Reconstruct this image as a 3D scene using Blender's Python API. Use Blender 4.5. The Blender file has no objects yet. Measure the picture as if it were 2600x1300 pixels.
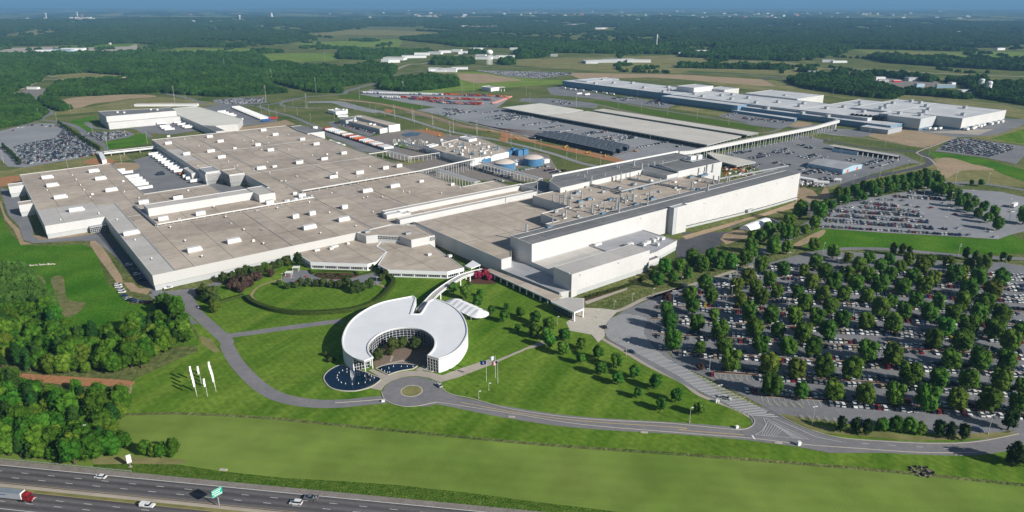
import bpy, bmesh, math, random
import numpy as np
from mathutils import Vector, Matrix
from mathutils.geometry import delaunay_2d_cdt
random.seed(7); rng = np.random.default_rng(7)
S = bpy.context.scene
C = S.collection
# ------------------------------------------------------------------ camera
F, YH, H, CX, CY = 1740., 12., 185., 1300., 650.        # focal length and horizon of the 2600 px wide photograph
PIT = math.atan((CY-YH)/F); CP, SP = math.cos(PIT), math.sin(PIT)
cam = bpy.data.objects.new('camera', bpy.data.cameras.new('camera')); C.objects.link(cam); S.camera = cam
cam.location = (0, 0, H); cam.rotation_euler = (math.pi/2-PIT, 0, 0)
cam.data.sensor_width = 36; cam.data.lens = 36*F/2600; cam.data.clip_start = 1; cam.data.clip_end = 150000
S.render.resolution_x, S.render.resolution_y = 1024, 512
# ------------------------------------------------------------------ world, sun, exposure
AZ, EL = math.radians(-33), math.radians(27)             # sun stands behind the camera, to its right
sd = Vector((math.cos(AZ)*math.cos(EL), math.sin(AZ)*math.cos(EL), math.sin(EL)))
w = bpy.data.worlds.new('World'); S.world = w; w.use_nodes = True
nt = w.node_tree; sk = nt.nodes.new('ShaderNodeTexSky'); sk.sky_type = 'NISHITA'; sk.sun_disc = False
sk.sun_elevation = EL; sk.sun_rotation = math.atan2(sd.x, sd.y); sk.altitude = 300; sk.dust_density = .8
bg = nt.nodes['Background']; nt.links.new(sk.outputs[0], bg.inputs[0]); bg.inputs[1].default_value = .055
sun = bpy.data.objects.new('sun', bpy.data.lights.new('sun', 'SUN')); C.objects.link(sun)
sun.data.energy = 4.8; sun.data.angle = math.radians(.5); sun.data.color = (1, .96, .895)
sun.rotation_euler = sd.to_track_quat('Z', 'Y').to_euler(); sun.location = (0, 0, 400)
S.view_settings.view_transform = 'Standard'; S.view_settings.look = 'None'
S.view_settings.exposure = .38; S.view_settings.gamma = 1
# ------------------------------------------------------------------ surveying helpers
A0 = (-245.49, 434.4)                                    # south corner of the plant; u runs along its front, v to the back
TH = math.radians(38.3); CU, SU = math.cos(TH), math.sin(TH)
def ss(x): x = min(1, max(0, x)); return x*x*(3-2*x)
def uv_of(x, y): dx, dy = x-A0[0], y-A0[1]; return dx*CU+dy*SU, -dx*SU+dy*CU
def terr(x, y):                                          # the ground drops towards the far end of the tall white hall
    u, v = uv_of(x, y)
    return -7*ss((u-300)/260)*ss((v+196)/46)*(1-ss((v+80)/30))*(1-ss((u-594)/44))
def P0(px, py, z=0):
    a, b = (px-CX)/F, (py-CY)/F
    t = (z-H)/(-SP-b*CP); return a*t, (CP-b*SP)*t
def P(px, py, z=0):
    x, y = P0(px, py, z)
    for _ in range(6):
        g = terr(x, y)
        if abs(g) < .001: break
        x, y = P0(px, py, z+g)
    return x, y
def J(x, y, z=0):
    dz = z-H; dep = y*CP-dz*SP; return CX+F*x/dep, CY-F*(y*SP+dz*CP)/dep
A0 = P0(394.5, 739.1)
def UV(u, v): return A0[0]+u*CU-v*SU, A0[1]+u*SU+v*CU
s5 = .20186; s8 = .34158
T = dict(A=(0,400,s5),B=(360,300,s5),C=(700,260,s5),D=(240,480,s5),E=(700,440,s5),F=(1560,340,s5),G=(1130,280,s5),H=(1400,180,s5),
 I=(1900,200,.27174),K=(880,120,s5),L=(220,220,s5),M=(480,640,s5),a=(0,0,s8),b=(860,0,s8),c=(1730,0,s8),d=(0,430,s8),e=(860,430,s8),
 g=(1730,430,s8),h=(0,860,s8),i=(860,860,s8),j=(1730,860,s8),V=(1250,440,.31056),X=(850,720,.24845),Z=(0,1150,.23292),
 N=(1600,640,s5),O=(2080,640,s5),Q=(1700,860,s5),R=(2080,860,s5),Y=(2080,440,s5),S=(0,0,1))
def src(t, x, y): o = T[t]; return o[0]+x*o[2], o[1]+y*o[2]
def pts(s, z=0):
    """'D 10 20, 30 40, e 5 6' -> ground points; a letter picks the survey tile for it and what follows"""
    out = []; t = 'S'
    for q in s.split(','):
        q = q.split()
        if q[0].isalpha(): t = q[0]; q = q[1:]
        out.append(P(*src(t, float(q[0]), float(q[1])), z))
    return out
def pxl(s):
    out = []; t = 'S'
    for q in s.split(','):
        q = q.split()
        if q[0].isalpha(): t = q[0]; q = q[1:]
        out.append(src(t, float(q[0]), float(q[1])) + tuple(float(k) for k in q[2:]))
    return out
def smooth(p, n=6, closed=False):
    out = []; m = len(p)
    for k in range(m if closed else m-1):
        g = lambda q: p[q % m] if closed else p[min(max(q, 0), m-1)]
        a, b, c, d = g(k-1), g(k), g(k+1), g(k+2)
        for r in range(n):
            t = r/n
            out.append(tuple(.5*(2*b[i]+(c[i]-a[i])*t+(2*a[i]-5*b[i]+4*c[i]-d[i])*t*t+(3*b[i]-a[i]-3*c[i]+d[i])*t**3) for i in (0, 1)))
    if not closed: out.append(tuple(p[-1][:2]))
    return out
def inpoly(x, y, poly):
    r = False; n = len(poly); j = n-1
    for i in range(n):
        xi, yi = poly[i][:2]; xj, yj = poly[j][:2]
        if (yi > y) != (yj > y) and x < (xj-xi)*(y-yi)/(yj-yi)+xi: r = not r
        j = i
    return r
def area(p): return sum(p[k][0]*p[(k+1) % len(p)][1]-p[(k+1) % len(p)][0]*p[k][1] for k in range(len(p)))/2
ONES = ['zeroth','first','second','third','fourth','fifth','sixth','seventh','eighth','ninth','tenth','eleventh','twelfth','thirteenth','fourteenth','fifteenth','sixteenth','seventeenth','eighteenth','nineteenth']
TENS = {2:('twentieth','twenty'),3:('thirtieth','thirty'),4:('fortieth','forty'),5:('fiftieth','fifty'),6:('sixtieth','sixty'),7:('seventieth','seventy'),8:('eightieth','eighty'),9:('ninetieth','ninety')}
def od(n):
    if n < 20: return ONES[n]
    if n >= 100: return 'hundred-and-'+od(n-100) if n > 100 else 'hundredth'
    t, o = divmod(n, 10); return TENS[t][0] if o == 0 else TENS[t][1]+'-'+ONES[o]
# ------------------------------------------------------------------ materials
MATS = {}
def mat(name, col, rough=.8, var=.12, scale=.1, col2=None, wave=None, metal=0, spec=.1, scale2=None, lines=None, objrand=0, bump=0, emit=None, stretch=None, trans=0):
    m = bpy.data.materials.new(name); m.use_nodes = True; n = m.node_tree; N = n.nodes; L = n.links; b = N['Principled BSDF']
    b.inputs['Roughness'].default_value = rough; b.inputs['Metallic'].default_value = metal
    b.inputs['Specular IOR Level'].default_value = spec
    geo = N.new('ShaderNodeNewGeometry'); pos = geo.outputs['Position']
    if lines or stretch:
        mp = N.new('ShaderNodeMapping'); mp.vector_type = 'TEXTURE'; mp.inputs['Rotation'].default_value = (0, 0, (lines or stretch)[0])
        mp.inputs['Location'].default_value = (A0[0], A0[1], 0); L.new(pos, mp.inputs[0]); lp = mp.outputs[0]
    tx = N.new('ShaderNodeTexNoise'); tx.inputs['Scale'].default_value = scale; tx.inputs['Detail'].default_value = 6; tx.inputs['Roughness'].default_value = .6
    if stretch:
        m2 = N.new('ShaderNodeMapping'); m2.inputs['Scale'].default_value = (stretch[1], stretch[2], 1); L.new(lp, m2.inputs[0]); L.new(m2.outputs[0], tx.inputs['Vector'])
    else: L.new(pos, tx.inputs['Vector'])
    r = N.new('ShaderNodeMapRange'); r.inputs[1].default_value = .3; r.inputs[2].default_value = .7
    L.new(tx.outputs[0], r.inputs[0])
    mx = N.new('ShaderNodeMix'); mx.data_type = 'RGBA'; L.new(r.outputs[0], mx.inputs[0])
    c2 = col2 or tuple(min(1, k*(1+var)) for k in col); c1 = col if col2 else tuple(k*(1-var) for k in col)
    mx.inputs[6].default_value = (*c1, 1); mx.inputs[7].default_value = (*c2, 1); out = mx.outputs[2]
    if scale2:
        t2 = N.new('ShaderNodeTexNoise'); t2.inputs['Scale'].default_value = scale2[0]; t2.inputs['Detail'].default_value = 3; L.new(pos, t2.inputs['Vector'])
        r2 = N.new('ShaderNodeMapRange'); r2.inputs[1].default_value = .35; r2.inputs[2].default_value = .65; r2.inputs[3].default_value = 1-scale2[1]; r2.inputs[4].default_value = 1+scale2[1]; L.new(t2.outputs[0], r2.inputs[0])
        h = N.new('ShaderNodeVectorMath'); h.operation = 'SCALE'; L.new(out, h.inputs[0]); L.new(r2.outputs[0], h.inputs[3]); out = h.outputs[0]
    if wave:                                             # mowing stripes, wheel tracks: (angle, period, amplitude, distortion)
        for wv in (wave if isinstance(wave, list) else [wave]):
            mp2 = N.new('ShaderNodeMapping'); mp2.vector_type = 'TEXTURE'; mp2.inputs['Rotation'].default_value = (0, 0, wv[0]); L.new(pos, mp2.inputs[0])
            if len(wv) > 4: mp2.inputs['Location'].default_value = (wv[4], wv[5], 0)
            wt = N.new('ShaderNodeTexWave'); wt.bands_direction = 'Y'; wt.inputs['Scale'].default_value = .314/wv[1]; wt.inputs['Distortion'].default_value = wv[3]; wt.inputs['Detail'].default_value = 2; wt.inputs['Detail Scale'].default_value = .3; L.new(mp2.outputs[0], wt.inputs['Vector'])
            wr = N.new('ShaderNodeMapRange'); wr.inputs[3].default_value = 1-wv[2]; wr.inputs[4].default_value = 1+wv[2]; L.new(wt.outputs['Fac'], wr.inputs[0]); wm_ = N.new('ShaderNodeVectorMath'); wm_.operation = 'SCALE'; L.new(out, wm_.inputs[0]); L.new(wr.outputs[0], wm_.inputs[3]); out = wm_.outputs[0]
    if lines:                                            # seams: (angle, width, height, thickness, colour)
        br = N.new('ShaderNodeTexBrick'); br.offset = 0; br.inputs['Scale'].default_value = 1; br.inputs['Brick Width'].default_value = lines[1]
        br.inputs['Row Height'].default_value = lines[2]; br.inputs['Mortar Size'].default_value = lines[3]; br.inputs['Mortar Smooth'].default_value = .3
        br.inputs['Color1'].default_value = br.inputs['Color2'].default_value = (0, 0, 0, 1); br.inputs['Mortar'].default_value = (1, 1, 1, 1)
        L.new(lp, br.inputs['Vector'])
        if len(lines) == 5 and 10 < lines[1] < 100:
            b2 = N.new('ShaderNodeTexBrick'); b2.offset = 0; b2.inputs['Scale'].default_value = 1; b2.inputs['Brick Width'].default_value = lines[1]; b2.inputs['Row Height'].default_value = lines[2]; b2.inputs['Mortar Size'].default_value = 0
            b2.inputs['Color1'].default_value = (1.06, 1.05, 1.03, 1); b2.inputs['Color2'].default_value = (.88, .88, .89, 1); L.new(lp, b2.inputs['Vector']); vm = N.new('ShaderNodeVectorMath'); vm.operation = 'MULTIPLY'; L.new(out, vm.inputs[0]); L.new(b2.outputs['Color'], vm.inputs[1]); out = vm.outputs[0]
        m3 = N.new('ShaderNodeMix'); m3.data_type = 'RGBA'; L.new(br.outputs['Color'], m3.inputs[0]); L.new(out, m3.inputs[6]); m3.inputs[7].default_value = (*lines[4], 1); out = m3.outputs[2]
    if objrand:
        oi = N.new('ShaderNodeObjectInfo'); hs = N.new('ShaderNodeHueSaturation'); L.new(out, hs.inputs['Color'])
        a = N.new('ShaderNodeMapRange'); a.inputs[3].default_value = 1-objrand; a.inputs[4].default_value = 1+objrand; L.new(oi.outputs['Random'], a.inputs[0]); L.new(a.outputs[0], hs.inputs['Value'])
        mu = N.new('ShaderNodeMath'); mu.operation = 'MULTIPLY'; mu.inputs[1].default_value = 7.31; L.new(oi.outputs['Random'], mu.inputs[0]); fr = N.new('ShaderNodeMath'); fr.operation = 'FRACT'; L.new(mu.outputs[0], fr.inputs[0])
        a2 = N.new('ShaderNodeMapRange'); a2.inputs[3].default_value = .5-objrand*.1; a2.inputs[4].default_value = .5+objrand*.04; L.new(fr.outputs[0], a2.inputs[0]); L.new(a2.outputs[0], hs.inputs['Hue']); out = hs.outputs[0]
    L.new(out, b.inputs['Base Color'])
    if bump:
        bp = N.new('ShaderNodeBump'); bp.inputs['Strength'].default_value = bump[0]; bp.inputs['Distance'].default_value = bump[1]
        tb = N.new('ShaderNodeTexNoise'); tb.inputs['Scale'].default_value = bump[2]; tb.inputs['Detail'].default_value = 4; L.new(pos, tb.inputs['Vector']); L.new(tb.outputs[0], bp.inputs['Height']); L.new(bp.outputs[0], b.inputs['Normal'])
    if emit: b.inputs['Emission Color'].default_value = (*emit[:3], 1); b.inputs['Emission Strength'].default_value = emit[3]
    MATS[name] = m; return m
M = MATS
mat('lawn', (.055,.138,.008), .9, spec=.02, col2=(.165,.248,.034), scale=.022, scale2=(.35,.16), stretch=(1.1,.35,3.2), wave=[(2.25,3.4,.045,2.5),(.15,27,.05,8)], bump=(.5,.25,1.5))
mat('bright_lawn', (.032,.128,.006), .9, spec=.02, col2=(.105,.205,.020), scale=.028, scale2=(.5,.2), wave=[(2.0,2.6,.03,3),(.8,38,.06,10)], bump=(.6,.3,1.2))
mat('meadow', (.12,.195,.030), .9, spec=.02, col2=(.20,.27,.058), scale=.012, scale2=(.06,.10), wave=[(-.12,6.5,.02,3),(.1,55,.05,9)], bump=(.4,.2,1.2))
mat('rough_grass', (.04,.10,.008), .95, spec=.02, col2=(.12,.18,.03), scale=.35, scale2=(1.2,.35), bump=(.9,.6,1.6))
mat('dry_grass', (.14,.16,.045), .95, spec=.02, col2=(.28,.245,.12), scale=.02, scale2=(.15,.15))
mat('scrub', (.06,.105,.022), .95, spec=.02, col2=(.19,.19,.075), scale=.012, scale2=(.3,.3), bump=(.9,1,.6))
mat('dry_patch', (.07,.13,.02), .95, spec=.02, col2=(.26,.20,.12), scale=.16, scale2=(.6,.15))
mat('soil', (.36,.20,.11), .95, col2=(.27,.19,.10), scale=.06, scale2=(.4,.15))
mat('tan_soil', (.42,.30,.20), .95, col2=(.30,.24,.14), scale=.03, scale2=(.3,.12))
mat('red_clay', (.42,.17,.08), .95, col2=(.33,.20,.10), scale=.06, scale2=(.5,.15))
mat('asphalt', (.17,.172,.18), .85, col2=(.235,.237,.245), scale=.03, scale2=(.35,.07))
mat('dark_asphalt', (.075,.078,.088), .85, col2=(.11,.113,.12), scale=.05, scale2=(.4,.08))
mat('pale_asphalt', (.235,.24,.252), .85, col2=(.31,.315,.325), scale=.015, scale2=(.2,.06))
mat('drive', (.18,.178,.185), .85, col2=(.235,.225,.23), scale=.08, scale2=(.4,.06))
mat('highway_asphalt', (.085,.08,.082), .8, col2=(.145,.137,.136), scale=.09, stretch=(math.radians(-7.9),.12,3.2), scale2=(.6,.06), wave=(math.radians(-7.9),3.6,.24,.15,-219.0,244.0))
mat('shoulder', (.20,.175,.155), .85, col2=(.26,.235,.21), scale=.2, scale2=(.8,.08))
mat('concrete', (.36,.32,.27), .85, col2=(.44,.39,.33), scale=.1)
mat('kerb', (.50,.46,.39), .8, .08, .3)
mat('white_paint', (.72,.72,.70), .6, .08, .5)
mat('yellow_paint', (.60,.54,.38), .6, .1, .5)
mat('line_yellow', (.60,.42,.16), .6, .1, .5)
mat('water', (.004,.018,.04), .08, .2, .05, spec=.5)
mat('courtyard_paving', (.17,.125,.095), .9, col2=(.25,.19,.145), scale=.5)
mat('mulch', (.10,.05,.035), .95, .3, .3)
mat('tan_roof', (.37,.315,.257), .85, col2=(.53,.46,.385), scale=.018, scale2=(.13,.09), lines=(TH,27.6,38.2,.22,(.13,.115,.095)))
mat('pale_roof', (.45,.43,.40), .8, col2=(.56,.54,.505), scale=.04, scale2=(.4,.04), lines=(TH,30,24,.14,(.30,.27,.22)))
mat('grey_roof', (.155,.16,.165), .8, col2=(.235,.24,.24), scale=.03, scale2=(.3,.08), lines=(TH,61,14,.16,(.42,.42,.42)))
mat('light_grey_roof', (.36,.37,.385), .7, .10, .06, lines=(TH,18,9,.08,(.26,.26,.26)))
mat('white_roof', (.58,.59,.60), .7, .06, .04, lines=(TH,24,24,.14,(.48,.48,.48)))
mat('museum_roof', (.70,.715,.73), .6, col2=(.80,.81,.815), scale=.05, lines=(0,600,1.9,.05,(.585,.60,.62)))
mat('cream_roof', (.70,.68,.60), .7, .07, .05, lines=(TH,6,30,.3,(.48,.46,.40)))
mat('canopy_roof', (.52,.49,.43), .75, col2=(.63,.60,.545), scale=.03, lines=(TH,9.6,200,.28,(.36,.32,.25)))
mat('white_wall', (.56,.555,.545), .55, .05, .06, lines=(TH,6,400,.05,(.52,.51,.49)), scale2=(.5,.03))
mat('museum_wall', (.76,.765,.765), .45, .02, .1)
mat('grey_wall', (.44,.455,.455), .7, .05, .1)
mat('far_wall_blue', (.17,.27,.37), .6, .05, .05)
mat('far_wall', (.46,.48,.49), .6, .05, .05, lines=(TH,5,5,.04,(.36,.38,.4)))
mat('white_trim', (.72,.72,.70), .5, .03, .3)
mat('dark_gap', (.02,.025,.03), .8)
mat('glass', (.012,.02,.03), .12, .2, .3, spec=.6)
mat('white_metal', (.66,.65,.63), .45, .05, .4)
mat('steel', (.40,.42,.43), .4, .12, .5, metal=.3)
mat('pole_metal', (.42,.415,.39), .5, .05, .5)
mat('blue_steel', (.13,.20,.27), .45, .15, .3)
mat('tank_blue', (.08,.20,.35), .4, .08, .2, lines=(0,2.4,400,.06,(.035,.10,.22)))
mat('blue_wall', (.36,.50,.60), .5, .06, .1)
mat('tank_top', (.62,.54,.47), .6, .05, .2)
mat('rail_dark', (.028,.04,.06), .55, .2, .3)
mat('rail_roof', (.20,.23,.26), .45, .15, .2)
mat('rust_stain', (.13,.065,.03), .9, .3, .4)
mat('rust_faint', (.19,.155,.12), .9, .2, .3); mat('patch', (.44,.41,.37), .85, .05, .2)
mat('yellow_machine', (.65,.36,.05), .5, .1, .5)
mat('tyre', (.015,.015,.016), .8)
mat('fabric_white', (.82,.82,.83), .7, .04, .3)
mat('blue_cloth', (.02,.05,.25), .8)
mat('red_cloth', (.55,.03,.03), .8)
mat('sign_green', (.0,.36,.24), .4, .04, 1)
mat('bark', (.10,.075,.05), .9, .2, 2)
mat('stone', (.45,.41,.36), .85, .2, .6)
mat('cable_orange', (.5,.12,.03), .7, .2, .5)
FOL = dict(shade_leaf=((.018,.06,.007),(.072,.15,.018)), fresh_leaf=((.02,.07,.008),(.06,.15,.02)), olive_leaf=((.028,.058,.007),(.095,.14,.02)),
  dark_leaf=((.012,.03,.008),(.032,.06,.014)), wood_leaf=((.010,.05,.004),(.065,.165,.014)), pale_wood_leaf=((.025,.07,.006),(.12,.20,.022)), dark_wood_leaf=((.008,.032,.006),(.03,.085,.014)), garden_leaf=((.02,.04,.01),(.06,.085,.02)),
  purple_leaf=((.035,.024,.018),(.085,.055,.04)), red_leaf=((.10,.01,.02),(.28,.03,.05)))
for k, (a, b) in FOL.items(): mat(k, a, .75, col2=b, scale=.45, objrand=.3, spec=.04)
mat('hedge_leaf', (.025,.05,.01), .85, spec=.02, col2=(.07,.10,.02), scale=.8, scale2=(2,.2), bump=(.8,.5,1.5))
mat('far_wood_leaf', (.011,.032,.010), .9, spec=.02, col2=(.042,.078,.018), scale=.035, scale2=(.009,.22), bump=(1,2.5,.35))
def carpaint(n, c): return mat(n, c, .3, .02, 1, spec=.5)
CARC = dict(white=(.75,.75,.74), silver=(.42,.44,.46), grey=(.14,.15,.165), black=(.012,.013,.016), blue=(.02,.045,.12), red=(.22,.012,.016), tan=(.35,.29,.2), yellow=(.65,.45,.03))
for k, c in CARC.items(): carpaint('paint_'+k, c)
for k, c in dict(white=(.7,.7,.69), grey=(.33,.36,.39), blue=(.03,.10,.28), orange=(.62,.16,.04), red=(.38,.03,.03), brown=(.3,.13,.07), pink=(.5,.26,.22), yellow=(.6,.42,.12), teal=(.06,.22,.25)).items(): mat('box_'+k, c, .5, .08, .4)
# ------------------------------------------------------------------ mesh building
class MB:
    def __init__(s): s.v = []; s.f = []; s.m = []
    def add(s, vs, fs, mi=0):
        o = len(s.v); s.v += [tuple(q) for q in vs]; s.f += [tuple(o+i for i in f) for f in fs]; s.m += [mi]*len(fs); return s
    def box(s, c, size, rz=0, mi=0, taper=1):
        cx, cy, cz = c; a, b, h = size[0]/2, size[1]/2, size[2]; co, si = math.cos(rz), math.sin(rz); vs = []
        for z, t in ((0, 1), (h, taper)):
            for x, y in ((-a, -b), (a, -b), (a, b), (-a, b)): x *= t; y *= t; vs.append((cx+x*co-y*si, cy+x*si+y*co, cz+z))
        return s.add(vs, [(3,2,1,0),(4,5,6,7),(0,1,5,4),(1,2,6,5),(2,3,7,6),(3,0,4,7)], mi)
    def prism(s, poly, z0, z1, mi=0, top=True, bottom=False, topmi=None):
        p = list(poly) if area(poly) > 0 else list(poly)[::-1]; n = len(p)
        vs = [(x, y, z0) for x, y in p]+[(x, y, z1) for x, y in p]
        s.add(vs, [(k, (k+1) % n, n+(k+1) % n, n+k) for k in range(n)], mi)
        if top: s.add([(x, y, z1) for x, y in p], [tuple(range(n))], mi if topmi is None else topmi)
        if bottom: s.add([(x, y, z0) for x, y in p], [tuple(range(n))[::-1]], mi)
        return s
    def tube(s, a, b, r, n=6, mi=0, r2=None, cap=True):
        a, b = Vector(a), Vector(b); d = (b-a).normalized(); q = Vector((0, 0, 1)) if abs(d.z) < .9 else Vector((1, 0, 0)); x = d.cross(q).normalized(); y = d.cross(x); r2 = r if r2 is None else r2
        vs = [a+x*(r*math.cos(t))+y*(r*math.sin(t)) for t in [2*math.pi*k/n for k in range(n)]]+[b+x*(r2*math.cos(t))+y*(r2*math.sin(t)) for t in [2*math.pi*k/n for k in range(n)]]
        s.add(vs, [(k, n+k, n+(k+1) % n, (k+1) % n) for k in range(n)]+([tuple(range(n)), tuple(range(2*n-1, n-1, -1))] if cap else []), mi); return s
    def lathe(s, prof, c=(0, 0, 0), n=16, mi=0):
        vs = [(c[0]+r*math.cos(2*math.pi*k/n), c[1]+r*math.sin(2*math.pi*k/n), c[2]+z) for r, z in prof for k in range(n)]
        fs = [(q*n+k, q*n+(k+1) % n, (q+1)*n+(k+1) % n, (q+1)*n+k) for q in range(len(prof)-1) for k in range(n)]
        s.add(vs, fs, mi); return s
    def wallpath(s, p, z0, z1, t=.4, mi=0, closed=False):
        n = len(p); q = offset(p, -t, closed); rg = range(n if closed else n-1)
        for k in rg:
            a, b, c, d = p[k], p[(k+1) % n], q[(k+1) % n], q[k]
            vs = [(*a, z0), (*b, z0), (*c, z0), (*d, z0), (*a, z1), (*b, z1), (*c, z1), (*d, z1)]
            fs = [(0,1,5,4),(4,5,6,7),(2,3,7,6)]
            if not closed and k == 0: fs.append((3,0,4,7))
            if not closed and k == n-2: fs.append((1,2,6,5))
            s.add(vs, fs, mi)
        return s
    def mesh(s, name, mats, org=(0, 0, 0), smooth_=False):
        me = bpy.data.meshes.new(name); me.from_pydata([(x-org[0], y-org[1], z-org[2]) for x, y, z in s.v], [], s.f)
        for m in (mats if isinstance(mats, (list, tuple)) else [mats]): me.materials.append(M[m] if isinstance(m, str) else m)
        me.polygons.foreach_set('material_index', s.m)
        if smooth_: me.polygons.foreach_set('use_smooth', [True]*len(s.f))
        me.update(); return me
    def build(s, name, mats, parent=None, loc=None, smooth_=False):
        org = tuple(parent_world(parent)) if parent else (loc or (0, 0, 0))
        me = s.mesh(name, mats, org, smooth_); o = bpy.data.objects.new(name, me); C.objects.link(o)
        if parent: o.parent = parent
        else: o.location = org
        return o
def parent_world(p):
    v = Vector((0, 0, 0))
    while p: v += p.location; p = p.parent
    return v
def offset(p, d, closed=True):
    """moves a path sideways by d (positive: to its right)"""
    n = len(p); out = []
    for k in range(n):
        a = p[(k-1) % n] if closed or k > 0 else None; b = p[k]; c = p[(k+1) % n] if closed or k < n-1 else None
        ns = []
        for (q, r) in ((a, b), (b, c)):
            if q is None or r is None: continue
            dx, dy = r[0]-q[0], r[1]-q[1]; l = math.hypot(dx, dy)
            if l > 1e-6: ns.append((dy/l, -dx/l))
        if not ns: out.append(b); continue
        if len(ns) == 1: nx, ny = ns[0]; f = 1
        else:
            nx, ny = ns[0][0]+ns[1][0], ns[0][1]+ns[1][1]; l = math.hypot(nx, ny) or 1; nx /= l; ny /= l; f = 1/max(.4, nx*ns[0][0]+ny*ns[0][1])
        out.append((b[0]+nx*d*f, b[1]+ny*d*f))
    return out
def tag(o, label, cat, group=None, kind=None):
    if label: o['label'] = label
    if cat: o['category'] = cat
    if group: o['group'] = group
    if kind: o['kind'] = kind
    return o
def empty(name, loc, label, cat, group=None, rz=0):
    o = bpy.data.objects.new(name, None); C.objects.link(o); o.location = (loc[0], loc[1], loc[2] if len(loc) > 2 else 0); o.rotation_euler.z = rz; o.empty_display_size = .5
    return tag(o, label, cat, group)
def copy_tree(o, parent=None):
    c = o.copy(); C.objects.link(c); c.parent = parent
    for ch in o.children: copy_tree(ch, c)
    return c
def place(o, first, loc, rz, label=None, scale=None):
    c = o if first else copy_tree(o)
    c.location = loc; c.rotation_euler.z = rz
    if scale: c.scale = scale if isinstance(scale, (tuple, list)) else (scale,)*3
    if label: c['label'] = label
    return c
# ------------------------------------------------------------------ ground and sheets
RANK = []; MARK = []
def drape(bm, z):
    us = [uv_of(v.co.x, v.co.y) for v in bm.verts]; u0, u1 = min(q[0] for q in us), max(q[0] for q in us); v0, v1 = min(q[1] for q in us), max(q[1] for q in us)
    if u1 > 300 and u0 < 660 and v1 > -222 and v0 < -50:
        for k in range(296, 641, 8):
            if u0 < k < u1: x, y = UV(k, 0); bmesh.ops.bisect_plane(bm, geom=bm.verts[:]+bm.edges[:]+bm.faces[:], plane_co=(x, y, 0), plane_no=(CU, SU, 0))
        for k in range(-197, -45, 4):
            if v0 < k < v1: x, y = UV(0, k); bmesh.ops.bisect_plane(bm, geom=bm.verts[:]+bm.edges[:]+bm.faces[:], plane_co=(x, y, 0), plane_no=(-SU, CU, 0))
    for v in bm.verts: v.co.z = z+terr(v.co.x, v.co.y)
def sheet(name, p, m, z, kind='structure', parent=None):
    bm = bmesh.new(); p = p if area(p) > 0 else p[::-1]
    vs_, _, fs_, _, _, _ = delaunay_2d_cdt([Vector(q[:2]) for q in p], [], [list(range(len(p)))], 1, 1e-4)
    bv = [bm.verts.new((*q, 0)) for q in vs_]
    for f in fs_: bm.faces.new([bv[k] for k in f])
    drape(bm, z)
    me = bpy.data.meshes.new(name); bm.to_mesh(me); bm.free(); me.materials.append(M[m]); o = bpy.data.objects.new(name, me); C.objects.link(o); RANK.append((z, len(RANK), o))
    if kind: o['kind'] = kind
    return o
def sh(name, s, m, z, sm=0):
    p = pts(s)
    return sheet(name, smooth(p, sm, True) if sm else p, m, z)
def ribbon(name, p, wd, m, z, kind='structure'):
    a = offset(p, wd/2, False); b = offset(p, -wd/2, False); bm = bmesh.new()
    va = [bm.verts.new((*q, 0)) for q in a]; vb = [bm.verts.new((*q, 0)) for q in b]
    for k in range(len(p)-1): bm.faces.new((va[k], va[k+1], vb[k+1], vb[k]))
    drape(bm, z); me = bpy.data.meshes.new(name); bm.to_mesh(me); bm.free(); me.materials.append(M[m]); o = bpy.data.objects.new(name, me); C.objects.link(o); o['kind'] = kind
    return o
def rb(name, s, wd, m, z, sm=5): return ribbon(name, smooth(pts(s), sm) if sm else pts(s), wd, m, z)
# ================================================================== THE SETTING
bmg = bmesh.new(); R_ = 90000
bmg.faces.new([bmg.verts.new(q) for q in ((-R_, -400, 0), (R_, -400, 0), (R_, R_, 0), (-R_, R_, 0))]); drape(bmg, 0)
me = bpy.data.meshes.new('ground'); bmg.to_mesh(me); bmg.free(); me.materials.append(M['scrub']); o = bpy.data.objects.new('ground', me); C.objects.link(o); o['kind'] = 'structure'
# far country: low wooded swells, then mountains at the horizon
def hnoise(x, y, k):
    return (math.sin(x*k*1.0+1.3)*math.cos(y*k*1.27+.4)+.6*math.sin(x*k*2.3+y*k*1.1+2)+.4*math.sin(-x*k*3.9+y*k*4.3))/2
mm = bpy.data.materials.new('hill_woods'); mm.use_nodes = True; n_ = mm.node_tree; b_ = n_.nodes['Principled BSDF']; b_.inputs['Roughness'].default_value = 1; b_.inputs['Specular IOR Level'].default_value = 0
g_ = n_.nodes.new('ShaderNodeNewGeometry')
def tn(sc, det, a, b, st=(1, 1, 1)):
    mp = n_.nodes.new('ShaderNodeMapping'); mp.inputs['Scale'].default_value = st; n_.links.new(g_.outputs['Position'], mp.inputs[0])
    t = n_.nodes.new('ShaderNodeTexNoise'); t.inputs['Scale'].default_value = sc; t.inputs['Detail'].default_value = det; n_.links.new(mp.outputs[0], t.inputs['Vector'])
    r = n_.nodes.new('ShaderNodeMapRange'); r.inputs[1].default_value = a; r.inputs[2].default_value = b; n_.links.new(t.outputs[0], r.inputs[0]); return r.outputs[0]
def mixc(f, a, b):
    m = n_.nodes.new('ShaderNodeMix'); m.data_type = 'RGBA'; n_.links.new(f, m.inputs[0])
    for k, q in ((6, a), (7, b)):
        if isinstance(q, tuple): m.inputs[k].default_value = (*q, 1)
        else: n_.links.new(q, m.inputs[k])
    return m.outputs[2]
c_ = mixc(tn(.012, 8, .35, .65), (.008, .022, .009), (.03, .052, .018))
c_ = mixc(tn(.0016, 5, .3, .7), c_, mixc(tn(.03, 3, .4, .6), (.02, .04, .015), (.03, .052, .02)))
c_ = mixc(tn(.0011, 4, .62, .655, (1, .6, 1)), c_, (.17, .17, .085))
c_ = mixc(tn(.0023, 3, .70, .72, (1, .7, 1)), c_, (.30, .27, .2))
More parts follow.
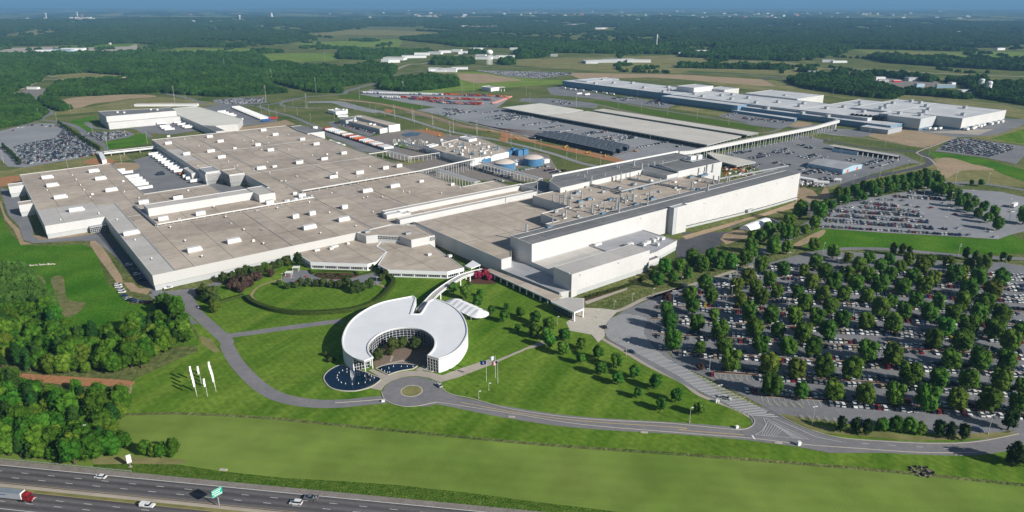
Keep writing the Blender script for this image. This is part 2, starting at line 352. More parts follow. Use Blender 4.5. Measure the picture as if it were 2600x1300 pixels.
n_.links.new(c_, b_.inputs['Base Color']); M['hill_woods'] = mm
def gapmask(x, y): return hnoise(x, y, .0016)+.7*hnoise(x+700, y-300, .0043)
vs, fs = [], []; NR, NA = 250, 440
for r in range(NR):
    d = 4600*(85000/4600)**(r/(NR-1))
    for a in range(NA):
        an = math.radians(90-50+100*a/(NA-1)); x, y = d*math.cos(an), d*math.sin(an)
        f = ss((d-4600)/6000); h = f*(10+34*max(-.3, hnoise(x, y, .00042))+12*hnoise(x, y, .0017))-1.5+1.5*f
        left = ss((1100-x/max(1, y)*1740)/1500)
        fm = ss((d-42000)/16000)*(1-ss((d-66000)/18000)); h += fm*(215+150*left+(50+60*left)*hnoise(x, y, .00016)+30*hnoise(x+9000, y, .0007)); h = min(h, 500)
        h += 95*ss((d-22000)/7000)*(1-ss((d-31000)/8000))*max(0, hnoise(x+4000, y, .00025))*left
        vs.append((x, y, h))
for r in range(NR-1):
    for a in range(NA-1): k = r*NA+a; fs.append((k, k+NA, k+NA+1, k+1))
mb = MB()
for f in fs:
    x, y = vs[f[0]][0], vs[f[0]][1]; gm_ = gapmask(x, y) < -.3 and hnoise(x-500, y+900, .0031) > -.15 or (math.hypot(x, y) > 9000 and hnoise(x*.6, y*.35, .0033)+.6*hnoise(x, y, .0009) > .82)
    mb.f.append(f[::-1]); mb.m.append((1 if hnoise(x, y+5000, .002) > -.1 else 2) if gm_ and math.hypot(x, y) < 26000 else 0)
mb.v = vs; o = mb.build('hills', ['hill_woods', 'dry_grass', 'lawn'], smooth_=True); o['kind'] = 'structure'
def hill_z(x, y):
    d = math.hypot(x, y)
    if d < 4600: return 0
    f = ss((d-4600)/6000); return f*(10+34*max(-.3, hnoise(x, y, .00042))+12*hnoise(x, y, .0017))-1.5+1.5*f
def Pf(px, py):                                            # a point of the far, swelling ground
    x, y = P0(px, py)
    for _ in range(8): x, y = P0(px, py, min(150, hill_z(x, y)))
    return x, y
# ---- near lawns and fields
EDGE = 'h 880 568, 1200 556, 1500 562, 2000 590, 2547 645, i 600 700, 1100 748, 1700 800, 2547 860, j 900 930, 1700 1000, 2547 1088, 2700 1100'
sh('meadow', EDGE+', j 2700 1600, h -300 1600, h -300 900, 600 700, 860 600', 'meadow', .02)
sh('lawn', EDGE+', j 2700 740, 2510 715, 545 600, 280 480, i 2547 330, 2250 110, e 1900 1260, 1720 1080, 1580 990, 1080 740, 0 720, d 2300 640, 2100 690, 1650 860, 1450 880, 1290 950, h 1480 -20, 1470 90, 1000 300, 940 400, 860 560', 'lawn', .03)
rb('ditch', EDGE, 2.2, 'scrub', .05, 4)
sh('bright_lawn', 'd -80 230, 0 330, 70 470, 150 545, 250 572, 600 556, 700 590, 740 690, 800 850, 870 900, 960 1000, 1130 1010, 1230 990, 1400 1120, 1480 1288, h 1480 50, 700 60, d 500 1200, 200 1100, 0 700, -80 560', 'bright_lawn', .03)
sh('dry_patch', 'd 380 810, 470 800, 500 960, 640 1000, 520 1100, 440 1040, 400 900', 'dry_patch', .05, 4)
sh('dry_patch', 'd 230 800, 300 790, 340 850, 260 870', 'dry_patch', .05, 4)
sh('rough_verge', 'h 690 935, 1000 930, 1300 932, 1640 985, 2100 1035, 2547 1060, i 400 1085, 1000 1150, 1400 1205, 2100 1290, 2700 1370, i 1300 1320, 0 1160, h 2547 1150, 900 985, 700 960', 'rough_grass', .05)
sh('dry_verge', 'h 690 900, 760 880, 1000 880, 1370 900, 1320 935, 1000 930, 720 935', 'dry_grass', .06, 3)
sh('clay_road', 'h -100 240, 200 262, 560 285, 960 312, 990 340, 900 352, 560 350, 250 318, -100 285', 'red_clay', .06, 3)
sh('clay_patch', 'h 940 330, 980 340, 975 400, 955 405', 'tan_soil', .05, 3)
sh('dry_verge', 'h 1480 -20, 1570 0, 1640 100, 1600 110, 1500 40', 'dry_grass', .05)
sh('oval_lawn', 'M 1000 395, 870 450, 820 530, 850 600, 960 670, 1150 712, 1400 730, 1750 720, 2050 690, 2300 620, 2420 540, 2450 480, 2390 425, 2320 420, 2200 480, 1300 400, 1100 380', 'lawn', .09, 4)
# ---- motorway (built along its own axis)
hx, hy = P(0, 1150+135*.23292); ha = math.radians(-7.9); hd = (math.cos(ha), math.sin(ha)); hn = (hd[1], -hd[0])
def HW(a, o): return hx+hd[0]*a+hn[0]*o, hy+hd[1]*a+hn[1]*o
def hstrip(name, o0, o1, m, z, a0=-120, a1=420): return sheet(name, [HW(a0, o0), HW(a1, o0), HW(a1, o1), HW(a0, o1)], m, z)
hstrip('motorway', -.3, 11.2, 'highway_asphalt', .10); hstrip('motorway', 13.0, 60, 'highway_asphalt', .10); hstrip('hard_shoulder', -3.2, 0, 'shoulder', .105)
hstrip('median_shoulder', 12.5, 14.2, 'dry_grass', .12); hstrip('edge_line', -.08, .16, 'white_paint', .13); hstrip('edge_line', 10.0, 10.14, 'line_yellow', .13); hstrip('edge_line', 14.1, 14.24, 'line_yellow', .13); hstrip('edge_line', 24.0, 24.2, 'white_paint', .13)
mb = MB()
for off, ph in ((3.64, 15), (7.0, 13.6), (17.25, 5.5), (20.35, 7.2), (27.4, 2)):
    for k in range(-8, 30):
        a = ph-1.5+12.3*k; mb.add([(*HW(a, off-.08), .135), (*HW(a+3.3, off-.08), .135), (*HW(a+3.3, off+.1), .135), (*HW(a, off+.1), .135)], [(0, 3, 2, 1)])
o = mb.build('lane_dashes', 'white_paint'); o['kind'] = 'structure'; MARK.append(o)
mb = MB(); mb.box((*HW(150, 11.65), .02), (540, 1.45, .12), ha); mb.box((*HW(150, 11.65), .14), (540, .62, .28), ha, taper=1); mb.box((*HW(150, 11.65), .42), (540, .3, .5), ha)
tag(mb.build('median_barrier', 'concrete', loc=(*HW(150, 11.65), 0)), 'long pale concrete barrier dividing the two motorway carriageways', 'barrier')
# ---- drives round the museum
rb('drive', 'd 1330 930, 1420 1030, 1560 1160, 1680 1270, h 1690 60, 1760 180, 1880 310, 2000 400, 2150 455, 2350 483, 2547 482, i 150 470, 360 450', 7.4, 'drive', .06)
rb('drive', 'd 1640 1245, 1800 1225, 2200 1170, 2547 1125', 6.2, 'drive', .065)
sh('drive', 'd 1280 900, 1450 885, 1580 850, 1650 820, 1700 840, 1480 915, 1440 960, 1500 1040, 1400 1080, 1310 990, 1180 1000, 1100 930', 'drive', .055)
rb('drive', 'i 560 420, 820 462, 1290 553, 1800 622, 2547 668, j 500 712, 900 762, 1300 790, 1800 815, 2150 815, 2420 770, 2640 690', 9.6, 'drive', .06)
def circle(c, r, n=48): return [(c[0]+r*math.cos(2*math.pi*k/n), c[1]+r*math.sin(2*math.pi*k/n)) for k in range(n)]
RB = tuple(P(1045, 992)); RC = tuple((P(*src('X', 785, 1100))))
sheet('roundabout', circle((RC[0]-.5, RC[1]), 15.4*.93), 'drive', .075)
sh('roundabout', 'X 960 990, 1060 1030, 1120 1100, 1260 1160, 1290 1215, 1080 1228, 900 1262, 800 1200', 'drive', .07, 3)
def ring(name, p, wd, m, z0, h, label=None, cat=None):
    mb = MB(); mb.wallpath(p, z0, z0+h, wd, closed=True); o = mb.build(name, m, loc=(p[0][0], p[0][1], 0)); o['kind'] = 'structure'; return o
sheet('roundabout_island', circle(RC, 5.3), 'dry_grass', .16); ring('island_kerb', circle(RC, 5.6, 40), .5, 'kerb', .02, .2)
def kerb(s, sm=5, wd=.35, m='kerb', h=.16):
    p = smooth(pts(s), sm) if sm else pts(s); mb = MB(); mb.wallpath(p, .02, h, wd)
    for k, v in enumerate(mb.v): mb.v[k] = (v[0], v[1], v[2]+terr(v[0], v[1]))
    o = mb.build('kerb', m, loc=(*p[0], 0)); o['kind'] = 'structure'; MARK.append(o)
kerb('X 0 1225, 240 1210, 470 1190, 500 1190'); kerb('X 475 1110, 500 1180, 580 1230, 700 1262, 800 1262, 900 1248, 1010 1225, 1120 1230, i 1290 562, 1800 642, 2547 705, j 520 745, 900 790, 1300 820, 1800 852, 2200 850')
kerb('X 1080 1010, 1100 1080, 1200 1140, 1400 1180, i 1290 530, 1800 598, 2400 630, 2547 642, j 300 672, 450 680, 530 650, 545 605, 500 560')
rb('centre_line', 'i 820 456, 1290 545, 1800 612, 2547 662, j 0 680, 520 720', .35, 'line_yellow', .11)
# plaza, paths
sh('plaza', 'X 360 1072, 440 1020, 490 975, 545 942, 640 915, 740 895, 880 893, 1000 912, 1100 940, 1240 885, 1420 825, 1610 765, i 1150 170, 1400 65, 1510 15, 1540 45, 1400 80, 1150 190, 900 285, 760 325, X 1040 1000, 960 965, 850 948, 760 950, 680 965, 580 1000, 510 1045, 475 1095', 'concrete', .08)
sh('footbridge_path', 'X 345 890, 390 875, 545 942, 490 975', 'concrete', .12); sh('footbridge_path', 'X 820 885, 900 835, 950 860, 890 900', 'concrete', .12)
sh('courtyard', 'X 400 730, 500 640, 650 590, 800 590, 950 620, 1000 700, 945 800, 920 850, 860 838, 740 822, 560 824, 415 868, 395 800', 'courtyard_paving', .07)
for s in ('X 500 825, 700 780, 820 815, 700 800, 560 822', 'X 560 800, 580 740, 600 740, 580 800'): sh('paving_band', s, 'concrete', .10)
rb('oval_path', 'M 1150 345, 1000 388, 860 450, 793 530, 812 595, 950 672, 1150 716, 1400 735', 1.8, 'tan_soil', .10)
rb('oval_path', 'M 2340 405, 2440 430, 2490 490, 2430 570, 2330 620', 2, 'tan_soil', .10)
sh('patio', 'M 1180 370, 1200 300, 1330 230, 1500 240, 1580 290, 1800 330, 2100 310, 2350 260, 2440 340, 2360 420, 2230 400, 1700 420, 1300 400', 'asphalt', .06, 2)
sh('shrub_bed', 'M 1570 290, 1640 262, 1850 262, 2060 270, 2120 310, 1900 345, 1680 335', 'mulch', .09, 3)
sh('mulch_bed', 'e 950 820, 1130 790, 1170 850, 1000 850', 'mulch', .06, 2)
sh('path', 'V 755 1050, 1000 970, 1110 935, 1100 955, 1010 985, 770 1075', 'concrete', .06)
sh('mulch_bed', 'V 740 1020, 850 985, 1000 940, 1150 885, 1160 900, 1010 960, 850 1015, 750 1045', 'mulch', .055)
# entrance plaza and avenue pavement
sh('entrance_plaza', 'e 1690 1140, 1825 1030, 1960 1035, 2080 1050, 2010 1120, 1970 1180, 1980 1240, 1930 1288, 1880 1230, 1720 1200', 'kerb', .06)
rb('pavement', 'e 1830 1040, 2060 1055, 2300 950, 2547 880, N 250 585, 660 450, 1000 340, 1300 240, 1580 170', 3.4, 'concrete', .065)
rb('pavement', 'e 1975 1180, 1960 1240, i 1960 0, 2100 80, 2300 200, 2547 320, j 140 420, 400 520, 520 585', 2.6, 'concrete', .065)
sh('forecourt', 'e 2010 1120, 2120 1050, 2330 960, 2547 890, 2600 900, g 60 900, 0 1100, e 2300 1240, i 2547 200, j 330 430, 640 520, 760 600, 620 600, 520 580, 300 480, 0 330, i 2300 190, 1990 0, e 1980 1200', 'asphalt', .06)
sh('junction', 'j 500 560, 545 590, 600 520, 740 570, 900 660, 1150 737, 1500 770, 1500 850, 1100 850, 800 792, 500 745, 440 690, 530 650', 'drive', .068)
# striped fire lane
mb = MB(); lane = smooth(pts('e 1995 1115, 1975 1190, i 2005 5, 2150 80, 2420 225, 2547 300, j 140 395, 290 462, 400 530, 520 582'), 3)+smooth(pts('j 750 600, 560 500, 330 375, 230 325, 0 205, i 2400 120, 2300 10, e 2270 1200, 2290 1110, 2120 1075'), 3)
lc, lsn = math.cos(math.radians(-7.5)), math.sin(math.radians(-7.5)); rot = [(x*lc+y*lsn, -x*lsn+y*lc) for x, y in lane]; yy = min(q[1] for q in rot)
while yy < max(q[1] for q in rot):
    xs_ = sorted(p0[0]+(yy-p0[1])*(p1[0]-p0[0])/(p1[1]-p0[1]) for p0, p1 in zip(rot, rot[1:]+rot[:1]) if (p0[1] > yy) != (p1[1] > yy))
    for k in range(0, len(xs_)-1, 2):
        u0, u1 = xs_[k]+.3, xs_[k+1]-.3
        if u1-u0 > 1: mb.add([(u*lc-v*lsn, u*lsn+v*lc, .10) for u, v in ((u0, yy-.09), (u1, yy-.09), (u1, yy+.3), (u0, yy+.3))], [(0, 1, 2, 3)])
    yy += 1.45
o = mb.build('fire_lane_stripes', 'white_paint'); o['kind'] = 'structure'; MARK.append(o)
mb = MB()
def line(s, wd=.14, z=.12, mb_=None):
    p = pts(s); q = offset(p, wd/2, False); r = offset(p, -wd/2, False)
    for k in range(len(p)-1): mb_.add([(*q[k], z+terr(*q[k])), (*q[k+1], z+terr(*q[k+1])), (*r[k+1], z+terr(*r[k+1])), (*r[k], z+terr(*r[k]))], [(0, 1, 2, 3)])
line('j 610 590, 630 640, 600 690, 550 718, 945 752, 620 592', .16, .12, mb)
for k in range(7):
    f = k/7; ax, ay = 640+f*120, 615+f*80; bx, by = 595+f*120, 720+f*10; dx, dy = 900-f*80, 745
    line(f'j {bx} {by}, {ax+5} {ay}, {dx} {dy}', .11, .12, mb)
line('j 680 595, 860 670, 1000 735, 1190 772', .22, .12, mb); line('j 525 722, 545 752', .9, .12, mb)
for x in (1340, 1540, 1745, 1945): line(f'j {x} {783+(x-1340)*.06}, {x+52} {786+(x-1340)*.06}', .22, .12, mb)
o = mb.build('road_markings', 'white_paint'); o['kind'] = 'structure'; MARK.append(o)
# ---- the tree-dotted car park
LOT = pts('Q 1380 960, 1130 822, 500 500, 120 340, 0 170, N 250 1230, 225 1060, 200 760, 270 640, 700 450, 1330 260, 1800 140, 2280 50, O 40 20, 400 0, 1200 60, 1700 140, 2300 130, 2700 200, R 2700 1100, 2240 1185, 1800 1230, 500 1090, 0 1010')
sheet('car_park', LOT, 'asphalt', .05)
sh('lot_verge', 'Q 1370 955, 1500 955, 1700 1050, R 0 1090, 600 1130, 1200 1230, 2240 1180, 2500 1190, 2300 1250, 1200 1288, 500 1230, 0 1190, Q 1750 1130', 'dry_grass', .08)
kerb('j 720 568, 900 660, 1150 735, 1500 768, 1900 785, 2200 770, 2510 712')
a_ = P(*src('R', 40, 855)); b_2 = P(*src('R', 2230, 1010)); l_ = math.hypot(b_2[0]-a_[0], b_2[1]-a_[1]); ld = ((b_2[0]-a_[0])/l_, (b_2[1]-a_[1])/l_); ln = (-ld[1], ld[0]); LA = math.atan2(ld[1], ld[0]); PITCH = 21.0
def LW(a, o): return a_[0]+ld[0]*a+ln[0]*o, a_[1]+ld[1]*a+ln[1]*o
mb = MB()
for k in range(10):                                        # planted islands and bay lines
    o0 = k*PITCH+6.2; a0 = None
    runs = []; a = -90
    while a < 230:
        inside = inpoly(*LW(a, o0), LOT) and inpoly(*LW(a, o0-7), LOT)
        if inside and a0 is None: a0 = a
        if (not inside or a >= 228) and a0 is not None: runs.append((a0+2, a-2)); a0 = None
        a += 2
    for (p, q) in runs:
        if q-p < 4: continue
        sheet('planted_island', [LW(p, o0-1), LW(q, o0-1), LW(q, o0+1), LW(p, o0+1)], 'mulch', .14)
        for s_ in (-1, 1): mb.box((*LW((p+q)/2, o0+s_*1.1), .02), (q-p, .18, .16), LA, 1)
        a = p
        while a < q:
            for s_ in (-1, 1):
                c = LW(a, o0+s_*3.7); mb.add([(*LW(a-.05, o0+s_*1.2), .075), (*LW(a+.05, o0+s_*1.2), .075), (*LW(a+.05, o0+s_*6.2), .075), (*LW(a-.05, o0+s_*6.2), .075)], [(0, 1, 2, 3) if s_ > 0 else (3, 2, 1, 0)])
            a += 2.75
o = mb.build('bay_lines', ['white_paint', 'kerb']); o['kind'] = 'structure'; MARK.append(o)
# ladder-marked disabled bays at the left ends
mb = MB()
for x0, y0, dx, dy, sx, sy in ((565, 478, 95, 5, 40, 48), (1205, 785, 100, 8, 60, 60), (1630, 965, 105, 9, 45, 60)):
    for k in range(5):
        x, y = x0+k*dx, y0+k*dy
        for q in range(7): line(f'Q {x+q*sx/7} {y+q*sy/6}, {x+26+q*sx/7} {y+q*sy/6+2}', .12, .125, mb)
        line(f'Q {x} {y}, {x+sx} {y+sy}', .12, .125, mb); line(f'Q {x+26} {y+2}, {x+sx+26} {y+sy+2}', .12, .125, mb)
o = mb.build('bay_markings', 'yellow_paint'); o['kind'] = 'structure'; MARK.append(o)
# ---- upper car park, avenue, road between
sh('asphalt_yard', 'Y -20 660, 80 480, 240 400, 500 330, 900 265, 1130 220, 1400 200, 1700 200, 1900 205, 2300 235, 2700 330, 2700 700, 2420 770, 2330 800, 2250 830, 1800 800, 700 740, 0 690', 'pale_asphalt', .05)
sh('bank', 'Y -30 700, 200 700, 700 745, 1800 810, 2250 835, 2420 775, 2600 850, 2700 1010, 1800 1020, 1200 960, 560 940, 400 960, 100 980, -200 960', 'bright_lawn', .04)
sh('clay_patch', 'g 830 560, 1000 470, 1070 450, 1040 500, 880 570', 'tan_soil', .05, 3)
rb('road', 'N 1330 290, 1800 150, 2250 30, O 0 5, 300 -40, 900 -35, 1400 10, 2000 60, 2700 90', 6.5, 'asphalt', .07)
rb('road', 'g 940 270, 1000 360, 900 440, 760 530, 640 600, 560 640, 520 720', 9, 'asphalt', .06)
rb('road', 'g 2000 105, 2200 100, 2547 155, 2700 190', 8, 'asphalt', .07)
rb('avenue', 'g 900 330, 1100 250, 1400 180, 1700 115, 1900 90, 2100 120', 9, 'asphalt', .045)
sh('dark_yard', 'F 690 1400, 900 1288, 1500 1170, 1650 1100, V 1640 520, 1560 500, g 0 470, 200 470, 420 460, 330 490, 290 560, 160 620, 60 670, -60 700, V 1500 720, 1505 600', 'dark_asphalt', .06)
sh('tan_verge', 'F 850 1288, 1300 1165, 1800 1020, 2290 850, 2380 850, 2300 920, 1700 1080, 1400 1180, 900 1330', 'tan_soil', .08)
sh('clay_patch', 'F 1380 1260, 1600 1190, 1700 1300, g 330 560, 290 520', 'tan_soil', .07)
sh('clay_verge', 'F 2290 640, 2500 700, 2576 760, I 720 1010, 780 1090, 600 1170, 480 1140, F 2280 860', 'tan_soil', .045)
rb('road', 'F 2290 900, 2500 840, I 560 1130, 700 1110, 820 1080', 5, 'asphalt', .07)
# ---- east lots and roads
sh('east_yard', 'F 1300 420, 1380 240, 1660 180, 2300 60, I 420 560, 760 610, 1000 650, 1420 700, 1620 790, 1500 790, 900 970, 740 1010, 640 1010, 470 940, 470 880, 200 900, 0 800', 'asphalt', .04)
sh('east_yard', 'I 420 560, 430 520, 560 540, 700 570, 700 640', 'asphalt', .05)
rb('road', 'I 860 1010, 1100 930, 1500 850, 1680 800, 1680 740, 1560 680, 1250 660, 900 610, 700 570, 520 540', 9, 'dark_asphalt', .06)
rb('pavement', 'I 1940 548, 1780 610, 1590 680, 1600 710, 1700 750, 1755 810', 2.4, 'concrete', .09)
rb('pavement', 'I 620 500, 1000 545, 1300 590, 1620 640, 1700 640', 2.2, 'concrete', .08)
sh('east_yard', 'I 1740 680, 1900 560, 2080 560, 2576 630, 2600 700, 2500 800, 2380 770, 2200 735, 1780 680', 'asphalt', .06)
sh('forecourt', 'I 1560 480, 1620 440, 2400 370, 2576 380, 2576 430, 2330 520, 2080 545, 1940 548, 1640 500', 'asphalt', .05)
sh('forecourt', 'I 1650 500, 2000 480, 2300 470, 2150 525', 'concrete', .07)
sh('brown_field', 'I 1110 530, 1330 465, 1640 490, 1930 545, 1640 640, 1400 600', 'tan_soil', .045, 2)
sh('car_park', 'I 620 460, 900 470, 1180 480, 1200 500, 1080 545, 800 530, 640 500', 'asphalt', .05)
sh('car_park', 'I 0 360, 200 380, 400 400, 460 420, 300 470, 0 430', 'asphalt', .05); sh('tan_verge', 'I 380 440, 470 400, 600 420, 520 450', 'tan_soil', .06, 2)
sh('bank', 'I 470 560, 600 500, 1050 560, 1480 640, 1400 670, 1000 620, 760 590, 520 570', 'scrub', .035)
sh('dry_field', 'I 1180 0, 1430 120, 1900 190, 2300 230, 2576 290, 2576 380, 2420 350, 1700 200, 1290 200, 900 170, 0 100, -300 60, c 0 560, 700 600, 1200 735, 1600 735, 1650 690', 'dry_grass', .035)
sh('dry_field', 'I 2080 545, 2576 440, 2700 440, 2700 620, 2240 580', 'dry_grass', .035); sh('bright_lawn', 'I 2260 560, 2576 470, 2700 460, 2700 610, 2500 600', 'lawn', .045)
sh('dry_field', 'I 1620 790, 1760 740, 2000 770, 2400 860, 2700 980, 2700 1020, 1850 970, 1700 930, 1500 870, 1400 900, 700 1060, 740 1010', 'dry_grass', .03)
sh('clay_patch', 'I 1760 760, 1900 740, 2100 800, 2300 850, 2000 860, 1850 930, 1780 900', 'tan_soil', .05, 4)
sh('bank', 'I 1660 690, 1800 690, 2200 745, 2576 850, 2700 880, 2700 1000, 2400 900, 2200 810, 1950 780, 1760 740', 'bright_lawn', .045)
rb('track', 'I 1130 0, 1430 115, 1700 190, 2100 220, 2576 270', 5, 'asphalt', .05)
sh('works_yard', 'H -60 215, 140 195, 820 330, 1180 360, 1560 430, 1450 475, 900 400, 500 345, 0 300', 'asphalt', .05)
sh('works_yard', 'H 2080 565, 2340 505, 2600 560, I 450 400, 640 430, 500 470, 330 440, H 2600 690', 'asphalt', .05); sh('dry_field', 'H 1480 470, 1640 440, 2250 535, 2090 560', 'dry_grass', .045)
rb('road', 'H -40 345, 500 405, 1000 520, 1700 640, 2576 775, I 300 470', 6, 'shoulder', .06); rb('road', 'H 590 345, 1250 470, 2000 590, 2576 680, I 400 440', 6, 'asphalt', .06)
sh('embankment', 'H 560 370, 1250 485, 2000 605, 2576 700, 2576 745, 1700 625, 1000 505, 520 400', 'rough_grass', .055)
# ---- railway, distribution yard
sh('distribution_yard', 'K 160 590, 300 530, 700 560, 1180 590, 1830 600, 2080 620, 1880 770, 2000 790, 1960 760, H 140 660, 1200 930, 1960 950, F 870 150, 1140 160, F 800 230, 0 380, G 1480 850, 900 900, G 2250 640, 2070 600, 1100 240, 0 90, K 1700 1010, 1250 870, 880 790, 1120 755, 700 690, 440 640', 'pale_asphalt', .04)
sh('distribution_yard', 'K 880 790, 1250 870, 1700 990, 2300 1130, 2576 1180, G 1100 300, 1700 380, 2500 520, F 860 160, H 1960 950, 1200 830, 600 680, K 1960 770, 1400 760', 'pale_asphalt', .041)
sh('distribution_yard', 'K 2200 640, 2576 640, H 500 400, 590 430, 560 470, 0 440, K 2090 740, 2400 700, 2170 680', 'asphalt', .05)
rb('trackbed', 'b 0 740, 300 770, 600 840, 900 930, 1200 985, 1450 1040, G 1100 330, 1500 420, 1900 520, 2150 620', 15, 'tan_soil', .045)
rb('trackbed', 'b 500 830, 900 925, 1150 960, 1500 1000, G 1250 260', 6, 'shoulder', .055)
for s in ('b 0 735, 300 765, 600 835, 900 922, 1200 975, G 700 270, 1080 320', 'b 0 745, 300 775, 600 847, 900 935, 1200 990, G 700 300, 1080 345'): rb('railway_track', s, 1.9, 'mulch', .08)
for k in range(9):
    f = k/8; rb('railway_track', f'G 300 {150-f*8}, 700 {240-f*14}, {1080+f*170} {325-f*60}, {1400+f*120} {395-f*95}, {2130+f*330} {585-f*95}', 1.8, 'mulch', .075, 3)
sh('clay_strip', 'G 700 250, 900 340, 1300 430, 1700 500, 2100 590, 2300 640, 2180 660, 2080 640, 1560 520, 1100 410, 700 330', 'red_clay', .062)
sh('clay_patch', 'G 680 340, 800 350, 790 400, 690 390', 'red_clay', .063)
sh('bank', 'b 0 760, 400 830, 900 960, 1200 1040, G 700 330, 1100 420, 1560 530, 2100 650, 1950 700, 1700 690, 1450 600, 1000 480, 700 400, b 900 1000, 400 870, 60 800', 'scrub', .03)
sh('bank', 'b 0 700, 250 715, 500 740, 715 795, 600 812, 400 780, 150 735, 0 730', 'rough_grass', .035)
rb('road', 'a 2547 760, b 200 805, 500 880, 800 970, 1150 1035, G 780 400, 1300 530, 1700 660, 1900 700', 8, 'pale_asphalt', .06)
rb('road', 'a 2290 760, b -20 760, 100 795, 300 835', 26, 'pale_asphalt', .05)
rb('road', 'a 380 1100, 620 1010, 560 940, 430 905, 300 885, 380 845, 340 800, 265 740, 290 710, 380 680', 9, 'asphalt', .06)
rb('road', 'a 620 1010, 740 1060, 800 1110, 720 1130', 8, 'asphalt', .06); rb('road', 'a -20 980, 150 940, 290 905', 8, 'asphalt', .06)
rb('road', 'a 1120 1020, 1070 985, 1000 955, 850 960, 700 950, 640 910', 8, 'asphalt', .06)
rb('road', 'a 1200 690, 1400 730, 1560 780, 1750 790, 1960 780, 2100 760, 2290 720, 2547 700, b 60 680, 200 640, 300 615', 9, 'asphalt', .06)
rb('road', 'a 1900 780, 2000 820, 2180 870, 2350 940, 2547 1000, C 700 250, 1100 400', 8, 'asphalt', .06)
rb('road', 'a 2300 720, 2130 745, 2090 775, 2150 795, 2400 805', 7, 'asphalt', .065)
rb('road', 'a 160 665, 300 600, 400 590, 600 600, 340 560', 7, 'concrete', .06)
rb('road', 'b 0 690, 300 610', 10, 'asphalt', .05); rb('road', 'b 380 560, 600 530, 1000 495, 1500 505, 2547 540, c 200 545, 700 570, 1000 640, 1500 735', 9, 'asphalt', .05)
rb('road', 'b 400 530, 520 480, 640 470, 880 410, 1000 370, 1200 345, 1470 355', 10, 'concrete', .05)
rb('road', 'c 0 450, 600 460, 900 500, 1400 515, 2000 550, 2700 575', 14, 'concrete', .05); rb('road', 'c 530 610, 640 580, 800 575', 16, 'dark_asphalt', .055)
# south-west and dock court
sh('dock_court', 'L 490 870, 560 930, 830 860, 880 740, B 100 420, 850 740, 1100 860, 1520 860, 1590 870, 1500 900, 960 960, 0 960, A 1800 450, 1385 70, L 250 960, 420 970, 620 950', 'asphalt', .05)
sh('clay_patch', 'L 350 960, 640 970, 640 1040, 420 1080', 'tan_soil', .07, 3)
sh('dry_verge', 'A -50 290, 0 270, 1100 100, 1380 60, 1660 30, L 560 930, 480 850, 230 800, 100 830, -50 870, A 800 50, 0 170', 'dry_grass', .035)
sh('red_verge', 'L -50 950, 60 910, 150 900, 340 920, 330 960, 60 980', 'red_clay', .06, 2)
sh('red_verge', 'A 0 260, 260 230, 280 290, 160 330, 0 370', 'red_clay', .06, 2)
sh('perimeter_yard', 'A 0 380, 60 390, 230 470, 320 620, 400 850, 420 980, 620 1030, 1230 960, 1300 1000, 2500 2100, 2300 2100, 1500 1290, 1200 1050, 900 1050, 420 1080, 300 1040, 230 850, 100 720, 50 560', 'asphalt', .06)
sh('tan_verge', 'A 10 540, 60 700, 110 780, 240 900, 300 1060, 420 1090, 260 1100, 170 900, 60 780, 0 600', 'tan_soil', .05)
sh('tan_verge', 'A 400 980, 600 990, 900 960, 1060 950, 1200 960, 900 1000, 500 1040', 'tan_soil', .075)
sh('tan_verge', 'D -40 600, 40 640, 180 850, 340 1100, 360 1180, 280 1180, 60 880, -60 700', 'tan_soil', .055)
sh('tan_verge', 'D 360 1180, 480 1180, 560 1250, 720 1255, 660 1330, 450 1288', 'tan_soil', .08)
sh('yard', 'D -80 480, 60 420, 740 1250, 560 1200, 420 1040, 60 600', 'dark_asphalt', .075)
# west lots
sh('car_park', 'a -50 990, 100 950, 300 915, 450 920, 520 960, 730 1120, 740 1150, 480 1195, 180 1245, 60 1240, -50 1130', 'pale_asphalt', .05)
sh('car_park', 'a 620 990, 940 970, 1000 1000, 960 1020, 760 1055, 700 1030', 'asphalt', .055)
sh('bright_bank', 'a 800 1110, 780 1060, 1000 1000, 1080 990, 1120 1060, 1000 1085', 'bright_lawn', .045)
sh('bright_bank', 'a 520 900, 640 870, 720 860, 650 930, 690 975, 590 980', 'bright_lawn', .04)
sh('dry_field', 'a 440 755, 560 725, 860 705, 1100 705, 1160 720, 960 735, 870 750, 700 770, 600 800, 480 810', 'tan_soil', .04, 3)
sh('dry_field', 'a 380 860, 720 830, 1280 790, 1560 790, 1700 800, 1600 760, 1200 720, 900 750, 700 790, 420 830', 'dry_grass', .03)
sh('car_park', 'a 1570 745, 1700 730, 1960 720, 1990 765, 1740 785, 1640 790', 'asphalt', .055)
sh('truck_yard', 'a 1500 800, 1720 780, 2060 880, 2060 905, 1800 940, 1640 950, 1560 930, 1760 900', 'asphalt', .05)
sh('truck_yard', 'a 1000 950, 1160 920, 1330 870, 1490 960, 1480 970, 1280 1000, 1120 990', 'asphalt', .05)
sh('clay_bank', 'a 1640 960, 1800 945, 2060 905, 2120 890, 2200 925, 1900 960, 1690 985', 'tan_soil', .04)
sh('dirt_lot', 'a 960 790, 1010 770, 1300 760, 1320 780, 1280 795', 'tan_soil', .05)
sh('dirt_lot', 'a -20 720, 120 690, 240 655, 370 665, 330 700, 200 725', 'shoulder', .05, 2)
sh('brown_field', 'a 400 560, 640 542, 980 565, 960 600, 520 600', 'dry_grass', .05, 2)
sh('airfield', 'a -60 360, 500 345, 1020 330, 1020 375, 880 392, -60 408', 'concrete', .05); sh('airfield_grass', 'a 480 345, 1020 322, 960 345, 500 358', 'lawn', .07)
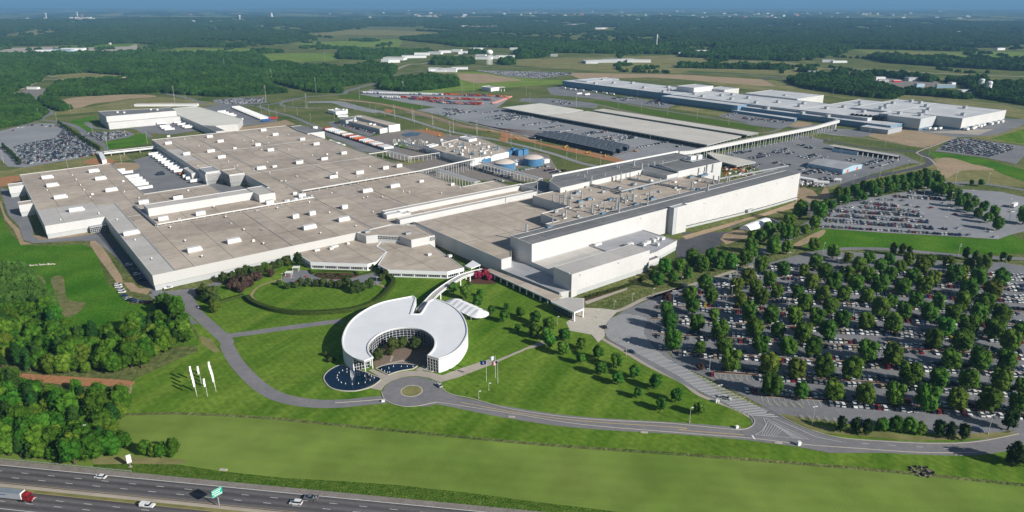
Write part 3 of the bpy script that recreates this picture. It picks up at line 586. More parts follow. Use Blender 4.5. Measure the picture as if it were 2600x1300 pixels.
for s in ('a 1300 362, 1860 360, 1850 392, 1340 400', 'a 1960 405, 2200 395, 2547 400, b 350 395, b 200 450, 0 445, a 2200 460, 2010 450', 'a 2160 322, 2547 305, b 480 290, 450 350, 0 345, a 2350 340', 'c 1270 370, 2000 390, 2547 385, 2600 440, 2200 430, 1500 410'): sh('pasture', s, 'meadow', .04)
for s in ('b -100 225, 300 220, 760 245, 700 262, 200 262, -100 255', 'a 2240 270, 2400 240, 2547 232, 2547 262', 'c 1300 380, 1700 385, 2130 405, 1700 410', 'c 0 455, 800 460, 1100 510, 800 560, 0 520', 'b 1330 440, 2547 410, c 300 450, c 0 545, b 2200 545, 1500 500, 1300 480', 'c 900 560, 1130 560, 1100 580, 920 580'): sh('pasture', s, 'dry_grass', .042)
sh('dirt_lot', 'b 880 545, 1100 550, 1340 590, 1360 600, 1020 620, 900 590', 'tan_soil', .06); sh('pasture', 'b 860 540, 1010 530, 1500 590, 2000 600, 1400 640, 760 690, 400 690, 900 620', 'meadow', .035)
sh('dry_field', 'b 1680 540, 2547 555, c 600 590, 700 640, 600 640, 0 590, b 2300 575, 1800 590', 'tan_soil', .05)
sh('car_park', 'b 1010 520, 1760 540, 1720 555, 1500 585, 1260 570', 'asphalt', .055)
sh('concrete_lot', 'c 1250 540, 1700 560, 1900 590, 1950 660, 1700 660, 1500 620', 'shoulder', .05)
sh('utility_yard', 'C 1150 440, 1650 340, 2050 380, 2340 430, 2576 500, G 1300 560, 1480 850, 900 900, G 400 880, C 2576 1000, C 1900 940, 1560 780', 'shoulder', .045)
sh('yard_grass', 'C 1500 770, 1560 730, 1750 710, 1900 740, 1640 790', 'dry_grass', .06); sh('yard_grass', 'G 880 740, 1220 680, 1300 690, 880 770', 'lawn', .06); sh('yard_grass', 'C 1560 500, 1680 560, 1560 580, 1450 540', 'lawn', .06)
sh('trailer_yard', 'C 600 330, 680 310, 1180 440, 1560 560, 1560 600, 1240 640, 1060 610, 850 500, 640 430', 'asphalt', .06)
sh('service_road', 'C 640 250, 720 240, 1240 400, 1180 430, 900 330', 'asphalt', .055)
sh('clay_patch', 'C 1380 80, 1490 100, 1440 140, 1380 130', 'red_clay', .07); sh('clay_patch', 'C 1700 350, 1900 340, 2100 380, 2140 440, 2000 420, 1880 380', 'red_clay', .06)
sh('settling_pond', 'C 1570 405, 1700 375, 1830 385, 1790 420, 1640 435', 'water', .08)

GZ = .27                                                   # top of the stacked paving sheets
for r, (z, k, o) in enumerate(sorted(RANK, key=lambda q: (q[0], q[1]))): o.location.z = .02+.0013*r-z
for o in MARK: o.location.z += .22
# ================================================================== BUILDINGS
def uvp(l): return [UV(a, b) for a, b in l]
def rect(u0, v0, u1, v1): return uvp([(u0, v0), (u1, v0), (u1, v1), (u0, v1)])
def inset(p, d): p = p if area(p) > 0 else p[::-1]; return offset(p, -d)
def block(par, p, z0, z1, wallm='white_wall', roofm='tan_roof', base=0, rim=.45, basem='grey_wall', wname='wall', rname='roof', drop=.5):
    """one volume of a building: panelled wall with a parapet, the roof inside it, and a recessed plinth band"""
    p = p if area(p) > 0 else p[::-1]; w0 = z0
    if base:
        q = inset(p, .35); MB().wallpath(q, z0, z0+base-.25, .3, closed=True).build('plinth', basem, par)
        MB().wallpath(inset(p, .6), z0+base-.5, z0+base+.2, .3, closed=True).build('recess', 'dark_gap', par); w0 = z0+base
    mb = MB(); mb.wallpath(p, w0, z1, rim, closed=True); wl = mb.build(wname, wallm, par)
    r = inset(p, rim-.02); mb = MB(); n = len(r); mb.add([(*q, z1-drop) for q in r], [tuple(range(n))]); rf = mb.build(rname, roofm, par)
    bm = bmesh.new(); bm.from_mesh(rf.data); bmesh.ops.triangulate(bm, faces=bm.faces[:]); bm.to_mesh(rf.data); bm.free()
    return wl, rf
def glaze(par, p, z0, z1, nu, nv, fr=.16, out=.12, name='window', gm='glass', fm='white_trim'):
    """a strip of glazing along a straight line: glass panes in a frame that stands proud"""
    (x0, y0), (x1, y1) = p; d = math.hypot(x1-x0, y1-y0); ux, uy = (x1-x0)/d, (y1-y0)/d; nx, ny = uy, -ux; rz = math.atan2(uy, ux)
    g = MB(); g.box(((x0+x1)/2+nx*out*.4, (y0+y1)/2+ny*out*.4, z0), (d, .1, z1-z0), rz); w_ = g.build(name, gm, par)
    f = MB()
    for k in range(nu+1): f.box((x0+ux*d*k/nu+nx*out, y0+uy*d*k/nu+ny*out, z0-.05), (fr, .22, z1-z0+.1), rz)
    for k in range(nv+1): f.box(((x0+x1)/2+nx*out, (y0+y1)/2+ny*out, z0+(z1-z0)*k/nv-fr/2), (d+.1, .2, fr), rz)
    f.build('frame', fm, w_); return w_
def rtu(par, x, y, z, l=9.3, w_=3.6, h=3.3, rz=TH, m='white_metal', duct=True, name='rooftop_unit'):
    c, s = math.cos(rz), math.sin(rz); mb = MB(); mb.box((x, y, z+.25), (l, w_, h), rz); mb.box((x, y, z-.1), (l*.9, w_*.8, .4), rz, 1); mb.box((x, y, z+h+.25), (l+.15, w_+.15, .12), rz)
    mb.box((x+c*l*.2-s*w_*.5, y+s*l*.2+c*w_*.5, z+.6), (l*.3, .3, h*.5), rz, 1)
    if duct: k = l/2+.5; mb.box((x+c*k, y+s*k, z+.2), (1.3, w_*.62, h*.55), rz, 0, .6)
    return mb.build(name, [m, 'steel'], par)
def vent(par, x, y, z, r=.75, stain=True):
    mb = MB(); mb.lathe([(.6*r, 0), (.6*r, .7), (r*1.15, .75), (r*1.1, 1.2), (.2, 1.6), (0, 1.65)], (x, y, z), 10); o = mb.build('roof_vent', 'white_metal', par)
    if stain:
        n = 14; mb = MB(); mb.add([(x-r*.3+(1.6+.7*random.random())*r*math.cos(6.283*k/n), y+(1.5+.6*random.random())*r*math.sin(6.283*k/n), z+.03) for k in range(n)], [tuple(range(n))]); mb.build('stain', 'rust_stain', o)
    return o
# ---------------- main assembly plant
PL = empty('assembly_plant', UV(100, 120), 'huge single storey assembly plant with tan roofs and long white front wall', 'factory')
OUT = uvp([(0,0),(152,0),(203,0),(203,-6),(345,-6),(345,71),(305,71),(305,548),(116,548),(114,287),(132,287),(132,262),(149,262),(149,190),(105,190),(105,240),(44,240),(44,416),(-44.5,412),(-44.5,177),(0,177)])
block(PL, OUT, 0, 11.5, base=4)
def skin(par, p, z, m, name):                              # a differently coloured membrane lying on a roof
    mb = MB(); n = len(p); p = p if area(p) > 0 else p[::-1]; mb.add([(*q, z) for q in p], [tuple(range(n))]); return mb.build(name, m, par)
skin(PL, rect(.5, .5, 14.5, 100), 11.04, 'pale_roof', 'pale_membrane'); skin(PL, uvp([(-44, 177.5), (.5, 177.5), (.5, 108), (14.5, 108), (14.5, 221), (0, 221), (0, 238), (-44, 238)]), 11.045, 'pale_roof', 'pale_membrane')
skin(PL, rect(114.5, 373, 130, 460), 11.04, 'pale_roof', 'pale_membrane')
mb = MB()
for u0, v0, u1, v1 in ((14.5, .6, 15.1, 221), (.6, 165, 105, 165.3), (99, .6, 99.4, 120), (131, 315, 131.4, 547), (168, 1, 168.4, 547), (226, 8, 226.4, 547), (114, 410, 305, 410.3), (152, 262, 305, 262.4)): mb.prism(rect(u0, v0, u1, v1), 11.0, 11.3)
mb.build('roof_joint', 'steel', PL)
block(PL, rect(30.5, 155, 122.3, 172), 10.9, 18, roofm='pale_roof', wname='penthouse_wall', rname='penthouse_roof'); block(PL, rect(122.3, 140, 137.6, 174), 10.9, 18.2, roofm='pale_roof', wname='penthouse_wall', rname='penthouse_roof')
block(PL, rect(115, 287, 129.5, 314), 0, 14, roofm='light_grey_roof', base=4, wname='tower_wall', rname='tower_roof'); block(PL, rect(132, 262, 148, 290), 0, 13.4, roofm='tan_roof', base=4, wname='tower_wall', rname='tower_roof')
block(PL, rect(107, 316, 114.5, 350), 0, 8.6, roofm='pale_roof', wname='dock_wall', rname='dock_roof')
block(PL, uvp([(301, 456), (327, 457), (327, 476), (322, 530), (305, 530), (301, 500)]), 0, 12.6, roofm='grey_roof', wname='north_wall', rname='north_roof')
block(PL, rect(305, 372, 311, 396), 0, 11.3, roofm='pale_roof', wname='annex_wall', rname='annex_roof'); block(PL, rect(311, 366, 316, 378), 0, 9, roofm='pale_roof', wname='annex_wall', rname='annex_roof')
# towers on the west side
block(PL, uvp([(-44.5, 268), (-56, 268), (-56, 283), (-44.5, 283)]), 0, 11.2, roofm='tan_roof', base=4, wname='tower_wall', rname='tower_roof'); block(PL, uvp([(-44.5, 356), (-58, 356), (-58, 372), (-44.5, 372)]), 0, 11.2, roofm='pale_roof', base=4, wname='tower_wall', rname='tower_roof')
# raised corridors
block(PL, rect(192, 25, 350, 32), 10.9, 15.3, roofm='pale_roof', wname='corridor_wall', rname='corridor_roof'); block(PL, rect(189.5, 18, 204, 25), 10.9, 15, roofm='white_roof', wname='corridor_wall', rname='corridor_roof'); block(PL, rect(204, 18, 213, 25), 10.9, 13.2, roofm='white_roof', wname='corridor_wall', rname='corridor_roof')
block(PL, rect(190.7, -2.6, 342, 4.2), 10.9, 15.4, roofm='pale_roof', wname='corridor_wall', rname='corridor_roof')
# the folded annex over the offices
AX = [P(*src('E', x, y), 11.5) for x, y in ((1015, 748), (1135, 792), (1285, 776), (1555, 790), (1705, 841), (2000, 781), (1770, 650), (1450, 640))]
block(PL, AX, 0, 11.7, rname='annex_roof', wname='annex_wall')
glaze(PL, (AX[2], AX[3]), 8.2, 10.9, 14, 2); glaze(PL, (tuple(AX[5][i]*.28+AX[4][i]*.72 for i in (0, 1)) if 0 else tuple(AX[4][i]+(AX[5][i]-AX[4][i])*.78 for i in (0, 1)), AX[5]), 7.6, 10.6, 4, 3)
# glazed porch on the west front
q0, q1 = UV(-14, 177), UV(-1, 177); c = UV(-7, 174.5); mb = MB(); mb.box((*c, 0), (13, 4.6, 5.4), TH); mb.build('porch', 'light_grey_roof', PL); glaze(PL, (UV(-13.5, 172.1), UV(-.6, 172.1)), .4, 5, 9, 3)
# rooftop units
RT = pxl('D 1255 790 9.5, 1750 680 9.5, 620 190 8.5, 1050 130 8.5, 1880 340 0, B 90 1060 0, 455 1020 8, 740 1225 8, 270 1290 8, 1610 1085 7, 2015 1000 7, 1925 965 4, 855 250 8, 990 310 8, 1680 225 8, 1530 170 8, 870 435 9, 1005 510 9, 1460 355 7, 1170 395 4, 1620 420 8, 2020 285 7, 2195 345 8, 2180 140 7, 335 335 8, 565 470 8, 1500 650 9.5, 1670 625 5, 1980 580 8, 2290 530 8, 2410 760 9, 2540 460 7, C 840 655 6, 610 730 8, 300 770 8, 1055 905 9, 725 955 9, 1380 845 7, 1550 820 7, 1495 1075 10, 1150 1135 10, 1830 1010 5, 2220 1050 4, E 250 570 5.5, 460 530 5.5, 865 450 5.5, 425 705 10.5, 855 605 9.5, A 595 270 9.8, 660 370 9.8, 760 520 10.2, 1180 190 9.5, 1265 285 9.8, 1400 430 10, 960 680 11, 1650 975 11, L 1030 640 4')
nr = 0
for q in RT:
    if len(q) < 3 or q[2] == 0: continue
    x, y = P(q[0], q[1]-1.5, 11.2); rtu(PL, x, y, 11.0, q[2], 3.7 if q[2] > 5 else 2.6, 3.4 if q[2] > 5 else 2.2, duct=q[2] > 9); nr += 1
VT = pxl('D 955 480, 1140 650, 1350 845, 1880 510, 2300 240, 1650 350, 2125 685, 1500 225, 720 880, 510 640, 285 385, 55 305, 1175 20, 560 115, B 1700 1130, 2105 1060, 2360 1190, 1055 1240, 905 1115, 590 910, 1610 690, 1810 790, 1580 550, 1200 600, 1090 545, 1950 730, 1850 395, 1285 280, 1575 240, 1850 210, 540 265, 720 350, E 565 755, 680 495, 425 365, 1010 665, 1105 310, 1155 300, 1225 485, 1345 300, 1680 240, 705 250, 2085 250, C 460 665, 270 930, 125 990, A 910 225, 960 280, 1015 350, 1060 410, 1135 500, 1565 430, 2140 875, 1245 705, 765 785, 595 410')
for k, q in enumerate(VT):
    if k > 62: break
    x, y = P(q[0], q[1]+1, 11.1); vent(PL, x, y, 11.02, .85 if k < 8 else .6, k < 9 or 32 <= k <= 39)
rq = random.Random(9)
for k in range(34):
    while True:
        u, v = rq.uniform(2, 300), rq.uniform(4, 530)
        if inpoly(*UV(u, v), inset(OUT, 4)) and not (28 < u < 140 and 136 < v < 178): break
    x, y = UV(u, v); t = rq.random(); mb = MB()
    if t < .5: mb.box((x, y, 11), (1.6+rq.random()*1.6, 1.4, .7+rq.random()*.6), TH)
    elif t < .8: mb.tube((x, y, 11), (x, y, 12.6+rq.random()), .35, 8)
    else: mb.box((x, y, 11), (2.4, .8, 1.8), TH, 0, .7)
    mb.build('roof_hatch', rq.choice(['white_metal', 'steel', 'pole_metal']), PL)
for k in range(90):                                        # ponding streaks and patched membrane
    u, v = rq.uniform(2, 300), rq.uniform(4, 530); mb = MB()
    if not inpoly(*UV(u, v), inset(OUT, 8)): continue
    if rq.random() < .6:
        n = 12; L1, L2, a0 = rq.uniform(1.2, 6), rq.uniform(.3, .9), rq.choice([0, 0, math.pi/2])+rq.uniform(-.15, .15); r1 = [rq.uniform(.6, 1.2) for q in range(n)]
        mb.add([(*UV(u+math.cos(a0)*L1*math.cos(6.283*q/n)*r1[q]-math.sin(a0)*L2*math.sin(6.283*q/n)*r1[q], v+math.sin(a0)*L1*math.cos(6.283*q/n)*r1[q]+math.cos(a0)*L2*math.sin(6.283*q/n)*r1[q]), 11.06+k*.0005) for q in range(n)], [tuple(range(n))], 0); mb.build('roof_stain', 'rust_faint', PL)
    else: l1, l2 = rq.uniform(2, 9), rq.uniform(1.5, 5); mb.add([(*UV(u+a*l1, v+b*l2), 11.055+k*.0004) for a, b in ((0, 0), (1, 0), (1, 1), (0, 1))], [(0, 1, 2, 3)]); mb.build('roof_patch', 'patch', PL)
# pipe bridges that run over the roof
def pipeway(par, a, b, z, n=3, sp=.55, r=.24, posts=0, name='pipe_rack', m='white_metal', z0=11, deck=True):
    mb = MB(); dx, dy = b[0]-a[0], b[1]-a[1]; d = math.hypot(dx, dy); nx, ny = -dy/d, dx/d; rz = math.atan2(dy, dx)
    for k in range(n):
        o = (k-(n-1)/2)*sp; mb.tube((a[0]+nx*o, a[1]+ny*o, z+r+.3), (b[0]+nx*o, b[1]+ny*o, z+r+.3), r, 6)
    if deck: mb.box(((a[0]+b[0])/2, (a[1]+b[1])/2, z), (d, n*sp+.3, .3), rz)
    for k in range(posts+1):
        f = k/max(1, posts); px_, py_ = a[0]+dx*f, a[1]+dy*f
        for s_ in ((-1, 1) if n > 3 else (0,)): mb.box((px_+nx*s_*n*sp/2, py_+ny*s_*n*sp/2, z0), (.3, .3, z-z0), rz)
    return mb.build(name, m, par)
pipeway(PL, UV(167, 147.5), UV(305, 150.5), 13.2, 3, posts=16); pipeway(PL, UV(29.6, 119.8), UV(167, 120.6), 12.3, 3, posts=22)
pipeway(PL, UV(29, 120), UV(27, 196), 12.2, 4, .5, .2, posts=14, m='steel')
mb = MB()
for k in range(9): x, y = UV(142+k*3.2+random.random(), 125+random.random()*5); mb.box((x, y, 11), (2+random.random()*2, 1.2+random.random(), 1+1.6*random.random()), TH, k % 2)
mb.build('equipment', ['steel', 'white_metal'], PL)
# ---------------- office wing
OF = empty('office_wing', P(*src('E', 1100, 1200)), 'low angular office wing with tan roof and ribbon windows beside the round garden', 'office building')
ZF = 5.5
p1 = [P(*src('E', x, y), ZF) for x, y in ((225, 985), (435, 1118), (1155, 1143), (1270, 1113), (1390, 985), (1270, 920), (1340, 838), (1000, 800), (600, 905))]
p2 = [P(*src('E', x, y), ZF) for x, y in ((1285, 1150), (1405, 1216), (2160, 1240), (2370, 1187), (2330, 1160), (1920, 875), (1340, 836), (1272, 920), (1392, 985))]
for p in (p1, p2):
    MB().wallpath(p if area(p) > 0 else p[::-1], 2.9, ZF+.1, .5, closed=True).build('wall', 'museum_wall', OF); r = inset(p, .45)
    MB().add([(*q, ZF-.2) for q in r], [tuple(range(len(r)))]).build('roof', 'tan_roof', OF)
    b = inset(p, .7); MB().wallpath(b, 0, 3.0, .3, closed=True).build('glass_wall', 'glass', OF)
    mb = MB()
    for k in range(len(b)):
        a, c = b[k], b[(k+1) % len(b)]; d = math.hypot(c[0]-a[0], c[1]-a[1]); n = max(1, int(d/1.6)); rz = math.atan2(c[1]-a[1], c[0]-a[0])
        for i in range(n+1): mb.box((a[0]+(c[0]-a[0])*i/n, a[1]+(c[1]-a[1])*i/n, 0), ((.18 if i % 6 else 1.1), .3, 3), rz)
        mb.box(((a[0]+c[0])/2, (a[1]+c[1])/2, 0), (d, .34, .8), rz)
    mb.build('mullions', 'museum_wall', OF)
for (x, y, l) in ((520, 975, 4), (740, 930, 6), (700, 955, 3), (1930, 1030, 3), (2190, 1050, 3), (910, 890, 2)): rtu(OF, *P(*src('E', x, y), ZF), ZF-.2, l, 2.2, 1.4, duct=False)
for (x, y) in ((1150, 740), (1660, 760)): rtu(PL, *P(*src('E', x, y), 11.7), 11.2, 4.5, 3, 1.6, m='steel', duct=False)
p = [P(*src('E', x, y), 6.2) for x, y in ((2380, 1165), (2460, 1195), (2576, 1150), (2480, 1095))]
mb = MB(); mb.prism(p, 5.6, 6.3, bottom=True)
for q in inset(p, .5): mb.box((*q, 0), (.3, .3, 5.6))
tag(mb.build('canopy', 'museum_wall', loc=(*p[0], 0)), 'small square white canopy where the curved walkway meets the offices', 'canopy')
# ---------------- tall paint hall and its neighbours
PH = empty('paint_hall', UV(300, -60), 'tall white windowless production hall with grey roof and dozens of exhaust stacks', 'factory')
def wp(par, p, z0, z1, *a, **k): return block(par, p, z0, z1, *a, **k)
wp(PH, uvp([(203, -6), (205, -124), (214.3, -124), (227.2, -107.2), (300, -106), (345, -30), (345, -6)]), 0, 12.2, base=0, roofm='tan_roof', wname='low_hall_wall', rname='low_hall_roof')
block(PH, rect(227.3, -131.5, 590, -106), -8, 21, roofm='grey_roof', wname='front_wall', rname='front_roof', drop=.15)
MB().wallpath([UV(400, -131.3), UV(590, -131.3), UV(590, -107)], -8, -2.2, .35).build('plinth', 'grey_wall', PH) if 0 else None
block(PH, uvp([(318, -24), (319.5, -71), (286, -73), (284.5, -97), (270, -97), (270, -105.9), (500, -105.9), (500, -61), (463, -61), (463, -24)]), 0, 20, roofm='tan_roof', wname='rear_wall', rname='rear_roof')
MB().prism([UV(228, -115), UV(589, -115), UV(589, -114.6), UV(228, -114.6)], 20.8, 21.05).build('roof_seam', 'white_trim', PH)
block(PH, uvp([(345, -32), (463, -28), (463, -60.9), (553, -60.9), (560, 7.5), (372, 7.5), (355, -5)]), 0, 24.2, roofm='grey_roof', wname='upper_wall', rname='upper_roof', drop=.15)
block(PH, rect(463, -60.9, 553, -34) if 0 else uvp([(480, -61.2), (553.3, -61.2), (556, -24), (490, -26)]), 20, 26, roofm='grey_roof', wname='upper_wall', rname='upper_roof', drop=.15)
block(PH, uvp([(343, -18), (372, -12), (372, 27), (343, 27)]), 0, 16, roofm='grey_roof', wname='link_wall', rname='link_roof')
# lower wings on the front
block(PH, rect(217.3, -185, 295, -167), 0, 16.5, base=3.6, roofm='pale_roof', wname='wing_wall', rname='wing_roof', drop=.12)
block(PH, rect(227.2, -166.9, 286, -131.6), 0, 7.4, roofm='pale_roof', wname='wing_wall', rname='wing_roof', drop=.3)
block(PH, uvp([(286.1, -166.9), (295.1, -166.9), (295.1, -176), (314, -175.5), (348, -168), (348, -131.7), (286.1, -131.7)]), 0, 8.3, roofm='light_grey_roof', base=3, wname='plant_room_wall', rname='plant_room_roof')
block(PH, uvp([(297, -176.2), (313, -175.7), (313, -180), (297, -181)]), 0, 5.6, roofm='grey_roof', base=2.4, wname='porch_wall', rname='porch_roof')
for (x, y, l, z) in ((1270, 575, 5, 8.3), (1320, 560, 3, 8.3), (1240, 590, 3.4, 8.3), (1350, 545, 3, 8.3), (1390, 545, 3.6, 8.3), (1350, 590, 2, 8.3), (1125, 590, 6, 9), (860, 590, 7, 7.4)): rtu(PH, *P(*src('V', x, y), z), z-.2, l, 2.6, 1.9, duct=False)
block(PH, uvp([(380, -131.6), (380, -137.6), (398, -137.6), (398, -131.6)]), -8, 22.4, wallm='far_wall', roofm='light_grey_roof', wname='stair_tower_wall', rname='stair_tower_roof')
MB().wallpath([UV(384, -137.8), UV(398.2, -137.8), UV(398.2, -131.6)], -8, 22.4, .3).build('stair_tower_face', 'white_wall', PH)
def ladder(par, x, y, z0, z1, rz, name='ladder', w_=1.1):
    mb = MB(); c, s = math.cos(rz), math.sin(rz)
    for q in (-w_/2, w_/2): mb.box((x+c*q, y+s*q, z0), (.14, .14, z1-z0))
    k = z0
    while k < z1: mb.box((x, y, k), (w_, .1, .12), rz); k += 1.5
    mb.box((x, y, z1-.5), (w_+1, 1.2, .2), rz); return mb.build(name, 'white_trim', par)
ladder(PH, *UV(403, -132.2), -4, 21.8, TH, w_=2.6); ladder(PH, *UV(590.4, -131), -7, 21.5, TH+1.57, w_=2.2)
q = UV(502, -133); MB().box((*q, -4), (9, 3, 2.6), TH).build('doorway', 'grey_wall', PH); glaze(PH, (UV(503, -134.6), UV(506, -134.6)), -3.4, -2, 2, 1)
MB().wallpath([UV(397, -131.9), UV(590.4, -131.9)], -8, -8+.1, .3)
def lowband():
    mb = MB(); 
    for k in range(19):
        u = 398+k*10.1; x, y = UV(u+5, -131.7); g = terr(x, y); mb.box((x, y, g-1), (10.1, .5, 3.2), TH)
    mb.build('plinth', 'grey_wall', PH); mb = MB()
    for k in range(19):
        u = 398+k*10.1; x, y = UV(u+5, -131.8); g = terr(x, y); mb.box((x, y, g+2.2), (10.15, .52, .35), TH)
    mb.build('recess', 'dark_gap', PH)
lowband()
for k, u in enumerate((345, 430, 455, 480, 520, 548, 575)): x, y = UV(u, -131.8); MB().box((x, y, 18.2-(k % 2)*2), (1.1, .4, .6), TH).build('wall_lamp', 'steel', PH)
for u in (225, 262): x, y = UV(u, -185.3); MB().box((x, y, 14), (1, .4, .7), TH).build('wall_lamp', 'steel', PH)
MB().tube((*UV(216.9, -183), 3), (*UV(216.9, -183), 17.5), .18, 6).build('downpipe', 'white_trim', PH)
# single storey glazed strip in front
SP_ = uvp([(205, -124.2), (209.5, -182), (221, -185.3), (217.1, -185.3), (217.1, -167.2), (227.1, -167.2), (227.1, -107.6), (214.5, -124.2)])
block(PH, SP_, 0, 4.6, roofm='light_grey_roof', wname='strip_wall', rname='strip_roof', drop=.3); glaze(PH, (UV(204.9, -132), UV(209.2, -180)), 1.2, 3, 20, 1); glaze(PH, (UV(210, -182.2), UV(220.5, -182.2)), .6, 4, 4, 3)
# exhaust stacks, fans, ducts on the big roof: pixel of the foot, height, radius
ST = pxl('V 280 475 5 .9, 492 440 8.5 .5, 600 360 5.5 .9, 498 225 5 .8, 552 240 5 .8, 588 245 8 .8, 644 205 4.5 .7, 731 198 4.6 .7, 600 180 4 .7, 617 262 5 .5, 634 265 5 .5, 815 318 5.6 .8, 874 300 5 .7, 914 290 5 .6, 1012 305 7.5 .9, 1034 330 8.2 .9, 1028 300 8 .6, 1087 248 5 .8, 1152 235 5.2 .8, 1267 274 7 .7, 1048 240 6 .8, 1100 225 4 .8, 1320 205 4.6 .3, 368 170 9 .35, 810 100 8 .7, 1010 60 4 .6, 1050 65 5 .6, 1195 45 5 .6, 762 60 4 .4, F 965 755 6.5 1.0, 1165 785 6.5 1.1, 1235 685 6 .8, 1297 700 6.5 .8, 1400 695 6 .8, 1428 690 5.6 .8, 1150 540 7 1, 1225 520 6.6 1, 238 860 5 1, 412 920 6 .7, 80 600 8 .7, 300 560 5 .6, 195 550 5 .5, 245 395 4.5 1, 342 445 5.4 1.1, 500 410 4.5 .9, 600 405 5 .8, 693 705 3.4 .6, 440 800 4 .3, 497 810 4.4 .3')
for q in ST:
    z = 20.2
    x, y = P(q[0], q[1], z); uu, vv = uv_of(x, y)
    if vv > -30: z = 24.2; x, y = P(q[0], q[1], z); uu, vv = uv_of(x, y)
    mb = MB(); r = q[3]*.9; q = (q[0], q[1], q[2]*1.2, q[3]); mb.tube((x, y, z-.5), (x, y, z+q[2]), r, 10); mb.lathe([(r*1.12, q[2]-.3), (r*1.12, q[2]+.05), (r*.85, q[2]+.05), (r*.85, q[2]-.3)], (x, y, z), 10); mb.box((x, y, z-.3), (r*3, r*3, .6), TH); mb.build('exhaust_stack', 'steel', PH)
for q in pxl('V 460 445 5, 900 335 4.5, 1165 268 5, 1300 225 5.5, 715 235 6, 790 215 6, 720 275 4, 580 340 3, 520 315 4, 700 355 3, 965 225 6, 690 160 5, 905 155 4, 1040 125 3, 1165 95 4, 985 290 3, F 255 910 6, 465 845 7, 1040 760 5, 240 640 5, 455 590 4, 360 715 5, 60 685 5, 1130 590 7, 950 600 6, 1090 600 6'):
    x, y = P(q[0], q[1], 20.6); mb = MB(); l = q[2]; mb.box((x, y, 20), (l*.8, l*.5, .8), TH, 1); mb.box((x, y, 20.8), (l, l*.65, 1.3), TH, 0, .8); mb.build('roof_fan', ['blue_steel' if q[2] > 4.4 and q[0] < 1900 else 'steel', 'steel'], PH)
pipeway(PH, P(*src('F', 80, 740), 23), P(*src('F', 790, 585), 23), 22.4, 2, .9, .42, 9, z0=20, m='steel'); pipeway(PH, P(*src('F', 1310, 640), 22.5), P(*src('F', 2180, 450), 22.5), 22.2, 2, .8, .35, 26, z0=20.8, m='steel')
pipeway(PH, P(*src('F', 170, 560), 20.6), P(*src('F', 900, 740), 20.6), 20.4, 3, .9, .35, 16, z0=20, m='steel'); pipeway(PH, P(*src('V', 800, 90), 21), P(*src('V', 1060, 160), 21), 20.8, 3, .8, .3, 10, z0=20, m='steel'); pipeway(PH, P(*src('F', 450, 400), 24.6), P(*src('F', 800, 480), 26.5), 24.8, 3, .8, .28, 10, z0=24, m='steel')
rq = random.Random(31)
for k in range(60):
    while True:
        u, v = rq.uniform(290, 498), rq.uniform(-104, -30)
        if not (u > 455 and v > -66) and not (u < 322 and v > -70): break
    x, y = UV(u, v); t = rq.random(); mb = MB()
    if t < .45: mb.box((x, y, 19.5), (rq.uniform(1.5, 4), rq.uniform(1, 2.4), rq.uniform(.7, 1.8)), TH)
    elif t < .75: mb.tube((x, y, 19.5), (x, y, 20.6+rq.random()*2.4), rq.uniform(.25, .55), 8)
    else: l = rq.uniform(6, 18); d = rq.choice(((CU, SU), (-SU, CU))); mb.tube((x, y, 20.1), (x+d[0]*l, y+d[1]*l, 20.1), .3, 6); mb.box((x, y, 19.4), (1.2, 1.2, 1.3), TH)
    mb.build('roof_fitting', rq.choice(['steel', 'white_metal', 'pole_metal', 'steel', 'blue_steel']), PH)
for k in range(14): x, y = UV(rq.uniform(360, 550), rq.uniform(-25, 4)); MB().tube((x, y, 23.9), (x, y, 24.8+rq.random()*3), rq.uniform(.3, .6), 8).build('roof_fitting', 'steel', PH)
x, y = P(*src('F', 990, 320), 27); mb = MB(); mb.box((x, y, 26.6), (22, 14, .4), TH, 1); mb.box((x-2, y, 27), (9, 6, 4), TH); mb.box((x+7, y+5, 27), (7, 5, 4), TH); mb.build('cooler', ['white_metal', 'steel'], PH)
# ---------------- covered walk and entrance canopy
WK = empty('covered_walkway', UV(197, -150), 'long straight flat roofed walkway on white posts beside the tree lawn', 'walkway')
wa, wb_ = P(*src('e', 1090, 752), 4), P(*src('e', 1578, 975), 4); wc, wd_ = P(*src('e', 1665, 945), 4), P(*src('e', 1125, 738), 4)
mb = MB(); mb.prism([wa, wb_, wc, wd_], 3.5, 4.1, bottom=True); mb.build('roof', 'tan_roof', WK); mb = MB(); mb.wallpath([wd_, wa, wb_] if 0 else [wa, wb_], 3.3, 4.3, .3); mb.build('fascia', 'museum_wall', WK)
for k in range(10):
    f = (k+.6)/10; x, y = wa[0]+(wb_[0]-wa[0])*f, wa[1]+(wb_[1]-wa[1])*f; MB().box((x-.2, y+.5, 0), (.7, .7, 3.4), TH).build('post', 'museum_wall', WK)
MB().wallpath(offset([wa, wb_], -4.4, False), 0, 3.3, .3).build('back_wall', 'glass', WK)
CN = empty('entrance_canopy', P(*src('V', 672, 1212)), 'flat white entrance canopy on square columns by the striped drop off road', 'canopy')
cp = [P(*src('V', x, y), 6.2) for x, y in ((480, 1050), (670, 1138), (750, 1105), (752, 1022), (600, 1015))]
mb = MB(); mb.prism(cp, 5.2, 6.3, bottom=True); mb.build('roof', 'museum_wall', CN); MB().add([(*q, 6.33) for q in inset(cp, .4)], [tuple(range(5))]).build('roof_deck', 'pale_roof', CN)
for q in [inset(cp, .7)[k] for k in (1, 2, 3)]: MB().box((*q, 0), (.9, .9, 5.2), TH).build('column', 'museum_wall', CN)
g1, g2 = P(*src('V', 500, 1115)), P(*src('V', 655, 1195)); glaze(CN, (g1, g2), 0, 4.6, 10, 2, fm='steel')
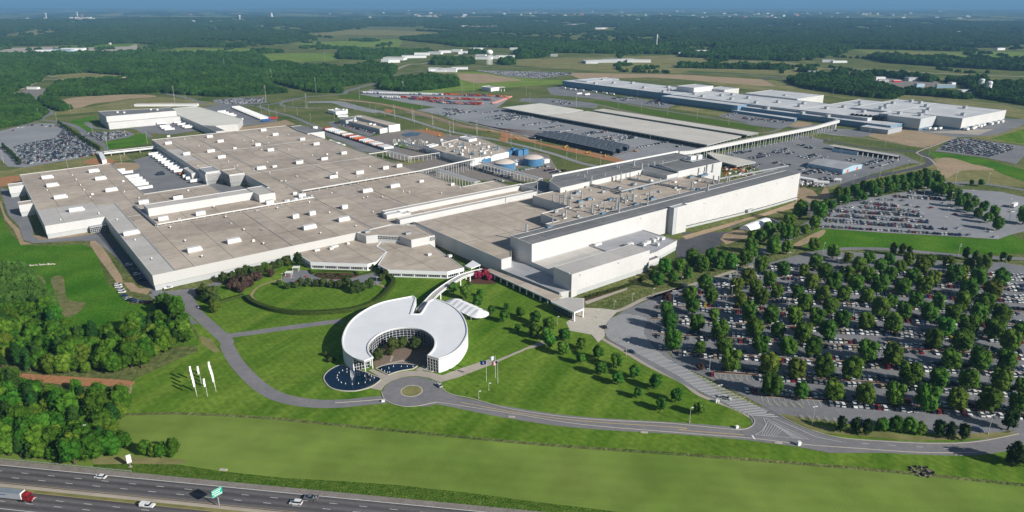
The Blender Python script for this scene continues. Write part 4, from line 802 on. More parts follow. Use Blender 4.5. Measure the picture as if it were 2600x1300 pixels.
# ---------------- museum ring
MU = empty('ring_museum', P(*src('X', 700, 700)), 'white ring shaped museum open at the front around a glazed courtyard', 'museum')
MZ = 8.6
def mz(l): return [P(*src('X', x, y), MZ) for x, y in l]
oR = smooth(mz([(1062,768),(1180,725),(1270,660),(1330,580),(1360,500),(1350,415),(1315,335),(1260,270),(1190,218),(1100,178),(1005,155)]), 5)
oL = smooth(mz([(800,125),(640,155),(500,185),(380,230),(250,305),(160,383),(103,470),(74,560),(78,640),(105,695),(170,745),(225,770),(300,790)]), 5)
inn = smooth(mz([(395,752),(358,712),(345,665),(355,615),(400,560),(470,510),(560,475),(650,456),(740,450),(830,458),(910,480),(975,520),(1012,565),(1020,612),(1008,660),(980,700),(943,735)]), 4)
notch = mz([(955,182),(888,290),(868,310),(782,308),(832,150)])
full = oR+notch+oL+inn
mb = MB(); mb.prism(full, MZ-.9, MZ-.25, top=True, bottom=True); rf = mb.build('roof', 'museum_roof', MU); bm = bmesh.new(); bm.from_mesh(rf.data); bmesh.ops.triangulate(bm, faces=[f for f in bm.faces if len(f.verts) > 4]); bm.to_mesh(rf.data); bm.free()
MB().wallpath(full if area(full) > 0 else full[::-1], MZ-.9, MZ+.25, .7, closed=True).build('roof_rim', 'museum_wall', MU)
MB().wallpath(oR+notch+oL[:52] if area(full) > 0 else (oR+notch+oL[:52])[::-1], 0, MZ-.3, .5).build('outer_wall', 'museum_wall', MU)
gi = offset(inn[5:], .5 if area(full) < 0 else -.5, False)
MB().wallpath(gi[::-1], 0, MZ-.9, .2).build('courtyard_glass', 'glass', MU)
mb = MB(); L_ = [0]
for k in range(len(gi)-1): L_.append(L_[-1]+math.hypot(gi[k+1][0]-gi[k][0], gi[k+1][1]-gi[k][1]))
def along(path, L, d):
    for k in range(len(path)-1):
        if d <= L[k+1]+1e-6: f = (d-L[k])/max(1e-6, L[k+1]-L[k]); return path[k][0]+(path[k+1][0]-path[k][0])*f, path[k][1]+(path[k+1][1]-path[k][1])*f, math.atan2(path[k+1][1]-path[k][1], path[k+1][0]-path[k][0])
    return (*path[-1], 0)
n = 40
for k in range(n+1): x, y, t = along(gi, L_, L_[-1]*k/n); mb.box((x, y, 0), (.16, .5, MZ-.9), t)
for z in (.1, 1.75, 3.35, 4.95, 6.5):
    for k in range(len(gi)-1): a, b = gi[k], gi[k+1]; mb.box(((a[0]+b[0])/2, (a[1]+b[1])/2, z), (math.hypot(b[0]-a[0], b[1]-a[1])+.1, .42, .14), math.atan2(b[1]-a[1], b[0]-a[0]))
mb.build('courtyard_frame', 'museum_wall', MU)
e0, e1 = inn[-1], oR[0]; glaze(MU, tuple(tuple(q) for q in (((e0[0]*.97+e1[0]*.03), (e0[1]*.97+e1[1]*.03)), ((e0[0]*.05+e1[0]*.95), (e0[1]*.05+e1[1]*.95)))), .3, MZ-1, 4, 4, fr=.22)
pc = [P(*src('X', x, y)) for x, y in ((180, 856), (243, 872), (313, 897), (388, 867), (368, 838))]
for q in pc[1:]: MB().tube((*q, 0), (*q, MZ-.9), .28, 10).build('column', 'museum_wall', MU)
gq = mz([(185, 745), (345, 712)]); mb = MB(); glaze(MU, (gq[0], gq[1]), .2, MZ-1.2, 6, 4)
glaze(MU, ((pc[2][0]*.97+pc[3][0]*.03, pc[2][1]), (pc[3][0], pc[3][1])), MZ-3.2, MZ-1, 4, 2, gm='glass'); glaze(MU, (pc[1], pc[2]), MZ-3.2, MZ-1, 4, 2)
# curved bridge from the museum to the offices
CW = smooth(pts('e 600 1048, 660 985, 720 922, 800 862, 900 800, 990 768, 1080 748', 5), 6)
BR = empty('curved_walkway', CW[20], 'curved raised white walkway linking the ring museum to the offices', 'walkway')
a = offset(CW, 2.4, False); b = offset(CW, -2.4, False); mb = MB(); nn = len(CW)
for k in range(nn-1):
    vs_ = [(*a[k], 4.4), (*a[k+1], 4.4), (*b[k+1], 4.4), (*b[k], 4.4), (*a[k], 5), (*a[k+1], 5), (*b[k+1], 5), (*b[k], 5)]; mb.add(vs_, [(0,3,2,1),(4,5,6,7),(0,1,5,4),(2,3,7,6)])
mb.build('deck', 'pale_roof', BR); MB().wallpath(a, 3.9, 5.5, .35).build('parapet', 'museum_wall', BR); MB().wallpath(b[::-1], 3.9, 5.5, .35).build('parapet', 'museum_wall', BR)
for k in (3, 8, 13, 18, 23, 28, 33): MB().box((*a[k], 0), (.7, .7, 4), .5).build('post', 'museum_wall', BR); MB().box((*b[k], 0), (.7, .7, 4), .5).build('post', 'museum_wall', BR)
# marquee
ta, tb = P(*src('e', 862, 962), 5.2), P(*src('e', 1042, 1046), 5.2); tl = math.hypot(tb[0]-ta[0], tb[1]-ta[1]); tx_, ty_ = (tb[0]-ta[0])/tl, (tb[1]-ta[1])/tl; tr = math.atan2(ty_, tx_)
TN = empty('marquee', ((ta[0]+tb[0])/2, (ta[1]+tb[1])/2), 'white ridged marquee with rounded ends on the lawn behind the museum', 'tent')
mb = MB(); hw = 6.5; nn = 5; rid = [(ta[0]+tx_*tl*k/nn, ta[1]+ty_*tl*k/nn) for k in range(nn+1)]
for k in range(nn):
    (x0, y0), (x1, y1) = rid[k], rid[k+1]; xm, ym = (x0+x1)/2, (y0+y1)/2
    for s_ in (-1, 1):
        q = [(x0, y0, 5.4), (x1, y1, 5.4), (x1-ty_*s_*hw, y1+tx_*s_*hw, 2.7), (xm-ty_*s_*hw, ym+tx_*s_*hw, 2.45), (x0-ty_*s_*hw, y0+tx_*s_*hw, 2.7), (xm, ym, 5.15)]
        mb.add(q, [(0, 5, 3, 4), (5, 1, 2, 3)] if s_ < 0 else [(0, 4, 3, 5), (5, 3, 2, 1)])
for end, (cx_, cy_), sg in ((0, rid[0], -1), (1, rid[-1], 1)):
    fan = [(cx_+sg*hw*math.cos(t)*tx_-hw*math.sin(t)*ty_, cy_+sg*hw*math.cos(t)*ty_+hw*math.sin(t)*tx_, 2.6) for t in [math.pi*(k/6-.5) for k in range(7)]]
    mb.add([(cx_, cy_, 5.4)]+fan, [(0, k+1, k+2) if sg > 0 else (0, k+2, k+1) for k in range(6)])
mb.build('canopy', 'fabric_white', TN)
for k in range(nn+1):
    for s_ in (-1, 1): x, y = rid[k][0]-ty_*s_*hw, rid[k][1]+tx_*s_*hw; MB().tube((x, y, 0), (x, y, 2.7), .1, 6).build('pole', 'white_metal', TN)
# ---------------- other buildings of the works
def top(n, loc, label, cat, group=None): return empty(n, loc, label, cat, group)
B = top('assembly_hall', UV(1120, 600), 'long white roofed hall at the back left of the far works', 'factory')
block(B, rect(1063, 425, 1178, 755), 0, 14, 'far_wall_blue', 'white_roof', base=3, basem='blue_steel')
block(B, rect(1090, 700, 1200, 740), 0, 15, 'far_wall', 'white_roof')
for u, v in ((1150, 705), (1080, 660), (1120, 640), (1150, 610), (1100, 530), (1150, 505), (1110, 470), (1075, 455)): rtu(B, *UV(u, v), 13.5, 9, 5, 4, m='steel')
B = top('penthouse_hall', UV(1220, 440), 'white roofed hall with a tall square penthouse in the far works', 'factory')
block(B, rect(1030, 245, 1060, 424.6), 0, 12.6, 'far_wall_blue', 'white_roof', base=3, basem='blue_steel'); block(B, rect(1060, 147, 1178, 424.6), 0, 13.6, 'far_wall', 'white_roof')
block(B, uvp([(1115, 410), (1180, 410), (1180, 455), (1115, 455)]), 13.7, 24, 'white_wall', 'white_roof', wname='penthouse_wall', rname='penthouse_roof'); block(B, rect(1178, 380, 1230, 424), 0, 18, 'white_wall', 'white_roof', wname='side_wall', rname='side_roof')
block(B, rect(1178, 215, 1275, 330), 0, 16, 'white_wall', 'white_roof', wname='side_wall', rname='side_roof')
for u, v in ((1100, 395), (1080, 360), (1120, 345), (1150, 340), (1090, 300), (1130, 290), (1080, 240), (1120, 220), (1210, 260), (1140, 180), (1100, 165)): rtu(B, *UV(u, v), 13.1, 9, 5, 4, m='steel')
B = top('glazed_hall', UV(1100, 80), 'far white hall with dark cooling towers where the conveyor bridge ends', 'factory')
block(B, rect(1045, 62, 1059.6, 365) if 0 else rect(1042, 62, 1059.6, 244.6), 0, 9.6, 'far_wall_blue', 'white_roof', base=3, basem='blue_steel', wname='front_wall', rname='front_roof')
block(B, uvp([(1060, 146.6), (1060, 24), (1285, 24), (1285, 146.6)]), 0, 14, 'far_wall', 'white_roof'); block(B, rect(1040, -22, 1085, 60), 0, 9.6, 'far_wall_blue', 'white_roof', base=2.6, basem='blue_steel', wname='front_wall', rname='front_roof')
block(B, uvp([(1015, -30), (1062, -30), (1062, -2), (1040, -2), (1040, 12), (1015, 12)]), 0, 7, 'far_wall', 'white_roof', wname='lobby_wall', rname='lobby_roof')
for u, v in ((1055, 200), (1050, 130), (1050, 85), (1110, 120), (1150, 110), (1190, 100), (1120, 60), (1180, 50), (1230, 70), (1230, 120)): rtu(B, *UV(u, v), 13.4 if u > 1060 else 9.1, 9, 5, 4, m='steel')
for k in range(8): x, y = UV(1072+k*1.5, 55-k*6.6); mb = MB(); mb.box((x, y, 9.3), (7, 5.6, 6), TH, 0); mb.lathe([(2.2, 0), (2.4, 1.3)], (x, y, 15.3), 12, 0); mb.build('cooling_tower', 'dark_gap', B)
B = top('press_hall', UV(1110, -20), 'tall white box hall between glazed hall and largest end hall, far right works', 'factory')
block(B, uvp([(1086, -45), (1140, -46), (1141, 5), (1141, 23.6), (1096, 23.6), (1096, 6), (1086, 6)]), 0, 18.6, 'far_wall', 'white_roof', base=3.4, basem='blue_steel')
for u, v in ((1120, -30), (1115, 0)): rtu(B, *UV(u, v), 18.2, 9, 5, 4, m='steel')
B = top('end_hall', UV(1220, -30), 'largest flat white hall at the far right end with trailers docked', 'factory')
block(B, uvp([(1142, -83), (1300, -92), (1304, 18.6), (1142, 18.6)]), 0, 18.6, 'far_wall', 'white_roof', base=3.6, basem='blue_steel'); block(B, rect(1142, 19, 1320, 92), 0, 16.8, 'far_wall', 'white_roof')
MB().wallpath([UV(1141.6, -83.5), UV(1300, -92.5)], 3.6, 18.7, .3).build('front_wall', 'white_wall', B)
for u, v in ((1160, -20), (1200, -10), (1240, 10), (1270, -40), (1180, -70), (1160, 50), (1200, 60), (1250, 70), (1300, 60), (1290, 40)): rtu(B, *UV(u, v), 18.2 if v < 18 else 16.4, 9, 5, 4, m='steel')
for u in (1150, 1180, 1200, 1240, 1262, 1280): rtu(B, *UV(u, -88-(u-1142)*.055), .2, 9, 5, 3.4, duct=False, name='dock_shelter')
B = top('glazed_hall_shed', 0 or P(*src('I', 230, 360)), 'long low shed with white roof parallel to the far works front', 'shed') if 0 else top('long_shed', P(*src('I', 230, 360)), 'long low white roofed shed parallel to the far works front', 'shed')
block(B, [P(*src('I', x, y), 4.5) for x, y in ((-160, 292), (435, 378), (455, 362), (-140, 284))], 0, 4.5, 'far_wall_blue', 'white_roof')
# storage canopies
def canopy(name, p, z, label, nr_, step=9):
    p = p if area(p) > 0 else p[::-1]; B = top(name, p[0], label, 'canopy', 'vehicle storage canopies'); mb = MB(); mb.prism(p, z-.7, z, bottom=True); mb.build('roof', nr_, B); q = inset(p, 1); mb = MB()
    for k in range(len(q)):
        a, c = q[k], q[(k+1) % len(q)]; d = math.hypot(c[0]-a[0], c[1]-a[1]); n = max(1, int(d/step))
        for i in range(n): mb.box((a[0]+(c[0]-a[0])*i/n, a[1]+(c[1]-a[1])*i/n, 0), (.4, .4, z-.7))
    mb.build('posts', 'pole_metal', B); MB().wallpath(p, z-1.5, z+.1, .3, closed=True).build('fascia', 'far_wall', B); return B
canopy('storage_canopy', uvp([(706, 70), (800, 80), (800, 398), (706, 410)]), 6.2, 'wide beige ribbed vehicle canopy, lower half of the long storage roof', 'canopy_roof')
canopy('storage_canopy', rect(706, 410.4, 801, 528), 6.3, 'pale cream end section of the long storage roof beside the container yard', 'cream_roof')
canopy('storage_canopy', rect(814, 80, 843, 400), 6.2, 'narrow beige storage canopy behind the wide one', 'canopy_roof')
canopy('storage_canopy', [P(*src('F', x, y), 5) for x, y in ((1150, 235), (1220, 225), (1780, 350), (1540, 400), (1330, 345))], 5, 'small beige canopy beside the dark roofed tall hall', 'canopy_roof')
# conveyor bridge
CB = top('conveyor_bridge', UV(800, 30), 'long elevated white conveyor bridge on posts linking both factories', 'bridge')
cb = [UV(372, 9.5), UV(568, 9.5)]; MB().wallpath([UV(372, 9.8), UV(568, 9.8)], 22.5, 24.7, 1.6).build('gallery', 'white_trim', CB)
segs = [(UV(568, 10), 24.2), (UV(613, 28), 16.4), (UV(735, 33), 15.2), (UV(912, 33), 14.6), (UV(1006, 44), 14)]
mb = MB()
for (a, za), (b, zb) in zip(segs, segs[1:]):
    dx, dy = b[0]-a[0], b[1]-a[1]; d = math.hypot(dx, dy); nx, ny = -dy/d*2, dx/d*2; hh = 4.3
    vs_ = [(a[0]-nx, a[1]-ny, za-hh), (b[0]-nx, b[1]-ny, zb-hh), (b[0]+nx, b[1]+ny, zb-hh), (a[0]+nx, a[1]+ny, za-hh), (a[0]-nx, a[1]-ny, za), (b[0]-nx, b[1]-ny, zb), (b[0]+nx, b[1]+ny, zb), (a[0]+nx, a[1]+ny, za)]
    mb.add(vs_, [(0,3,2,1),(4,5,6,7),(0,1,5,4),(1,2,6,5),(2,3,7,6),(3,0,4,7)])
mb.build('gallery', 'white_wall', CB)
for k in range(28):
    u = 620+k*13.8; f = 0
    for (a, za), (b, zb) in zip(segs, segs[1:]):
        ua, va = uv_of(*a); ub, vb = uv_of(*b)
        if ua <= u <= ub: f = (u-ua)/(ub-ua); v = va+(vb-va)*f; z = za+(zb-za)*f
    for s_ in (-1, 1): MB().box((*UV(u, v+s_*1.7), 0), (.42, .42, z-4), TH).build('post', 'white_trim', CB)
MB().box((*UV(1003, 48), 0), (5, 5, 15), TH).build('stair_tower', 'steel', CB)
# footbridge near the west lot
FB = top('footbridge', UV(60, 530), 'enclosed white footbridge on piers from west car park to plant', 'bridge')
a, b = P(*src('L', 215, 822), 6), P(*src('L', 885, 748), 6); d = math.hypot(b[0]-a[0], b[1]-a[1]); rz = math.atan2(b[1]-a[1], b[0]-a[0]); mid = ((a[0]+b[0])/2, (a[1]+b[1])/2)
MB().box((*mid, 3.2), (d, 3.4, .5), rz).build('deck', 'grey_wall', FB); MB().box((*mid, 3.7), (d, 3.2, 1.6), rz).build('wall', 'museum_wall', FB); MB().box((*mid, 5.3), (d, 3.3, .9), rz).build('window', 'glass', FB); MB().box((*mid, 6.2), (d, 3.7, .5), rz).build('roof', 'white_trim', FB)
for f in (.12, .36, .66): MB().box((a[0]+(b[0]-a[0])*f, a[1]+(b[1]-a[1])*f, 0), (1, 2.4, 3.2), rz).build('pier', 'concrete', FB)
p, q = P(*src('L', 180, 840), 5), P(*src('L', 225, 930), 2); mb = MB(); mb.prism([P(*src('L', x, y), 3.5) for x, y in ((145, 835), (200, 828), (250, 925), (195, 940))], 0, 4.5); mb.build('stair_house', 'museum_wall', FB)
# warehouse
B = top('warehouse', UV(150, 780), 'long two tier cream warehouse behind the plant with grey roof', 'warehouse')
block(B, uvp([(97.4, 765), (201, 765), (204, 812), (97.4, 837)]), 0, 18.8, roofm='grey_roof', base=0); block(B, uvp([(97, 752), (203, 752), (203, 764.6), (97, 764.6)]), 0, 10.6, roofm='pale_roof', wname='front_wall', rname='front_roof')
for u, v in ((120, 800), (128, 790), (170, 800), (178, 790)): rtu(B, *UV(u, v), 18.4, 3, 2, 2, duct=False)
B = top('dock_warehouse', UV(235, 740), 'bright cream roofed dock warehouse with trailers on both sides', 'warehouse')
block(B, uvp([(205.5, 868), (261, 868), (277, 665), (254, 617), (222, 622), (207, 645), (205.5, 752)]), 0, 10, roofm='cream_roof'); block(B, uvp([(207, 644), (221, 621), (221, 571), (208, 571)]), 0, 9.6, roofm='grey_roof', wname='south_wall', rname='south_roof')
for k in range(12): rtu(B, *P(*src('L', 1690+k*45, 520-k*4)), .2, 1.6, 1.2, 2.4, duct=False, name='dock_door', m='steel') if k < 6 else None
# two tier office block
B = top('two_tier_block', UV(430, 520), 'two tier concrete office block beside the trailer row', 'office building')
obl = [P(*src('C', x, y), 7) for x, y in ((795, 205), (880, 205), (960, 215), (930, 235), (1310, 335), (1420, 310), (1560, 275), (1400, 260), (1090, 165), (1010, 178))]
block(B, [P(*src('C', x, y), 7) for x, y in ((915, 235), (1310, 335), (1425, 312), (1020, 222))], 0, 7, 'grey_wall', 'tan_roof', wname='front_wall', rname='front_roof')
block(B, [P(*src('C', x, y), 10.5) for x, y in ((1420, 290), (1560, 270), (1130, 168), (1010, 180))], 0, 10.5, 'grey_wall', 'tan_roof'); block(B, [P(*src('C', x, y), 7) for x, y in ((795, 207), (880, 225), (965, 212), (1000, 180), (1085, 163), (1050, 160))], 0, 7, 'grey_wall', 'grey_roof', wname='west_wall', rname='west_roof')
MB().wallpath([P(*src('C', 1310, 337), 7), P(*src('C', 1426, 314), 7)], 0, 7.1, .3).build('end_wall', 'museum_wall', B); MB().wallpath([P(*src('C', 1420, 292), 10.5), P(*src('C', 1562, 272), 10.5)], 0, 10.6, .3).build('end_wall', 'museum_wall', B)
for x, y in ((1000, 235), (1190, 275), (1240, 285)): rtu(B, *P(*src('C', x, y), 7), 6.6, 5, 3, 2, duct=False)
B = top('guard_block', P(*src('C', 800, 150)), 'small flat roofed white block in the lawn behind the two tier offices', 'office building')
block(B, [P(*src('C', x, y), 6) for x, y in ((650, 92), (755, 118), (905, 100), (800, 78))], 0, 6, 'museum_wall', 'white_roof', base=1); block(B, [P(*src('C', x, y), 3) for x, y in ((760, 150), (905, 140), (910, 160), (780, 165))], 0, 3, 'museum_wall', 'white_roof', wname='porch_wall', rname='porch_roof')
for x, y in ((760, 85), (850, 95), (890, 98)): rtu(B, *P(*src('C', x, y), 6), 5.7, 4, 3, 2, duct=False)
B = top('gate_house', P(*src('K', 1760, 560)), 'lone pale box building on grass behind the container yard', 'building')
block(B, [P(*src('K', x, y), 8) for x, y in ((1695, 492), (1815, 512), (1920, 498), (1800, 482))], 0, 8, 'museum_wall', 'pale_roof'); mb = MB(); mb.prism([P(*src('K', x, y), 6) for x, y in ((1900, 512), (2000, 500), (1960, 492), (1880, 500))], 5.3, 6, bottom=True); mb.build('porch_roof', 'pale_roof', B)
for x, y in ((1905, 555), (1945, 555), (1985, 553)): MB().box((*P(*src('K', x, y)), 0), (1.5, 1.5, 5.3)).build('column', 'museum_wall', B)
# gabled halls
def gable(name, p4, ze, zr, label, cat, wm='blue_wall', rm='light_grey_roof', doors=()):
    """p4: front-left, front-right, back-right, back-left eaves; ridge runs from mid-front to mid-back"""
    B = top(name, ((p4[0][0]+p4[2][0])/2, (p4[0][1]+p4[2][1])/2), label, cat); fl, fr, br_, bl = p4; mf = ((fl[0]+fr[0])/2, (fl[1]+fr[1])/2); mbk = ((bl[0]+br_[0])/2, (bl[1]+br_[1])/2)
    m = MB(); vs_ = [(*fl, 0), (*fr, 0), (*br_, 0), (*bl, 0), (*fl, ze), (*fr, ze), (*br_, ze), (*bl, ze), (*mf, zr), (*mbk, zr)]
    m.add(vs_, [(0,1,5,8,4),(1,2,6,5),(2,3,7,9,6),(3,0,4,7)]); m.build('wall', wm, B); m = MB(); e = .12; m.add([(*fl, ze+e), (*mf, zr+e), (*mbk, zr+e), (*bl, ze+e), (*fr, ze+e), (*br_, ze+e)], [(0,1,2,3),(1,4,5,2)]); m.build('roof', rm, B)
    return B
g_ = [P(*src('I', x, y), 4.9) for x, y in ((885, 850), (1065, 800), (715, 745), (555, 790))]
B = gable('blue_shed', g_, 4.9, 7, 'pale blue metal shed with low gable roof among parked cars', 'shed')
for f in (.25, .75): x, y = g_[0][0]+(g_[1][0]-g_[0][0])*f, g_[0][1]+(g_[1][1]-g_[0][1])*f; MB().box((x, y, 0), (4, .4, 3.6), math.atan2(g_[1][1]-g_[0][1], g_[1][0]-g_[0][0])).build('door', 'box_orange', B)
B = top('open_shed', P(*src('I', 1100, 690)), 'long low open fronted shed along the edge of the east yard', 'shed')
sp = [P(*src('I', x, y), 5) for x, y in ((750, 625), (1395, 728), (1412, 716), (800, 614))]; mb = MB(); mb.prism(sp, 4.5, 5, bottom=True); mb.build('roof', 'pale_roof', B)
s1 = [P(*src('I', x, y)) for x, y in ((780, 680), (1020, 715))]; MB().wallpath(s1, 0, 4.5, .4).build('wall', 'blue_wall', B)
bk = [P(*src('I', x, y)) for x, y in ((800, 655), (1412, 752))]; MB().wallpath(bk, 0, 4.5, .3).build('back_wall', 'dark_gap', B)
for k in range(9): f = k/8; x, y = P(*src('I', 1020+375*f, 715+57*f)); MB().box((x, y, 0), (.6, .6, 4.5), 0).build('post', 'white_trim', B)
for s, lb in (('I 470 925, 640 950, 650 938, 480 908', 'low white open shelter near the far corner of the tall hall'), ('I 800 945, 870 945, 875 930, 815 925', 'tiny white framed shelter at the yard edge')):
    p = pts(s, 2.6) if 0 else [P(q[0], q[1], 3) for q in pxl(s)]; mb = MB(); mb.prism(p, 2.6, 3, bottom=True)
    for q in inset(p, .5): mb.box((*q, 0), (.3, .3, 2.6))
    tag(mb.build('shelter', 'white_trim', loc=(*p[0], 0)), lb, 'shelter')
rtb = P(*src('I', 690, 985)); tag(MB().tube((rtb[0]-9, rtb[1]+2, 2.2), (rtb[0]+6, rtb[1]-3, 2.2), 2, 12).build('storage_tank', 'white_metal', loc=(*rtb, 0)), 'horizontal white cylinder tank on the ground near the tall hall corner', 'tank')
# barrel tent and dark shed by the tall hall
bt = [P(*src('F', x, y)) for x, y in ((1640, 1215), (1910, 1130))]; d = math.hypot(bt[1][0]-bt[0][0], bt[1][1]-bt[0][1]); rz = math.atan2(bt[1][1]-bt[0][1], bt[1][0]-bt[0][0]); mb = MB(); g0 = terr(*bt[0])
vs_ = []; 
for e in (0, 1):
    for k in range(9): t = math.pi*k/8; vs_.append((bt[e][0]-math.sin(rz)*5.5*math.cos(t), bt[e][1]+math.cos(rz)*5.5*math.cos(t), g0+4.6*math.sin(t)))
mb.add(vs_, [(k, k+1, 10+k, 9+k) for k in range(8)]+[tuple(range(9)), tuple(range(17, 8, -1))]); tag(mb.build('storage_tent', 'fabric_white', loc=(*bt[0], g0)), 'white barrel vaulted storage tent below the tall hall', 'tent')
B = top('dark_shed', P(*src('F', 1960, 1090)), 'low dark flat roofed shed behind the barrel tent', 'shed'); g0 = terr(*P(*src('F', 1960, 1090)))
block(B, [P(*src('F', x, y), 3) for x, y in ((1810, 1085), (2010, 1125), (2120, 1085), (1960, 1055))], g0-1, g0+3, 'grey_wall', 'rail_dark')
# tanks
for (x, y, lb) in ((745, 700, 'round blue storage tank with pale domed top, front left of two'), (1105, 640, 'round blue storage tank with pale domed top, rear right of two')):
    c = P(*src('G', x, y-40 if 0 else y), 4.4); B = top('storage_tank', c, lb, 'tank', 'blue storage tanks'); mb = MB(); mb.lathe([(12.4, 0), (12.4, 8.8), (12.7, 8.8), (12.7, 9.1)], (*c, 0), 40); mb.build('shell', 'tank_blue', B, smooth_=False)
    mb = MB(); mb.lathe([(12.7, 9.1), (11, 10.1), (8, 11.2), (4, 12), (.4, 12.3), (0, 12.3)], (*c, 0), 40); mb.build('dome', 'tank_top', B, smooth_=True); MB().tube((*c, 12.2), (*c, 13), .5, 8).build('vent', 'steel', B)
    ladder(B, c[0]+12.9, c[1]-1.5, 0, 9.2, .4)
mb = MB(); c = P(*src('G', 930, 640), 4); mb.box((*c, 0), (14, 6, 3), .6, 0); mb.box((*c, 4.5), (12, 6, .4), .6, 0)
for k in range(6): mb.box((c[0]-5+k*2, c[1]-3+k*1.2, 0), (.4, .4, 7), .6)
mb.box((*P(*src('G', 1265, 640), 2), 0), (8, 6, 4.5), .6); tag(mb.build('pump_house', 'museum_wall', loc=(*c, 0)), 'white framed pump house squeezed between the two blue tanks', 'building')
for k in range(8):
    c = P(*src('G', 480+k*48, 630-k*14), 3); mb = MB(); mb.box((*c, 0), (8, 7, 5), TH, 0); mb.lathe([(2.6, 0), (2.8, 1.2), (2.6, 1.2), (2.4, .2)], (*c, 5), 14, 0); o = mb.build('cooling_tower', 'tank_blue', loc=(*c, 0)); tag(o, f'blue cooling tower, {od(k+1)} from left in the row beside the tan roof', 'cooling tower', 'blue cooling towers in a row')
for k, (x, y) in enumerate(((865, 500), (930, 520), (1000, 510))):
    c = P(*src('G', x, y), 5); mb = MB(); mb.box((*c, 0), (8, 7, 7), TH, 0); mb.lathe([(2.8, 0), (3, 1.4), (2.7, 1.4), (2.5, .2)], (*c, 7), 14, 0); tag(mb.build('cooling_tower', 'tank_blue', loc=(*c, 0)), f'{("left","middle","right")[k]} one of three taller blue cooling towers behind the tanks', 'cooling tower', 'taller blue cooling towers')
# energy centre
EC = top('energy_centre', UV(440, 250), 'utility building with tan roof crowded by ducts, fans and pipes', 'utility building')
block(EC, [P(*src('C', x, y), 7.5) for x, y in ((1880, 545), (2440, 735), (2576, 700), (2576, 640), (2680, 590), (2320, 450), (2060, 520))], 0, 7.5, 'museum_wall', 'tan_roof')
block(EC, [P(*src('G', x, y), 7.5) for x, y in ((330, 590), (440, 600), (800, 520), (700, 450), (400, 330), (200, 330), (100, 420))], 0, 7.4, 'museum_wall', 'tan_roof', wname='east_wall', rname='east_roof')
block(EC, [P(*src('C', x, y), 10) for x, y in ((2310, 435), (2430, 470), (2530, 450), (2400, 418))], 0, 10, 'museum_wall', 'white_roof', wname='box_wall', rname='box_roof'); block(EC, [P(*src('C', x, y), 8.6) for x, y in ((1890, 540), (1930, 552), (2045, 525), (1990, 515))], 0, 8.6, 'museum_wall', 'white_roof', wname='box_wall', rname='box_roof')
rs = random.Random(3)
for k in range(64):
    x, y = rs.choice([(1950+rs.random()*560, 0), (2576+rs.random()*500, 0)]); 
    if k < 34: x = 2080+rs.random()*430; y = 500+(x-2080)*.33+rs.random()*110-30; c = P(*src('C', x, y), 7.5)
    else: x = 120+rs.random()*560; y = 370+rs.random()*150+(x-120)*.12; c = P(*src('G', x, y), 7.5)
    mb = MB(); t = rs.random(); l = 1.5+rs.random()*3
    if t < .4: mb.tube((*c, 7), (*c, 8.5+rs.random()*4.5), .4+rs.random()*.7, 8)
    elif t < .8: mb.box((*c, 7), (l, l*.7, 1+rs.random()*2.2), TH)
    else: mb.tube((c[0]-2, c[1], 8.2), (c[0]+2, c[1]+1, 8.2), .9, 8)
    mb.build('roof_equipment', rs.choice(['steel', 'white_metal', 'white_metal', 'blue_steel', 'pole_metal']), EC)
# pipe racks in the utility yard
def rack(a, b, z, n, label, posts, m='white_metal', w_=.9):
    x, y = a; o = empty('pipe_rack', (*a, 0), label, 'pipe rack', 'pipe racks of the utility yard'); q = pipeway(o, a, b, z, n, w_, .32, posts, 'pipes', m, 0, False); dx, dy = b[0]-a[0], b[1]-a[1]; d = math.hypot(dx, dy); mb = MB(); rz = math.atan2(dy, dx)
    for k in range(posts*2+1): f = k/(posts*2); mb.box((a[0]+dx*f, a[1]+dy*f, z-.1), (.3, n*w_+1.4, .3), rz); mb.box((a[0]+dx*f, a[1]+dy*f, z-2.2), (.25, n*w_+1.2, .25), rz)
    mb.build('crossbeams', m, o); return o
PC = lambda x, y, z=9: P(*src('C', x, y), z)
rack(PC(1840, 850, 13), PC(2576, 690, 13), 12, 4, 'widest white pipe rack, running right from the plant roof', 12)
rack(PC(2040, 835, 12), PC(2540, 990, 12), 11, 7, 'broad rack of many pipes along the plant roof edge', 14)
rack(P(*src('G', 440, 650), 9), P(*src('G', 1200, 860), 9), 8.6, 6, 'long diagonal rack passing in front of the blue tanks', 18)
rack(PC(2140, 640, 8), PC(2470, 730, 8), 7.6, 7, 'dense pipe rack against the tan roofed utility building', 10, 'steel')
rack(PC(1690, 690, 7), PC(2060, 635, 7), 6.6, 2, 'thin white pipe gantry crossing the open yard', 7)
rack(PC(1170, 650, 8), PC(1430, 610, 8), 7.4, 3, 'short white gantry leaving the plant by the last trailers', 3); rack(PC(1370, 600, 8), PC(1690, 680, 8), 7.4, 5, 'white gantry bending towards the thin pipe gantry', 7); rack(PC(1560, 500, 6), PC(2200, 650, 6), 5.6, 6, 'grey pipe rack leading away from the substation', 12, 'steel')
subs = sorted([(1480+rs.random()*420, 470+rs.random()*70) for k in range(40)])
for k, (sx_, sy_) in enumerate(subs):                      # substation frames and switch gear
    c = PC(sx_, sy_, 2); mb = MB(); t = rs.random()
    if t < .5: mb.box((c[0]-1.5, c[1], 0), (.25, .25, 5)); mb.box((c[0]+1.5, c[1], 0), (.25, .25, 5)); mb.box((*c, 4.6), (3.6, .25, .3))
    else: mb.box((*c, 0), (1.5+rs.random()*2, 1.4, 1.4+rs.random()*1.6), TH)
    tag(mb.build('switchgear', rs.choice(['steel', 'white_metal', 'pole_metal']), loc=(*c, 0)), f'small pale steel {"frame" if t < .5 else "cabinet"}, {od(k+1)} from left in the substation', 'switchgear', 'substation switchgear')
